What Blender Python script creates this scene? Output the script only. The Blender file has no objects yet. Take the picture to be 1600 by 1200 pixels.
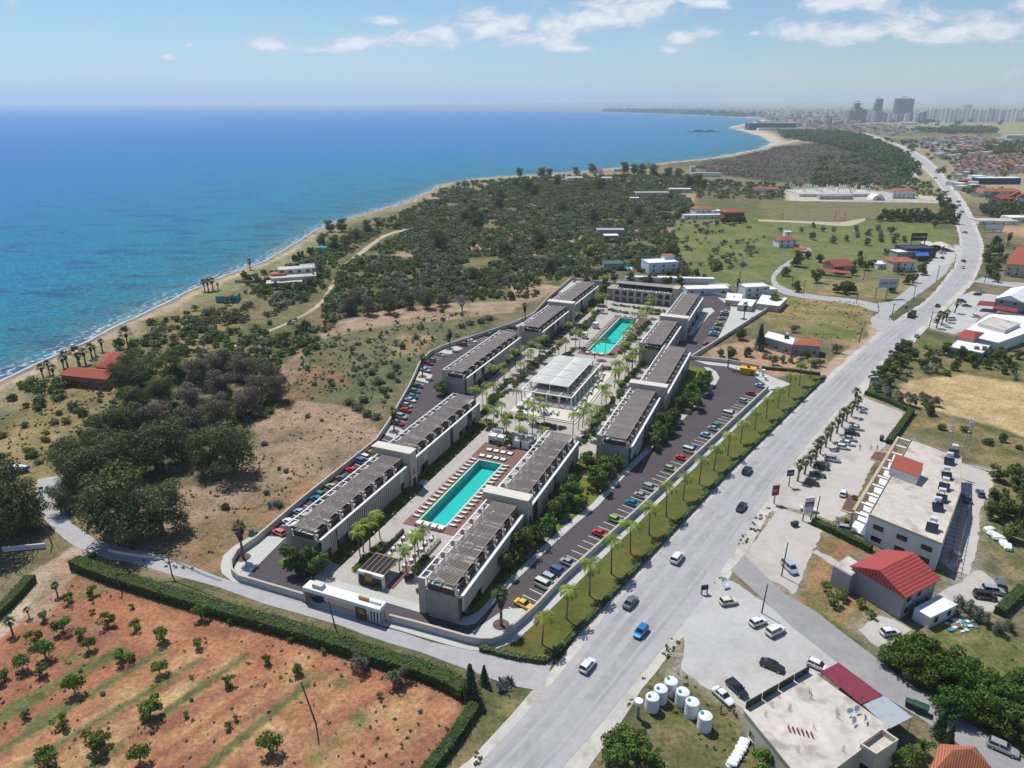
import bpy, math, random
import numpy as np
from mathutils import Vector, Matrix
rnd = random.Random(7)
SC = bpy.context.scene
COL = SC.collection
R = math.radians
FPX, CAM_H = 1110.0, 100.0
PITCH = math.atan(438 / FPX)
cam_d = bpy.data.cameras.new('camera')
cam_d.sensor_fit = 'HORIZONTAL'
cam_d.angle_x = 2 * math.atan(800 / FPX)
cam_d.clip_start = 1.0
cam_d.clip_end = 90000
cam = bpy.data.objects.new('camera', cam_d)
COL.objects.link(cam)
cam.location = (0, 0, CAM_H)
cam.rotation_euler = (math.pi / 2 - PITCH, 0, 0)
SC.camera = cam
SUN_EL, SUN_DIR = R(60), (-0.60, 0.80)
ROT = math.atan2(SUN_DIR[0], SUN_DIR[1])
sd_ = bpy.data.lights.new('sun', 'SUN')
sd_.energy = 4.7
sd_.angle = R(0.55)
sd_.color = (1.0, 0.955, 0.89)
sun = bpy.data.objects.new('sun', sd_)
COL.objects.link(sun)
tosun = Vector((SUN_DIR[0] * math.cos(SUN_EL), SUN_DIR[1] * math.cos(SUN_EL), math.sin(SUN_EL)))
sun.rotation_euler = tosun.to_track_quat('Z', 'Y').to_euler()
sun.location = (0, 200, 400)
SC.view_settings.view_transform = 'Standard'
SC.view_settings.look = 'None'
SC.view_settings.exposure = 0.0
SC.view_settings.gamma = 1.0
SC.cycles.max_bounces = 5
SC.cycles.diffuse_bounces = 2
SC.cycles.glossy_bounces = 2
SC.cycles.transmission_bounces = 2
SC.cycles.transparent_max_bounces = 6
SC.cycles.volume_bounces = 1
SC.cycles.sample_clamp_indirect = 4
SC.cycles.use_denoising = True
def at(px, py, z=0.0):
 """point of height z seen at pixel (px, py) of the 1600x1200 photograph"""
 u, v = (px - 800) / FPX, (600 - py) / FPX
 c, s = math.cos(PITCH), math.sin(PITCH)
 d = (u, c + v * s, -s + v * c)
 t = (z - CAM_H) / d[2]
 return Vector((d[0] * t, d[1] * t, z))
def ats(ps, z=0.0):
 return [at(x, y, z) for x, y in ps]
AX = R(67.4)
ORG = at(657, 812.5)
CU, SU = math.cos(AX), math.sin(AX)
def L(u, v, z=0.0):
 return Vector((ORG.x + u * CU + v * SU, ORG.y + u * SU - v * CU, z))
def nt(m):
 return m.node_tree.nodes, m.node_tree.links
def ramp(n, stops, interp='LINEAR'):
 r = n.new('ShaderNodeValToRGB')
 r.color_ramp.interpolation = interp
 e = r.color_ramp.elements
 while len(e) < len(stops):
  e.new(0.5)
 for k, (p, c) in enumerate(stops):
  e[k].position = p
  e[k].color = (*c, 1) if len(c) == 3 else c
 return r
def noise(n, l, vec, scale, detail=3, rough=0.55, dist=0.0):
 t = n.new('ShaderNodeTexNoise')
 t.inputs['Scale'].default_value = scale
 t.inputs['Detail'].default_value = detail
 t.inputs['Roughness'].default_value = rough
 t.inputs['Distortion'].default_value = dist
 if vec is not None:
  l.new(vec, t.inputs['Vector'])
 return t
def mix(n, l, a, b, fac, mode='MIX'):
 m = n.new('ShaderNodeMix')
 m.data_type = 'RGBA'
 m.blend_type = mode
 for sock, val in ((m.inputs[6], a), (m.inputs[7], b)):
  if isinstance(val, (tuple, list)):
   sock.default_value = (*val[:3], 1)
  else:
   l.new(val, sock)
 if isinstance(fac, (int, float)):
  m.inputs[0].default_value = fac
 else:
  l.new(fac, m.inputs[0])
 return m.outputs[2]
def math_(n, l, op, a, b=None, c=None):
 m = n.new('ShaderNodeMath')
 m.operation = op
 for k, v in enumerate((a, b, c)):
  if v is None:
   continue
  if isinstance(v, (int, float)):
   m.inputs[k].default_value = v
  else:
   l.new(v, m.inputs[k])
 return m.outputs[0]
def maprange(n, l, v, a, b, c=0.0, d=1.0):
 m = n.new('ShaderNodeMapRange')
 m.interpolation_type = 'SMOOTHSTEP'
 l.new(v, m.inputs[0])
 for k, x in enumerate((a, b, c, d)):
  m.inputs[k + 1].default_value = x
 return m.outputs[0]
MATS = {}
def new_mat(name, rough=0.8, spec=0.3):
 m = bpy.data.materials.new(name)
 m.use_nodes = True
 b = m.node_tree.nodes['Principled BSDF']
 b.inputs['Roughness'].default_value = rough
 b.inputs['Specular IOR Level'].default_value = spec
 MATS[name] = m
 return m, b
def pm(name, col, rough=0.8, var=0.12, scale=1.2, spec=0.3, metal=0.0, coat=0.0, bump=0.0, objrand=0.0, coords='Object', stain=None, stain_amt=0.0, stain_scale=0.15):
 """procedural material: colour broken up by two sizes of noise, optional stains"""
 m, b = new_mat(name, rough, spec)
 n, l = nt(m)
 b.inputs['Metallic'].default_value = metal
 b.inputs['Coat Weight'].default_value = coat
 tc = n.new('ShaderNodeTexCoord')
 if coords == 'World':
  g = n.new('ShaderNodeNewGeometry')
  vec = g.outputs['Position']
 else:
  vec = tc.outputs['Object']
 t1 = noise(n, l, vec, scale, 4, 0.6)
 t2 = noise(n, l, vec, scale * 0.13, 3, 0.5)
 s = math_(n, l, 'ADD', t1.outputs[0], t2.outputs[0])
 lo = tuple(c * (1 - var * 1.5) for c in col)
 hi = tuple(min(1, c * (1 + var * 1.5)) for c in col)
 r = ramp(n, [(0.3, lo), (0.7, hi)])
 l.new(math_(n, l, 'MULTIPLY', s, 0.5), r.inputs[0])
 c = r.outputs[0]
 if stain is not None:
  t3 = noise(n, l, vec, stain_scale, 5, 0.62)
  c = mix(n, l, c, stain, maprange(n, l, t3.outputs[0], 0.5, 0.68, 0, stain_amt))
 if objrand:
  oi = n.new('ShaderNodeObjectInfo')
  h = n.new('ShaderNodeHueSaturation')
  l.new(c, h.inputs['Color'])
  v = n.new('ShaderNodeMapRange')
  l.new(oi.outputs['Random'], v.inputs[0])
  v.inputs[3].default_value = 1 - objrand
  v.inputs[4].default_value = 1 + objrand
  l.new(v.outputs[0], h.inputs['Value'])
  c = h.outputs[0]
 l.new(c, b.inputs['Base Color'])
 if bump:
  bp = n.new('ShaderNodeBump')
  bp.inputs['Strength'].default_value = bump
  bp.inputs['Distance'].default_value = 0.05
  l.new(t1.outputs[0], bp.inputs['Height'])
  l.new(bp.outputs[0], b.inputs['Normal'])
 return m
world = bpy.data.worlds.new("World")
SC.world = world
world.use_nodes = True
wn, wl = world.node_tree.nodes, world.node_tree.links
bg = wn['Background']
bg.inputs['Strength'].default_value = 0.095
sky = wn.new('ShaderNodeTexSky')
sky.sky_type = 'NISHITA'
sky.sun_disc = False
sky.sun_elevation = SUN_EL
sky.sun_rotation = ROT
sky.altitude = 100
sky.air_density = 1.0
sky.dust_density = 0.15
sky.ozone_density = 3.0
tcw = wn.new('ShaderNodeTexCoord')
sxyz = wn.new('ShaderNodeSeparateXYZ')
wl.new(tcw.outputs['Generated'], sxyz.inputs[0])
az = math_(wn, wl, 'ARCTAN2', sxyz.outputs[0], sxyz.outputs[1])
el = math_(wn, wl, 'ARCSINE', sxyz.outputs[2])
cxy = wn.new('ShaderNodeCombineXYZ')
wl.new(az, cxy.inputs[0])
wl.new(el, cxy.inputs[1])
def sky_dir(px, py):
 u, v = (px - 800) / FPX, (600 - py) / FPX
 c, s = math.cos(PITCH), math.sin(PITCH)
 d = Vector((u, c + v * s, -s + v * c)).normalized()
 return math.atan2(d.x, d.y), math.asin(d.z)
CLOUDS = [(415, 70, 42, 13), (500, 78, 45, 8), (560, 69, 40, 11), (640, 62, 60, 16), (600, 33, 26, 8), (690, 52, 45, 14),
          (770, 40, 75, 24), (850, 60, 75, 16), (880, 38, 60, 20), (985, 12, 80, 22), (930, 30, 60, 16), (1062, 60, 26, 11),
          (1112, 52, 26, 12), (1110, 6, 30, 7), (1250, 50, 52, 18), (1330, 52, 62, 14), (1425, 38, 60, 26), (1490, 52, 60, 16),
          (1570, 42, 60, 22), (1320, 6, 75, 13), (1596, 8, 22, 12), (262, 90, 14, 6), (295, 70, 9, 4), (1180, 52, 12, 4), (890, 75, 40, 5), (1040, 78, 14, 9)]
tot = None
for (cx, cy, hw, hh) in CLOUDS:
 a0, e0 = sky_dir(cx, cy)
 a1, _ = sky_dir(cx + hw, cy)
 _, e1 = sky_dir(cx, cy - hh)
 vm = wn.new('ShaderNodeVectorMath')
 vm.operation = 'SUBTRACT'
 wl.new(cxy.outputs[0], vm.inputs[0])
 vm.inputs[1].default_value = (a0, e0, 0)
 v2 = wn.new('ShaderNodeVectorMath')
 v2.operation = 'MULTIPLY'
 wl.new(vm.outputs[0], v2.inputs[0])
 v2.inputs[1].default_value = (1 / (a1 - a0), 1 / (e1 - e0), 0)
 v3 = wn.new('ShaderNodeVectorMath')
 v3.operation = 'LENGTH'
 wl.new(v2.outputs[0], v3.inputs[0])
 f = math_(wn, wl, 'SUBTRACT', 1.25, v3.outputs['Value'])
 tot = f if tot is None else math_(wn, wl, 'SMOOTH_MAX', tot, f, 0.25)
tot = math_(wn, wl, 'MAXIMUM', tot, -0.6)
mp = wn.new('ShaderNodeMapping')
mp.inputs['Scale'].default_value = (1.0, 2.2, 1)
wl.new(cxy.outputs[0], mp.inputs[0])
cn1 = noise(wn, wl, mp.outputs[0], 22, 7, 0.62, 0.6)
cn2 = noise(wn, wl, mp.outputs[0], 60, 5, 0.6, 0.3)
dens = math_(wn, wl, 'ADD', math_(wn, wl, 'MULTIPLY', tot, 0.75), math_(wn, wl, 'MULTIPLY', math_(wn, wl, 'SUBTRACT', cn1.outputs[0], 0.5), 3.2))
cov = maprange(wn, wl, dens, -0.15, 0.6, 0, 0.95)
cshade = mix(wn, wl, (6.6, 7.3, 8.4), (9.6, 9.9, 10.3), maprange(wn, wl, math_(wn, wl, 'ADD', dens, math_(wn, wl, 'MULTIPLY', cn2.outputs[0], 0.8)), 0.5, 1.6))
veil = noise(wn, wl, mp.outputs[0], 5, 5, 0.6)
skyb = mix(wn, wl, sky.outputs[0], (0.80, 0.96, 1.08), 1.0, 'MULTIPLY')
skyc = mix(wn, wl, skyb, (6.6, 7.3, 8.2), math_(wn, wl, 'MULTIPLY', maprange(wn, wl, veil.outputs[0], 0.38, 0.75, 0, 0.45), maprange(wn, wl, el, 0.02, 0.13, 1, 0.12)))
wl.new(mix(wn, wl, skyc, cshade, cov), bg.inputs['Color'])
class MB:
 def __init__(s):
  s.v, s.f, s.m = [], [], []
 def add(s, vs, fs, mi=0):
  o = len(s.v)
  s.v += [tuple(p) for p in vs]
  s.f += [tuple(i + o for i in f) for f in fs]
  s.m += [mi] * len(fs)
  return s
 def box(s, x0, x1, y0, y1, z0, z1, mi=0):
  vs = [(x0, y0, z0), (x1, y0, z0), (x1, y1, z0), (x0, y1, z0), (x0, y0, z1), (x1, y0, z1), (x1, y1, z1), (x0, y1, z1)]
  return s.add(vs, [(0, 3, 2, 1), (4, 5, 6, 7), (0, 1, 5, 4), (1, 2, 6, 5), (2, 3, 7, 6), (3, 0, 4, 7)], mi)
 def prism(s, poly, z0, z1, mi=0, taper=None):
  n = len(poly)
  a = sum(poly[i][0] * poly[(i + 1) % n][1] - poly[(i + 1) % n][0] * poly[i][1] for i in range(n))
  if a < 0:
   poly = poly[::-1]
  vs = [(p[0], p[1], z0) for p in poly] + [(p[0], p[1], z1) for p in poly]
  fs = [tuple(range(n - 1, -1, -1)), tuple(range(n, 2 * n))] + [(i, (i + 1) % n, (i + 1) % n + n, i + n) for i in range(n)]
  return s.add(vs, fs, mi)
 def sheet(s, poly, z, mi=0):
  n = len(poly)
  a = sum(poly[i][0] * poly[(i + 1) % n][1] - poly[(i + 1) % n][0] * poly[i][1] for i in range(n))
  if a < 0:
   poly = poly[::-1]
  return s.add([(p[0], p[1], z) for p in poly], [tuple(range(n))], mi)
 def tube(s, pts, rad, k=6, mi=0, caps=True):
  pts = [Vector(p) for p in pts]
  if not isinstance(rad, (list, tuple)):
   rad = [rad] * len(pts)
  vs, fs = [], []
  for i, p in enumerate(pts):
   d = (pts[min(i + 1, len(pts) - 1)] - pts[max(i - 1, 0)]).normalized()
   x = d.orthogonal().normalized() if abs(d.z) > 0.95 else d.cross(Vector((0, 0, 1))).normalized()
   y = d.cross(x)
   for j in range(k):
    t = 2 * math.pi * j / k
    vs.append(p + (x * math.cos(t) + y * math.sin(t)) * rad[i])
  for i in range(len(pts) - 1):
   for j in range(k):
    j2 = (j + 1) % k
    fs.append((i * k + j, i * k + j2, (i + 1) * k + j2, (i + 1) * k + j))
  if caps:
   fs += [tuple(range(k - 1, -1, -1)), tuple((len(pts) - 1) * k + j for j in range(k))]
  return s.add(vs, fs, mi)
 def lathe(s, prof, k=14, mi=0, c=(0, 0, 0)):
  vs, fs = [], []
  for r, z in prof:
   for j in range(k):
    t = 2 * math.pi * j / k
    vs.append((c[0] + r * math.cos(t), c[1] + r * math.sin(t), c[2] + z))
  for i in range(len(prof) - 1):
   for j in range(k):
    j2 = (j + 1) % k
    fs.append((i * k + j, i * k + j2, (i + 1) * k + j2, (i + 1) * k + j))
  fs += [tuple(range(k - 1, -1, -1)), tuple((len(prof) - 1) * k + j for j in range(k))]
  return s.add(vs, fs, mi)
 def mesh(s, name, mats):
  me = bpy.data.meshes.new(name)
  me.from_pydata(s.v, [], s.f)
  if not isinstance(mats, (list, tuple)):
   mats = [mats]
  for m in mats:
   me.materials.append(MATS[m] if isinstance(m, str) else m)
  if len(mats) > 1:
   me.polygons.foreach_set('material_index', s.m)
  me.validate()
  me.update()
  return me
def link(name, me, parent=None, loc=None, rz=0.0):
 o = bpy.data.objects.new(name, me)
 COL.objects.link(o)
 if parent is not None:
  o.parent = parent
 if loc is not None:
  o.location = loc
 if rz:
  o.rotation_euler = (0, 0, rz)
 return o
def part(name, mb, mats, parent, loc=None, label=None):
 o = link(name, mb.mesh(name, mats) if isinstance(mb, MB) else mb, parent, loc)
 if label:
  o['label'] = label
 return o
def tag(o, label, cat, group=None):
 o['label'] = label
 o['category'] = cat
 if group:
  o['group'] = group
 return o
def thing(name, label, cat, loc=(0, 0, 0), rz=0.0, group=None):
 return tag(link(name, None, None, loc, rz), label, cat, group)
def structure(name, mb, mats, kind='structure'):
 o = link(name, mb.mesh(name, mats) if isinstance(mb, MB) else mb)
 o['kind'] = kind
 return o
def dup(o, loc=None, rz=None, sc=None, label=None, group=None):
 """copy of a thing with copies of its parts and their sub-parts (mesh data shared)"""
 c = o.copy()
 COL.objects.link(c)
 for ch in o.children:
  d = ch.copy()
  COL.objects.link(d)
  d.parent = c
  for g in ch.children:
   e = g.copy()
   COL.objects.link(e)
   e.parent = d
 if loc is not None:
  c.location = loc
 if rz is not None:
  c.rotation_euler = (0, 0, rz)
 if sc is not None:
  c.scale = sc if isinstance(sc, (tuple, list)) else (sc, sc, sc)
 if label:
  c['label'] = label
 if group:
  c['group'] = group
 return c
ORD = ['first', 'second', 'third', 'fourth', 'fifth', 'sixth', 'seventh', 'eighth', 'ninth', 'tenth', 'eleventh', 'twelfth', 'thirteenth',
       'fourteenth', 'fifteenth', 'sixteenth', 'seventeenth', 'eighteenth', 'nineteenth', 'twentieth', 'twenty-first', 'twenty-second', 'twenty-third', 'twenty-fourth', 'twenty-fifth', 'twenty-sixth', 'twenty-seventh', 'twenty-eighth', 'twenty-ninth', 'thirtieth'] + ['thirty-' + w for w in ('first', 'second', 'third', 'fourth', 'fifth', 'sixth', 'seventh', 'eighth', 'ninth')] + ['fortieth']
# ================================================================== GROUND AND SEA
def vnoise(x, y, seed=0):
 xi, yi = np.floor(x).astype(np.int64), np.floor(y).astype(np.int64)
 xf, yf = x - xi, y - yi
 xf, yf = xf * xf * (3 - 2 * xf), yf * yf * (3 - 2 * yf)
 def h(a, b):
  k = (a * 374761393 + b * 668265263 + seed * 1442695041) & 0xFFFFFFFF
  k = ((k ^ (k >> 13)) * 1274126177) & 0xFFFFFFFF
  return ((k ^ (k >> 16)) & 0xFFFF) / 65535.0
 return (h(xi, yi) * (1 - xf) + h(xi + 1, yi) * xf) * (1 - yf) + (h(xi, yi + 1) * (1 - xf) + h(xi + 1, yi + 1) * xf) * yf
def fbm(x, y, seed=0, oct=4):
 s, a, t = 0, 0.5, 0
 for k in range(oct):
  s = s + a * vnoise(x * 2 ** k, y * 2 ** k, seed + k * 17)
  t += a
  a *= 0.55
 return s / t
def inside(P, x, y):
 r = np.zeros(x.shape, bool)
 n = len(P)
 for i in range(n):
  x0, y0, x1, y1 = P[i][0], P[i][1], P[(i + 1) % n][0], P[(i + 1) % n][1]
  if y0 == y1:
   continue
  c = (y0 > y) != (y1 > y)
  r ^= c & (x < (x1 - x0) * (y - y0) / (y1 - y0) + x0)
 return r
def segdist(P, x, y, closed=False):
 d = np.full(x.shape, 1e12)
 n = len(P)
 for i in range(n if closed else n - 1):
  a, b = P[i], P[(i + 1) % n]
  ex, ey = b[0] - a[0], b[1] - a[1]
  q = ex * ex + ey * ey + 1e-9
  t = np.clip(((x - a[0]) * ex + (y - a[1]) * ey) / q, 0, 1)
  d = np.minimum(d, (x - a[0] - t * ex) ** 2 + (y - a[1] - t * ey) ** 2)
 return np.sqrt(d)
def axis(a0, a1, step, lo, hi, g):
 c = list(np.arange(a0, a1 + 1e-6, step))
 s, v = step, a1
 while v < hi:
  s *= g
  v += s
  c.append(v)
 s, v, pre = step, a0, []
 while v > lo:
  s *= g
  v -= s
  pre.append(v)
 return np.array(pre[::-1] + c)
gx = axis(-330, 560, 2.0, -32000, 36000, 1.09)
gy = axis(60, 760, 2.0, -300, 40000, 1.035)
gx = np.sort(np.concatenate([gx, np.arange(-121, 180, 2.0)]))
gy = np.sort(np.concatenate([gy, np.arange(81, 250, 2.0)]))
GX, GY = np.meshgrid(gx, gy)
X, Y = GX.ravel(), GY.ravel()
NX, NY = len(gx), len(gy)
SHORE_PX = [(-260, 705), (-100, 640), (0, 595), (50, 571), (100, 549), (150, 525), (188, 505), (225, 489), (262, 470), (300, 452), (337, 436), (375, 422), (410, 409),
   (450, 387), (482, 367), (503, 354), (540, 342), (575, 332), (607, 324), (637, 314), (671, 300), (688, 289), (715, 284), (745, 279), (790, 275),
   (850, 272), (920, 267), (1000, 259), (1060, 252), (1100, 248), (1150, 240), (1190, 232), (1206, 222), (1190, 213), (1160, 204), (1140, 200.5),
   (1146, 197), (1175, 191), (1198, 186), (1160, 184), (1125, 182), (1080, 180), (1000, 177), (945, 175), (900, 173.6), (800, 172.4), (600, 171.6), (400, 170.8), (200, 169.6), (0, 168.4), (-300, 168)]
SHORE = [at(*p) for p in SHORE_PX]
SEA_POLY = SHORE + [Vector((-60000, 17000, 0)), Vector((-60000, 0, 0)), Vector((-900, -200, 0)), Vector((-500, 0, 0))]
wob = (fbm(X / 18, Y / 18, 3) - 0.5) * np.clip(np.hypot(X, Y) / 60, 4, 60)
dS = segdist(SHORE, X, Y)
sea_in = inside(SEA_POLY, X, Y)
SD = np.where(sea_in, dS, -dS) + wob * 0.6            # >0 out at sea
GZ = np.clip(-SD * 0.035 - 0.25, -5, 0)
far = np.hypot(X, Y)
GZ = GZ + np.where(sea_in, 0, np.clip((far - 14000) / 16000, 0, 1) * (60 + 190 * fbm(X / 5200, Y / 5200, 61, 3)) * np.clip((X + 9000) / 12000, 0.25, 1))
UU, VV = (X - ORG.x) * CU + (Y - ORG.y) * SU, (X - ORG.x) * SU - (Y - ORG.y) * CU
for u0, u1, v0, v1 in ((0, 35.8, 0, 7.3), (146, 202, 0.5, 9.2)):
 GZ = np.where((UU > u0 - 1.0) & (UU < u1 + 1.0) & (VV > v0 - 1.0) & (VV < v1 + 1.0), -2.6, GZ)
col = np.zeros((len(X), 4))
j1, j2, j3 = fbm(X / 9, Y / 9, 11), fbm(X / 31, Y / 31, 12), fbm(X / 3.7, Y / 3.7, 13, 3)
def lay(c1, c2, seed, sc, tuft, m, soft=None):
 t = np.clip((fbm(X / sc, Y / sc, seed) - 0.5) * 2.6 + 0.5, 0, 1)[:, None]
 c = np.array(c1) * (1 - t) + np.array(c2) * t
 k = m.astype(float)[:, None] if soft is None else soft[:, None]
 col[:, :3] = col[:, :3] * (1 - k) + c * k
 col[:, 3] = col[:, 3] * (1 - k[:, 0]) + tuft * k[:, 0]
lay((0.205, 0.165, 0.095), (0.095, 0.105, 0.045), 1, 14, 0.7, np.ones(len(X), bool))
fm = np.clip((far - 800) / 300, 0, 1)
lay((0.25, 0.21, 0.12), (0.12, 0.125, 0.06), 2, 170, 0.4, None, fm)
fm2 = np.clip((fbm(X / 420, Y / 900, 5, 2) - 0.52) * 9, 0, 1) * fm
lay((0.33, 0.28, 0.17), (0.24, 0.21, 0.12), 6, 300, 0.2, None, fm2)
def paint(px, c1, c2, tuft=0.5, sc=12, amp=3.0, seed=0, blend=2.5):
 P = [at(*p) for p in px]
 xs = X + (j1 - 0.5) * amp * 3 + (j3 - 0.5) * amp
 ys = Y + (j2 - 0.5) * amp * 3 + (np.roll(j3, 7) - 0.5) * amp
 b = [min(p.x for p in P) - 20, max(p.x for p in P) + 20, min(p.y for p in P) - 20, max(p.y for p in P) + 20]
 near = (X > b[0]) & (X < b[1]) & (Y > b[2]) & (Y < b[3])
 ii = np.nonzero(near)[0]
 if len(ii) == 0:
  return
 ins = inside(P, xs[ii], ys[ii])
 d = segdist(P, xs[ii], ys[ii], True) * np.where(ins, 1, -1)
 k = np.clip(d / blend + 0.5, 0, 1)
 full = np.zeros(len(X))
 full[ii] = k
 lay(c1, c2, 40 + seed, sc, tuft, None, full)
SAND, SAND2 = (0.46, 0.36, 0.25), (0.36, 0.28, 0.19)
bw = np.clip(np.interp(Y, [150, 260, 420, 600, 900, 1400, 2200, 3000], [13, 11, 12, 8, 9, 16, 46, 70]), 4, 80)
bk = np.clip((bw + (j1 - 0.5) * 12 + SD) / 4, 0, 1) * (SD < 60)
lay((0.20, 0.21, 0.09), (0.30, 0.24, 0.14), 21, 9, 0.8, None, np.clip((bw + 16 + (j1 - 0.5) * 18 + SD) / 6, 0, 1) * (SD < 40) * (Y < 900))
lay(SAND, SAND2, 22, 10, 0.08, None, bk)
lay((0.24, 0.19, 0.14), (0.17, 0.15, 0.12), 23, 14, 0.0, None, np.clip((4.5 + SD) / 2.5, 0, 1) * (SD < 60) * (Y < 1200))
DRY, DRY2 = (0.30, 0.225, 0.105), (0.17, 0.15, 0.065)
PINK, PINK2 = (0.34, 0.235, 0.155), (0.225, 0.165, 0.105)
paint([(-20, 690), (60, 615), (170, 590), (230, 560), (330, 500), (440, 440), (480, 430), (400, 490), (300, 570), (190, 650), (120, 760), (60, 780), (-20, 790)], DRY, DRY2, 0.8, 9, 3, 1)
paint([(215, 505), (330, 470), (420, 440), (450, 455), (380, 500), (300, 530), (230, 520)], (0.16, 0.15, 0.065), (0.27, 0.2, 0.11), 0.8, 10, 3, 2)
paint([(120, 850), (200, 800), (380, 720), (400, 660), (450, 628), (560, 645), (600, 690), (545, 730), (440, 805), (380, 850), (340, 900), (240, 885), (130, 860)], PINK, PINK2, 0.65, 11, 3, 3)
paint([(230, 830), (300, 820), (390, 790), (470, 750), (500, 740), (440, 805), (390, 845), (340, 895), (280, 880)], (0.36, 0.185, 0.10), (0.22, 0.155, 0.085), 0.7, 9, 3, 4)
paint([(410, 610), (440, 570), (520, 515), (700, 490), (790, 490), (690, 545), (640, 590), (612, 645), (560, 640), (480, 625)], (0.10, 0.12, 0.058), (0.175, 0.155, 0.085), 0.9, 13, 3, 5)
paint([(440, 625), (450, 585), (500, 550), (545, 560), (540, 610), (500, 625)], (0.23, 0.14, 0.07), (0.13, 0.125, 0.06), 0.8, 9, 3, 6)
paint([(490, 520), (520, 500), (590, 485), (680, 476), (800, 470), (830, 470), (800, 490), (700, 497), (600, 510), (500, 530)], (0.38, 0.27, 0.19), (0.27, 0.195, 0.13), 0.3, 8, 3, 7)
paint([(435, 590), (455, 550), (475, 545), (470, 590), (445, 605)], PINK, PINK2, 0.4, 8, 3, 8)
paint([(600, 540), (640, 520), (680, 525), (650, 555), (610, 560)], (0.36, 0.25, 0.16), DRY2, 0.5, 8, 3, 9)
for k, q in enumerate([[(520, 415), (600, 368), (690, 312), (760, 296), (960, 288), (1085, 320), (1050, 350), (1062, 402), (1090, 440), (930, 432), (850, 465), (700, 472), (560, 490), (515, 505), (500, 490)], [(400, 525), (510, 492), (520, 512), (450, 555), (430, 590), (340, 575)], [(330, 530), (480, 480), (470, 500), (345, 548)], [(90, 790), (130, 700), (200, 620), (300, 570), (400, 590), (450, 630), (400, 660), (300, 720), (230, 780), (150, 800)], [(440, 440), (500, 400), (540, 380), (520, 430), (505, 460)]]):
 paint(q, (0.09, 0.115, 0.038), (0.20, 0.165, 0.085), 0.8, 13, 4, 100 + k, 6)
for k, q in enumerate([[(700, 390), (760, 375), (780, 385), (720, 400)], [(780, 395), (830, 385), (850, 395), (800, 405)], [(880, 365), (1000, 355), (1010, 372), (960, 380), (890, 378)],
                       [(1020, 345), (1060, 340), (1065, 368), (1030, 372)], [(800, 445), (830, 440), (880, 450), (840, 470), (800, 470)], [(790, 350), (830, 350), (825, 372), (790, 372)],
                       [(650, 300), (700, 296), (745, 300), (700, 312), (655, 314)], [(735, 310), (760, 308), (745, 325), (725, 335)], [(760, 295), (800, 292), (805, 302), (770, 305)],
                       [(920, 300), (1080, 303), (1075, 315), (930, 312)], [(1040, 303), (1090, 303), (1080, 325), (1062, 322)], [(950, 270), (1010, 275), (1000, 285), (960, 282)],
                       [(690, 345), (720, 342), (725, 352), (700, 357)], [(610, 395), (650, 390), (650, 400), (620, 404)], [(1005, 345), (1060, 348), (1062, 362), (1045, 366), (1030, 360)]]):
 paint(q, (0.42, 0.285, 0.18), (0.30, 0.22, 0.14), 0.4, 8, 3, 10 + k)
GRN, GRN2 = (0.115, 0.155, 0.042), (0.185, 0.185, 0.075)
paint([(1050, 345), (1110, 330), (1200, 340), (1310, 350), (1480, 362), (1492, 400), (1400, 430), (1290, 440), (1200, 462), (1090, 445), (1060, 400)], GRN, GRN2, 0.7, 16, 3, 30)
paint([(1330, 345), (1440, 345), (1490, 362), (1488, 378), (1420, 385), (1340, 385), (1310, 370)], (0.125, 0.165, 0.045), (0.17, 0.18, 0.06), 0.6, 16, 3, 31)
paint([(1070, 318), (1170, 312), (1200, 340), (1100, 342)], (0.11, 0.13, 0.05), (0.15, 0.14, 0.06), 0.5, 22, 4, 32)
paint([(1185, 314), (1300, 316), (1455, 320), (1470, 332), (1330, 343), (1200, 342)], (0.195, 0.155, 0.085), (0.16, 0.16, 0.065), 0.35, 26, 4, 33)
paint([(1205, 470), (1250, 463), (1330, 468), (1372, 482), (1366, 500), (1352, 520), (1335, 540), (1280, 530), (1200, 512), (1185, 490)], DRY, (0.185, 0.165, 0.065), 0.7, 9, 2, 34)
paint([(1225, 512), (1290, 505), (1340, 518), (1330, 530), (1280, 528)], (0.13, 0.155, 0.045), GRN2, 0.7, 7, 2, 35)
paint([(1250, 430), (1330, 440), (1440, 435), (1430, 455), (1390, 467), (1300, 462), (1240, 458)], DRY, GRN2, 0.7, 8, 2, 36)
paint([(1095, 545), (1190, 530), (1290, 560), (1300, 580), (1190, 588), (1110, 575)], (0.43, 0.27, 0.17), (0.30, 0.21, 0.13), 0.3, 7, 2, 37)
paint([(1400, 625), (1430, 590), (1500, 583), (1620, 600), (1620, 690), (1540, 662), (1460, 640)], (0.50, 0.37, 0.195), (0.39, 0.285, 0.145), 0.35, 6, 2.5, 38)
paint([(1400, 670), (1430, 640), (1530, 665), (1620, 700), (1620, 880), (1560, 760), (1490, 690)], (0.27, 0.205, 0.10), (0.125, 0.13, 0.05), 0.8, 8, 3, 39)
paint([(1380, 600), (1420, 560), (1450, 525), (1540, 540), (1620, 565), (1620, 600), (1500, 583), (1420, 595)], (0.105, 0.125, 0.04), (0.22, 0.18, 0.085), 0.8, 8, 3, 40)
paint([(1530, 760), (1570, 730), (1620, 760), (1620, 900), (1560, 900), (1540, 830)], (0.11, 0.125, 0.045), (0.24, 0.19, 0.1), 0.8, 7, 3, 41)
paint([(1390, 1000), (1450, 960), (1520, 975), (1620, 1010), (1620, 1110), (1520, 1080), (1450, 1050)], (0.125, 0.145, 0.045), (0.21, 0.175, 0.08), 0.8, 6, 2, 42)
paint([(1236, 932), (1285, 862), (1330, 885), (1385, 965), (1330, 992)], (0.33, 0.19, 0.105), (0.15, 0.15, 0.055), 0.5, 6, 1.5, 43)
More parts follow.
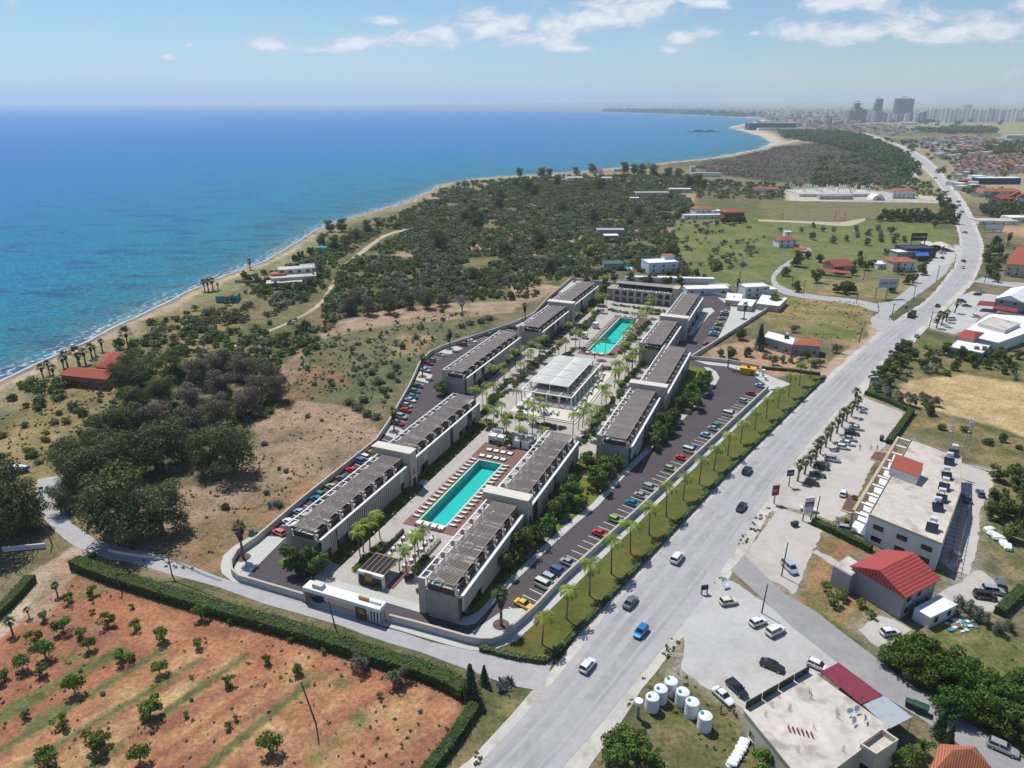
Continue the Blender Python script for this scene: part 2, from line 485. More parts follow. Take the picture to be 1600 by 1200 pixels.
paint([(1250, 945), (1262, 943), (1330, 985), (1325, 992)], (0.10, 0.15, 0.035), (0.13, 0.16, 0.05), 0.6, 6, 0.6, 44)
paint([(1275, 835), (1300, 830), (1345, 860), (1310, 880), (1278, 858)], (0.33, 0.18, 0.10), (0.14, 0.145, 0.05), 0.5, 6, 1, 45)
paint([(930, 1205), (960, 1140), (990, 1085), (1060, 1045), (1140, 1100), (1250, 1205)], (0.175, 0.15, 0.075), (0.115, 0.12, 0.045), 0.8, 5, 1.5, 46)
paint([(1010, 1000), (1045, 975), (1075, 985), (1060, 1020), (1030, 1050), (1000, 1080), (995, 1060), (1020, 1030)], (0.13, 0.13, 0.05), (0.29, 0.22, 0.11), 0.8, 4, 1, 47)
paint([(1085, 925), (1105, 898), (1140, 905), (1120, 935), (1095, 940)], (0.125, 0.145, 0.045), (0.2, 0.17, 0.08), 0.8, 4, 1, 48)
paint([(1125, 865), (1170, 800), (1205, 785), (1212, 800), (1175, 850), (1145, 882)], (0.15, 0.15, 0.055), (0.32, 0.2, 0.11), 0.8, 4, 1, 49)
paint([(735, 1165), (790, 1080), (830, 1090), (800, 1140), (735, 1210), (700, 1210)], (0.24, 0.18, 0.085), (0.12, 0.13, 0.05), 0.8, 4, 1, 50)
for k, q in enumerate([[(1340, 612), (1412, 645), (1388, 690), (1340, 770), (1300, 815), (1215, 790), (1228, 745), (1290, 680)], [(1500, 722), (1552, 735), (1532, 800), (1528, 850), (1515, 905), (1480, 890), (1455, 870), (1480, 800)], [(1205, 790), (1285, 825), (1262, 880), (1240, 930), (1150, 885)], [(1120, 900), (1200, 940), (1315, 1035), (1230, 1078), (1165, 1112), (1055, 1050), (1058, 985)],
                       [(1335, 985), (1375, 958), (1430, 985), (1400, 1005), (1372, 1016)], [(1455, 930), (1530, 885), (1585, 925), (1555, 960), (1495, 955)], [(1475, 490), (1500, 462), (1562, 460), (1575, 480), (1490, 524), (1440, 508)], [(1425, 440), (1460, 400), (1500, 380), (1500, 408), (1445, 440)]]):
 paint(q, (0.40, 0.36, 0.30), (0.28, 0.235, 0.17), 0.4, 7, 2.5, 80 + k, 5)
RED, RED2 = (0.335, 0.142, 0.078), (0.275, 0.135, 0.083)
paint([(95, 885), (118, 900), (300, 950), (480, 1005), (560, 1030), (700, 1072), (738, 1098), (722, 1130), (650, 1230), (-40, 1240), (-40, 1010), (60, 925)], RED, RED2, 0.25, 13, 1.2, 51)
paint([(130, 925), (200, 918), (330, 975), (480, 1015), (560, 1055), (640, 1070), (560, 1110), (430, 1080), (300, 1030), (200, 990)], (0.34, 0.145, 0.075), (0.38, 0.185, 0.10), 0.25, 9, 3, 52)
def strip(px, w, c1, c2, tuft, seed, amp=0.5):
 P = [at(*p) for p in px]
 d = segdist(P, X + (j3 - .5) * amp * 2, Y + (j1 - .5) * amp * 4)
 k = np.clip((w - d) / 0.8 + 0.5, 0, 1) * np.clip((j1 - 0.22) * 6, 0.25, 1)
 lay(c1, c2, 80 + seed, 5, tuft, None, k)
STRAW, STRAW2 = (0.44, 0.28, 0.145), (0.36, 0.175, 0.09)
for k, (a, b) in enumerate([((20, 1205), (300, 1035)), ((100, 1205), (360, 1035)), ((190, 1205), (470, 1040)), ((60, 1150), (250, 1035)), ((420, 1190), (640, 1090)), ((350, 1170), (520, 1080)), ((520, 1200), (690, 1110))]):
 strip([a, b], 3.2, STRAW, STRAW2, 0.3, k, 1.5)
WEED, WEED2 = (0.10, 0.13, 0.045), (0.15, 0.15, 0.06)
for k, (a, b, w) in enumerate([((-10, 1125), (185, 1020), 1.9), ((0, 1172), (255, 1015), 1.0), ((40, 1195), (312, 1033), 1.0), ((140, 1200), (380, 1025), 1.0), ((320, 1200), (480, 1070), 1.0), ((60, 1130), (120, 1090), 2.0)]):
 strip([a, b], w * .95, WEED, WEED2, 0.9, 10 + k, 0.4)
for k, (a, b) in enumerate([((60, 1195), (330, 1030)), ((0, 1075), (180, 985)), ((230, 1195), (420, 1060)), ((470, 1160), (640, 1060))]):
 strip([a, b], 0.7, (0.25, 0.11, 0.065), (0.3, 0.14, 0.08), 0.1, 20 + k, 0.4)
for k, q in enumerate([[(520, 1060), (545, 1055), (550, 1075), (530, 1080)], [(545, 1120), (575, 1110), (580, 1140), (550, 1145)], [(475, 1180), (500, 1172), (510, 1190), (480, 1200)], [(500, 1160), (530, 1150), (535, 1165), (510, 1172)],
                       [(470, 1050), (500, 1045), (505, 1060), (475, 1068)], [(120, 920), (160, 912), (170, 925), (130, 935)], [(95, 1030), (130, 1015), (140, 1030), (105, 1045)]]):
 paint(q, (0.13, 0.15, 0.05), (0.3, 0.2, 0.1), 0.8, 3, 1.5, 60 + k, 1.5)
for q, w, c in [([(-10, 985), (40, 930), (75, 895), (100, 880), (125, 862)], 3.6, (0.44, 0.35, 0.26)), ([(100, 880), (95, 905), (60, 960)], 2.5, (0.36, 0.25, 0.17)),
    ([(640, 395), (520, 400)], 0.1, SAND), ([(1355, 540), (1320, 560), (1290, 590)], 4.0, (0.45, 0.34, 0.235)), ([(1365, 510), (1370, 528), (1340, 545)], 3.2, (0.46, 0.31, 0.2))]:
 strip(q, w, c, tuple(k * 0.85 for k in c), 0.1, 40)
paint([(1085, 262), (1100, 252), (1150, 244), (1215, 228), (1330, 218), (1395, 232), (1425, 262), (1430, 285), (1240, 288), (1130, 275)], (0.058, 0.056, 0.036), (0.10, 0.085, 0.058), 0.8, 45, 10, 70, 8)
paint([(1222, 296), (1300, 292), (1365, 298), (1480, 308), (1470, 318), (1230, 313)], (0.52, 0.46, 0.39), (0.40, 0.35, 0.29), 0.1, 20, 5, 71, 6)
paint([(1290, 189), (1420, 184), (1620, 189), (1620, 212), (1500, 205), (1380, 200)], (0.29, 0.27, 0.13), (0.24, 0.21, 0.11), 0.2, 160, 20, 72, 20)
paint([(1400, 236), (1560, 232), (1620, 240), (1620, 246), (1500, 244)], (0.34, 0.20, 0.12), (0.28, 0.2, 0.12), 0.2, 60, 10, 73, 20)
paint([(1128, 201), (1150, 203), (1190, 213), (1206, 222), (1190, 233), (1215, 226), (1222, 215), (1190, 203)], (0.55, 0.47, 0.36), (0.46, 0.38, 0.28), 0.05, 60, 6, 74, 10)
paint([(1080, 247), (1150, 238), (1190, 229), (1200, 232), (1150, 243), (1090, 252)], (0.5, 0.43, 0.33), (0.3, 0.25, 0.18), 0.3, 30, 8, 75, 10)
paint([(1525, 345), (1580, 370), (1620, 375), (1620, 345)], (0.44, 0.27, 0.17), (0.22, 0.2, 0.09), 0.3, 14, 3, 76)
paint([(1535, 340), (1620, 340), (1620, 352), (1540, 350)], GRN, GRN2, 0.5, 14, 3, 77)
def grid_mesh(name, mask_v, z, attrs):
 idx = np.arange(NX * NY).reshape(NY, NX)
 q = np.stack([idx[:-1, :-1], idx[:-1, 1:], idx[1:, 1:], idx[1:, :-1]], -1).reshape(-1, 4)
 q = q[mask_v[q].any(axis=1)]
 used = np.unique(q)
 rem = np.full(NX * NY, -1)
 rem[used] = np.arange(len(used))
 q = rem[q]
 me = bpy.data.meshes.new(name)
 me.vertices.add(len(used))
 me.vertices.foreach_set('co', np.stack([X[used], Y[used], z[used]], -1).astype(np.float32).ravel())
 me.loops.add(q.size)
 me.loops.foreach_set('vertex_index', q.ravel().astype(np.int32))
 me.polygons.add(len(q))
 me.polygons.foreach_set('loop_start', np.arange(0, q.size, 4, dtype=np.int32))
 me.polygons.foreach_set('loop_total', np.full(len(q), 4, np.int32))
 for nm, kind, val in attrs:
  a = me.attributes.new(nm, kind, 'POINT')
  if kind == 'FLOAT_COLOR':
   a.data.foreach_set('color', val[used].astype(np.float32).ravel())
  else:
   a.data.foreach_set('value', val[used].astype(np.float32).ravel())
 me.polygons.foreach_set('use_smooth', np.ones(len(q), bool))
 me.update()
 me.validate()
 return me
gm, gb = new_mat('ground_soil', 0.95, 0.1)
n, l = nt(gm)
a = n.new('ShaderNodeAttribute')
a.attribute_name = 'albedo'
g = n.new('ShaderNodeNewGeometry')
pos = g.outputs['Position']
f1 = noise(n, l, pos, 1.1, 5, 0.65)
f2 = noise(n, l, pos, 0.16, 5, 0.6, 0.4)
f3 = noise(n, l, pos, 0.45, 6, 0.7)
f4 = noise(n, l, pos, 3.6, 3, 0.7)
k1 = maprange(n, l, f1.outputs[0], 0.25, 0.75, 0.66, 1.34)
k2 = maprange(n, l, f2.outputs[0], 0.3, 0.7, 0.82, 1.18)
c = n.new('ShaderNodeVectorMath')
c.operation = 'SCALE'
l.new(a.outputs['Color'], c.inputs[0])
l.new(math_(n, l, 'MULTIPLY', math_(n, l, 'MULTIPLY', k1, k2), maprange(n, l, f4.outputs[0], 0.28, 0.72, 0.74, 1.26)), c.inputs['Scale'])
tf = math_(n, l, 'MULTIPLY', maprange(n, l, f3.outputs[0], 0.52, 0.64, 0, 0.85), a.outputs['Alpha'])
l.new(mix(n, l, c.outputs[0], (0.062, 0.07, 0.028), tf), gb.inputs['Base Color'])
bp = n.new('ShaderNodeBump')
bp.inputs['Strength'].default_value = 0.7
bp.inputs['Distance'].default_value = 0.35
l.new(math_(n, l, 'ADD', f1.outputs[0], math_(n, l, 'MULTIPLY', f3.outputs[0], 1.2)), bp.inputs['Height'])
l.new(bp.outputs[0], gb.inputs['Normal'])
gme = grid_mesh('ground', SD < 70, GZ, [('albedo', 'FLOAT_COLOR', col)])
gme.materials.append(gm)
structure('ground', gme, None)
sm, sb = new_mat('sea_water', 0.3, 0.5)
n, l = nt(sm)
a = n.new('ShaderNodeAttribute')
a.attribute_name = 'shore_distance'
g = n.new('ShaderNodeNewGeometry')
pos = g.outputs['Position']
mpw = n.new('ShaderNodeMapping')
mpw.inputs['Rotation'].default_value = (0, 0, R(-28))
mpw.inputs['Scale'].default_value = (1, 2.4, 1)
l.new(pos, mpw.inputs[0])
w1 = noise(n, l, mpw.outputs[0], 0.02, 5, 0.62, 0.5)
w2 = noise(n, l, mpw.outputs[0], 0.05, 5, 0.65, 0.4)
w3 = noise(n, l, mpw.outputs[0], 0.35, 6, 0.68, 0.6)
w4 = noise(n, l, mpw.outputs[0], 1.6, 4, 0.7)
depth = n.new('ShaderNodeMapRange')
l.new(math_(n, l, 'POWER', math_(n, l, 'MAXIMUM', a.outputs['Fac'], 0.0), 0.5), depth.inputs[0])
depth.inputs[1].default_value = 0
depth.inputs[2].default_value = 60
dcol = ramp(n, [(0.0, (0.20, 0.215, 0.19)), (0.035, (0.10, 0.18, 0.19)), (0.09, (0.028, 0.14, 0.18)), (0.18, (0.008, 0.155, 0.28)), (0.34, (0.004, 0.145, 0.35)), (0.6, (0.003, 0.13, 0.375)), (1.0, (0.004, 0.15, 0.41))])
l.new(depth.outputs[0], dcol.inputs[0])
patch = math_(n, l, 'ADD', math_(n, l, 'MULTIPLY', w1.outputs[0], 0.55), math_(n, l, 'MULTIPLY', w2.outputs[0], 0.45))
nearf = n.new('ShaderNodeMapRange')
l.new(a.outputs['Fac'], nearf.inputs[0])
nearf.inputs[1].default_value = 90
nearf.inputs[2].default_value = 600
nearf.inputs[3].default_value = 1.5
nearf.inputs[4].default_value = 0.25
c1 = mix(n, l, dcol.outputs[0], (0.010, 0.175, 0.26), math_(n, l, 'MULTIPLY', maprange(n, l, patch, 0.47, 0.57, 0, 0.6), nearf.outputs[0]))
c2 = mix(n, l, c1, (0.012, 0.07, 0.16), math_(n, l, 'MULTIPLY', maprange(n, l, patch, 0.49, 0.40, 0, 0.5), nearf.outputs[0]))
rip = n.new('ShaderNodeVectorMath')
rip.operation = 'SCALE'
l.new(c2, rip.inputs[0])
l.new(math_(n, l, 'MULTIPLY', maprange(n, l, w3.outputs[0], 0.36, 0.64, 0.62, 1.4), maprange(n, l, w4.outputs[0], 0.3, 0.7, 0.82, 1.18)), rip.inputs['Scale'])
fe = math_(n, l, 'ADD', a.outputs['Fac'], math_(n, l, 'MULTIPLY', math_(n, l, 'SUBTRACT', w2.outputs[0], 0.5), 16))
e1 = maprange(n, l, math_(n, l, 'ABSOLUTE', math_(n, l, 'SUBTRACT', fe, 4.0)), 0.2, 1.5, 0.8, 0)
e2 = maprange(n, l, math_(n, l, 'ABSOLUTE', math_(n, l, 'SUBTRACT', fe, 9.0)), 0.1, 1.3, 0.45, 0)
edge = maprange(n, l, a.outputs['Fac'], 0.4, 1.8, 0.75, 0)
brk = maprange(n, l, w3.outputs[0], 0.42, 0.6, 0, 1)
foam = math_(n, l, 'MAXIMUM', math_(n, l, 'MULTIPLY', math_(n, l, 'MAXIMUM', e1, e2), brk), edge)
caps = math_(n, l, 'MULTIPLY', maprange(n, l, w4.outputs[0], 0.62, 0.66, 0, 0.9), maprange(n, l, w3.outputs[0], 0.53, 0.58, 0, 1))  # white specks: foam caps, and sun glitter painted into the sea colour
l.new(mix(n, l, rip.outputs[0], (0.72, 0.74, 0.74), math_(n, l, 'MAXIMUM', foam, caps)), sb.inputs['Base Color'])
sb.inputs['IOR'].default_value = 1.33
sb.inputs['Specular IOR Level'].default_value = 0.05
bp = n.new('ShaderNodeBump')
bp.inputs['Strength'].default_value = 0.5
bp.inputs['Distance'].default_value = 0.5
l.new(math_(n, l, 'ADD', w3.outputs[0], math_(n, l, 'MULTIPLY', w4.outputs[0], 0.35)), bp.inputs['Height'])
l.new(bp.outputs[0], sb.inputs['Normal'])
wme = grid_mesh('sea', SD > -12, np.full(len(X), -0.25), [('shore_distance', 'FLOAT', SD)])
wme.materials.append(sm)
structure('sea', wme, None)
# ================================================================== ROADS
pm('faded_asphalt', (0.385, 0.372, 0.375), 0.9, 0.10, 0.7, coords='World', stain=(0.30, 0.29, 0.295), stain_amt=0.6, stain_scale=0.09)
pm('pale_verge', (0.49, 0.465, 0.425), 0.95, 0.15, 0.6, coords='World', stain=(0.3, 0.265, 0.21), stain_amt=0.8, stain_scale=0.14)
pm('pale_gravel', (0.45, 0.44, 0.42), 0.95, 0.09, 0.8, coords='World', stain=(0.36, 0.34, 0.31), stain_amt=0.7, stain_scale=0.07)
pm('worn_concrete', (0.46, 0.425, 0.385), 0.92, 0.09, 0.5, coords='World', stain=(0.34, 0.31, 0.28), stain_amt=0.6, stain_scale=0.1)
pm('old_lane_asphalt', (0.285, 0.28, 0.28), 0.92, 0.12, 0.6, coords='World', stain=(0.36, 0.34, 0.31), stain_amt=0.7, stain_scale=0.12)
pm('sand_track', (0.45, 0.37, 0.28), 0.95, 0.12, 0.4, coords='World', stain=(0.33, 0.26, 0.18), stain_amt=0.8, stain_scale=0.12)
pm('wheel_track_line', (0.335, 0.328, 0.336), 0.9, 0.14, 0.5, coords='World', stain=(0.375, 0.365, 0.37), stain_amt=0.9, stain_scale=0.06)  # darker asphalt along the wheel tracks
pm('road_paint', (0.62, 0.61, 0.58), 0.8, 0.12, 2.0, coords='World')
def resample(P, step):
 out = [Vector(P[0])]
 for a, b in zip(P[:-1], P[1:]):
  a, b = Vector(a), Vector(b)
  k = max(1, int((b - a).length / step))
  out += [a.lerp(b, (i + 1) / k) for i in range(k)]
 return out
def smooth(P, it=2):
 for _ in range(it):
  Q = [P[0]]
  for a, b in zip(P[:-1], P[1:]):
   Q += [a.lerp(b, 0.25), a.lerp(b, 0.75)]
  P = Q + [P[-1]]
 return P
def rag(P, amp, seed):
 r = random.Random(seed)
 return [p + Vector((r.uniform(-amp, amp), r.uniform(-amp, amp), 0)) for p in P]
def ribbon(name, left, right, z, m, amp=0.0, step=6, mb=None):
 """strip between two traced edges"""
 A, B = smooth(ats(left)), smooth(ats(right))
 def even(P, k):
  d = [0]
  for a, b in zip(P[:-1], P[1:]):
   d.append(d[-1] + (b - a).length)
  o = []
  for i in range(k):
   t = d[-1] * i / (k - 1)
   j = max(0, min(len(d) - 2, int(np.searchsorted(d, t)) - 1))
   o.append(P[j].lerp(P[j + 1], (t - d[j]) / max(1e-6, d[j + 1] - d[j])))
  return o
 ln = sum((b - a).length for a, b in zip(A[:-1], A[1:]))
 k = max(4, int(ln / step))
 A, B = even(A, k), even(B, k)
 if amp:
  A, B = rag(A, amp, 1), rag(B, amp, 2)
 mb = mb or MB()
 vs = [(p.x, p.y, z) for p in A] + [(p.x, p.y, z) for p in B]
 mb.add(vs, [(i, i + k, i + k + 1, i + 1) for i in range(k - 1)])
 if name:
  return structure(name, mb, m)
def pad(name, px, z, m, amp=0.35, kind='structure'):
 P = resample(ats(px) + [at(*px[0])], 1.6)[:-1]
 return structure(name, MB().sheet(rag(P, amp, len(px)), z), m, kind)
ROAD_L = [(715, 1225), (800, 1140), (868, 1062), (985, 912), (1100, 790), (1205, 680), (1292, 598), (1345, 550), (1384, 517), (1405, 502), (1450, 472), (1475, 445), (1495, 417), (1504, 395), (1504, 375), (1497, 350), (1487, 325), (1477, 300), (1465, 280), (1447, 262), (1417, 243), (1392, 230), (1372, 220), (1360, 214), (1340, 207)]
ROAD_R = [(850, 1230), (915, 1160), (975, 1085), (1060, 985), (1120, 905), (1200, 775), (1275, 677), (1340, 604), (1382, 557), (1420, 530), (1470, 480), (1507, 447), (1522, 430), (1530, 405), (1532, 382), (1522, 357), (1510, 332), (1497, 312), (1482, 290), (1468, 272), (1452, 255), (1436, 242), (1412, 231), (1385, 220), (1366, 213), (1346, 207)]
VERGE_L = [(690, 1225), (785, 1135), (848, 1060), (972, 905), (1092, 785), (1198, 675), (1286, 594), (1340, 545), (1378, 515), (1402, 498), (1447, 470), (1471, 443), (1491, 416), (1500, 394), (1500, 376), (1493, 351), (1483, 326), (1473, 301), (1461, 281), (1440, 262), (1410, 243), (1385, 230), (1365, 220), (1355, 214), (1336, 207)]
VERGE_R = [(900, 1230), (955, 1150), (1005, 1070), (1085, 975), (1150, 890), (1222, 770), (1290, 690), (1356, 604), (1395, 560), (1432, 532), (1476, 486), (1512, 452), (1527, 432), (1536, 406), (1538, 381), (1528, 356), (1518, 332), (1506, 312), (1490, 290), (1474, 272), (1458, 255), (1442, 242), (1418, 231), (1390, 220), (1371, 213), (1350, 207)]
ribbon('road_verge', VERGE_L, VERGE_R, 0.03, 'pale_verge', 0.5)
ribbon('main_road', ROAD_L, ROAD_R, 0.06, 'faded_asphalt', 0.12)
wt = MB()
for f0, f1 in ((0.12, 0.22), (0.30, 0.42), (0.54, 0.70), (0.745, 0.80)):
 la = [(a[0] + (b[0] - a[0]) * f0, a[1] + (b[1] - a[1]) * f0) for a, b in zip(ROAD_L, ROAD_R[:len(ROAD_L)])][:14]
 lb = [(a[0] + (b[0] - a[0]) * f1, a[1] + (b[1] - a[1]) * f1) for a, b in zip(ROAD_L, ROAD_R[:len(ROAD_L)])][:14]
 ribbon(None, la, lb, 0.075, None, 0.08, 3, wt)
structure('wheel_tracks', wt, 'wheel_track_line')
ribbon('gate_road', [(868, 1028), (790, 1022), (735, 1018), (700, 1009), (600, 980), (475, 941), (400, 921), (350, 903), (265, 872), (225, 862), (150, 846), (112, 820), (95, 790), (92, 768), (105, 740)],
       [(845, 1082), (770, 1062), (735, 1050), (690, 1030), (590, 998), (465, 958), (390, 934), (330, 915), (240, 888), (195, 878), (122, 862), (85, 832), (62, 802), (52, 782), (58, 750)], 0.05, 'faded_asphalt', 0.3)
ribbon('beach_track', [(644, 356), (603, 364), (579, 380.5), (550, 402), (535.5, 414), (523, 432.5), (514, 450.8), (495.5, 477.5), (459, 499), (403.5, 523.5), (333.5, 554)],
       [(650, 358), (606, 366), (583, 384), (556, 404), (541, 416), (528, 434), (520, 452), (500, 480), (462, 502), (405, 526), (335, 558)], 0.05, 'sand_track', 0.6)
ribbon('field_lane', [(1372, 475), (1330, 466), (1260, 460), (1232, 452), (1215, 444), (1210, 432), (1232, 415), (1262, 400), (1272, 388), (1240, 384)], [(1372, 488), (1325, 473), (1250, 466), (1220, 459), (1207, 448), (1203, 430), (1226, 410), (1256, 397), (1262, 391), (1240, 389)], 0.045, 'faded_asphalt', 0.3)
pad('junction', [(1372, 473), (1390, 472), (1405, 462), (1440, 432), (1470, 413), (1482, 398), (1487, 408), (1478, 428), (1450, 450), (1420, 470), (1388, 495), (1400, 505), (1382, 520), (1362, 512), (1360, 498), (1374, 488)], 0.05, 'faded_asphalt')
pad('service_yard', [(1430, 436), (1460, 402), (1470, 385), (1500, 383), (1500, 405), (1485, 412), (1470, 416), (1445, 436)], 0.055, 'pale_gravel')
ribbon('farm_track', [(1185, 343), (1250, 345), (1315, 348), (1330, 344), (1352, 341)], [(1185, 346), (1250, 348), (1318, 354), (1336, 352), (1352, 344)], 0.05, 'sand_track', 0.2)
ribbon('east_lane', [(1536, 433), (1560, 440), (1620, 443)], [(1520, 440), (1560, 447), (1620, 452)], 0.05, 'faded_asphalt', 0.2)
pad('shop_forecourt', [(1475, 490), (1500, 462), (1520, 455), (1560, 462), (1570, 480), (1530, 495), (1520, 512), (1490, 522), (1460, 515), (1445, 508)], 0.05, 'pale_gravel')
pad('hotel_lot', [(1340, 612), (1352, 622), (1412, 645), (1400, 668), (1388, 690), (1374, 706), (1342, 770), (1330, 800), (1300, 815), (1265, 800), (1215, 790), (1208, 782), (1228, 745), (1290, 680)], 0.055, 'worn_concrete')
pad('hotel_back_yard', [(1500, 722), (1548, 735), (1552, 760), (1530, 800), (1528, 850), (1515, 900), (1485, 890), (1460, 870), (1480, 800), (1496, 760)], 0.055, 'worn_concrete')
pad('parking_apron', [(1205, 790), (1265, 808), (1285, 830), (1262, 880), (1240, 930), (1218, 912), (1180, 900), (1150, 885), (1175, 850), (1212, 803)], 0.05, 'worn_concrete')
pad('gravel_lot', [(1120, 905), (1145, 908), (1200, 945), (1250, 985), (1312, 1033), (1290, 1050), (1230, 1075), (1165, 1108), (1140, 1098), (1110, 1080), (1062, 1045), (1072, 1010), (1062, 985), (1085, 945)], 0.045, 'pale_gravel')
ribbon('back_lane', [(1165, 868), (1200, 905), (1232, 935), (1275, 955), (1330, 997), (1375, 1035), (1450, 1090), (1530, 1140), (1620, 1200)], [(1140, 892), (1185, 925), (1215, 965), (1252, 990), (1307, 1036), (1360, 1076), (1420, 1112), (1500, 1165), (1560, 1215)], 0.065, 'old_lane_asphalt', 0.25)
pad('house_drive', [(1340, 985), (1375, 963), (1400, 970), (1425, 985), (1400, 1000), (1372, 1012)], 0.055, 'worn_concrete')
pad('house_path', [(1268, 862), (1275, 858), (1330, 890), (1320, 897)], 0.057, 'worn_concrete')
pad('field_court', [(1465, 930), (1530, 890), (1578, 925), (1550, 955), (1500, 950)], 0.05, 'worn_concrete')
ribbon('beach_road', [(1215, 224), (1260, 215), (1290, 216), (1300, 213)], [(1218, 227), (1262, 218), (1292, 218), (1302, 215)], 0.3, 'sand_track')
ribbon('side_carriageway', [(1365, 214), (1390, 232), (1415, 250), (1430, 268), (1437, 280)], [(1361, 215), (1382, 232), (1408, 250), (1424, 268), (1433, 280)], 0.07, 'pale_verge', 0.3)
# ================================================================== PLANT AND CAR KITS
def foliage(name, lo, hi, rnd_amt=0.16):
 m, b = new_mat(name, 0.65, 0.2)
 n, l = nt(m)
 a = n.new('ShaderNodeAttribute')
 a.attribute_name = 'tint'
 tc = n.new('ShaderNodeTexCoord')
 t = noise(n, l, tc.outputs['Object'], 0.55, 3, 0.6)
 f = math_(n, l, 'ADD', math_(n, l, 'MULTIPLY', a.outputs['Fac'], 0.55), math_(n, l, 'MULTIPLY', t.outputs[0], 0.5))
 c = mix(n, l, lo, hi, maprange(n, l, f, 0.2, 0.8))
 oi = n.new('ShaderNodeObjectInfo')
 h = n.new('ShaderNodeHueSaturation')
 l.new(c, h.inputs['Color'])
 v = n.new('ShaderNodeMapRange')
 l.new(oi.outputs['Random'], v.inputs[0])
 v.inputs[3].default_value = 1 - rnd_amt
 v.inputs[4].default_value = 1 + rnd_amt
 l.new(v.outputs[0], h.inputs['Value'])
 v2 = n.new('ShaderNodeMapRange')
 l.new(math_(n, l, 'FRACT', math_(n, l, 'MULTIPLY', oi.outputs['Random'], 7.31)), v2.inputs[0])
 v2.inputs[3].default_value = 0.485
 v2.inputs[4].default_value = 0.515
 l.new(v2.outputs[0], h.inputs['Hue'])
 l.new(h.outputs[0], b.inputs['Base Color'])
 tr = n.new('ShaderNodeBsdfTranslucent')
 l.new(h.outputs[0], tr.inputs['Color'])
 ms = n.new('ShaderNodeMixShader')
 ms.inputs[0].default_value = 0.22
 l.new(b.outputs[0], ms.inputs[1])
 l.new(tr.outputs[0], ms.inputs[2])
 l.new(ms.outputs[0], n['Material Output'].inputs['Surface'])
 return m
foliage('gum_leaf', (0.078, 0.10, 0.035), (0.20, 0.22, 0.085))
foliage('gum_leaf_brown', (0.13, 0.115, 0.078), (0.27, 0.225, 0.165))
foliage('scrub_leaf', (0.062, 0.100, 0.022), (0.175, 0.225, 0.058), 0.28)
foliage('grey_leaf', (0.12, 0.14, 0.09), (0.24, 0.26, 0.18), 0.2)
foliage('garden_leaf', (0.055, 0.115, 0.022), (0.17, 0.25, 0.055), 0.25)
foliage('citrus_leaf', (0.06, 0.125, 0.018), (0.19, 0.29, 0.055), 0.2)
foliage('lime_leaf', (0.10, 0.16, 0.022), (0.30, 0.36, 0.07), 0.2)
foliage('palm_leaf', (0.11, 0.175, 0.018), (0.32, 0.39, 0.06), 0.16)
foliage('fan_leaf', (0.075, 0.11, 0.035), (0.20, 0.24, 0.10), 0.15)
foliage('dead_leaf', (0.085, 0.06, 0.042), (0.165, 0.12, 0.085), 0.15)
foliage('cypress_leaf', (0.022, 0.05, 0.022), (0.065, 0.105, 0.045), 0.15)
foliage('hedge_leaf', (0.034, 0.078, 0.010), (0.115, 0.20, 0.026), 0.06)
foliage('trim_leaf', (0.11, 0.17, 0.06), (0.25, 0.33, 0.14), 0.06)
foliage('agave_leaf', (0.07, 0.11, 0.105), (0.17, 0.21, 0.19), 0.15)
foliage('pink_flower', (0.22, 0.10, 0.10), (0.50, 0.30, 0.30), 0.1)
foliage('white_flower', (0.2, 0.22, 0.11), (0.62, 0.62, 0.5), 0.1)
foliage('purple_flower', (0.13, 0.07, 0.07), (0.30, 0.18, 0.17), 0.1)
foliage('magenta_flower', (0.20, 0.015, 0.07), (0.42, 0.03, 0.16), 0.1)
foliage('reed_leaf', (0.085, 0.11, 0.045), (0.20, 0.23, 0.11), 0.15)
foliage('grass_blade', (0.10, 0.125, 0.028), (0.22, 0.23, 0.07), 0.1)
pm('bark', (0.16, 0.12, 0.09), 0.95, 0.3, 3, objrand=0.2)
pm('pale_bark', (0.33, 0.28, 0.24), 0.95, 0.25, 3, objrand=0.2)
pm('palm_trunk', (0.21, 0.165, 0.125), 0.95, 0.3, 4, objrand=0.15)
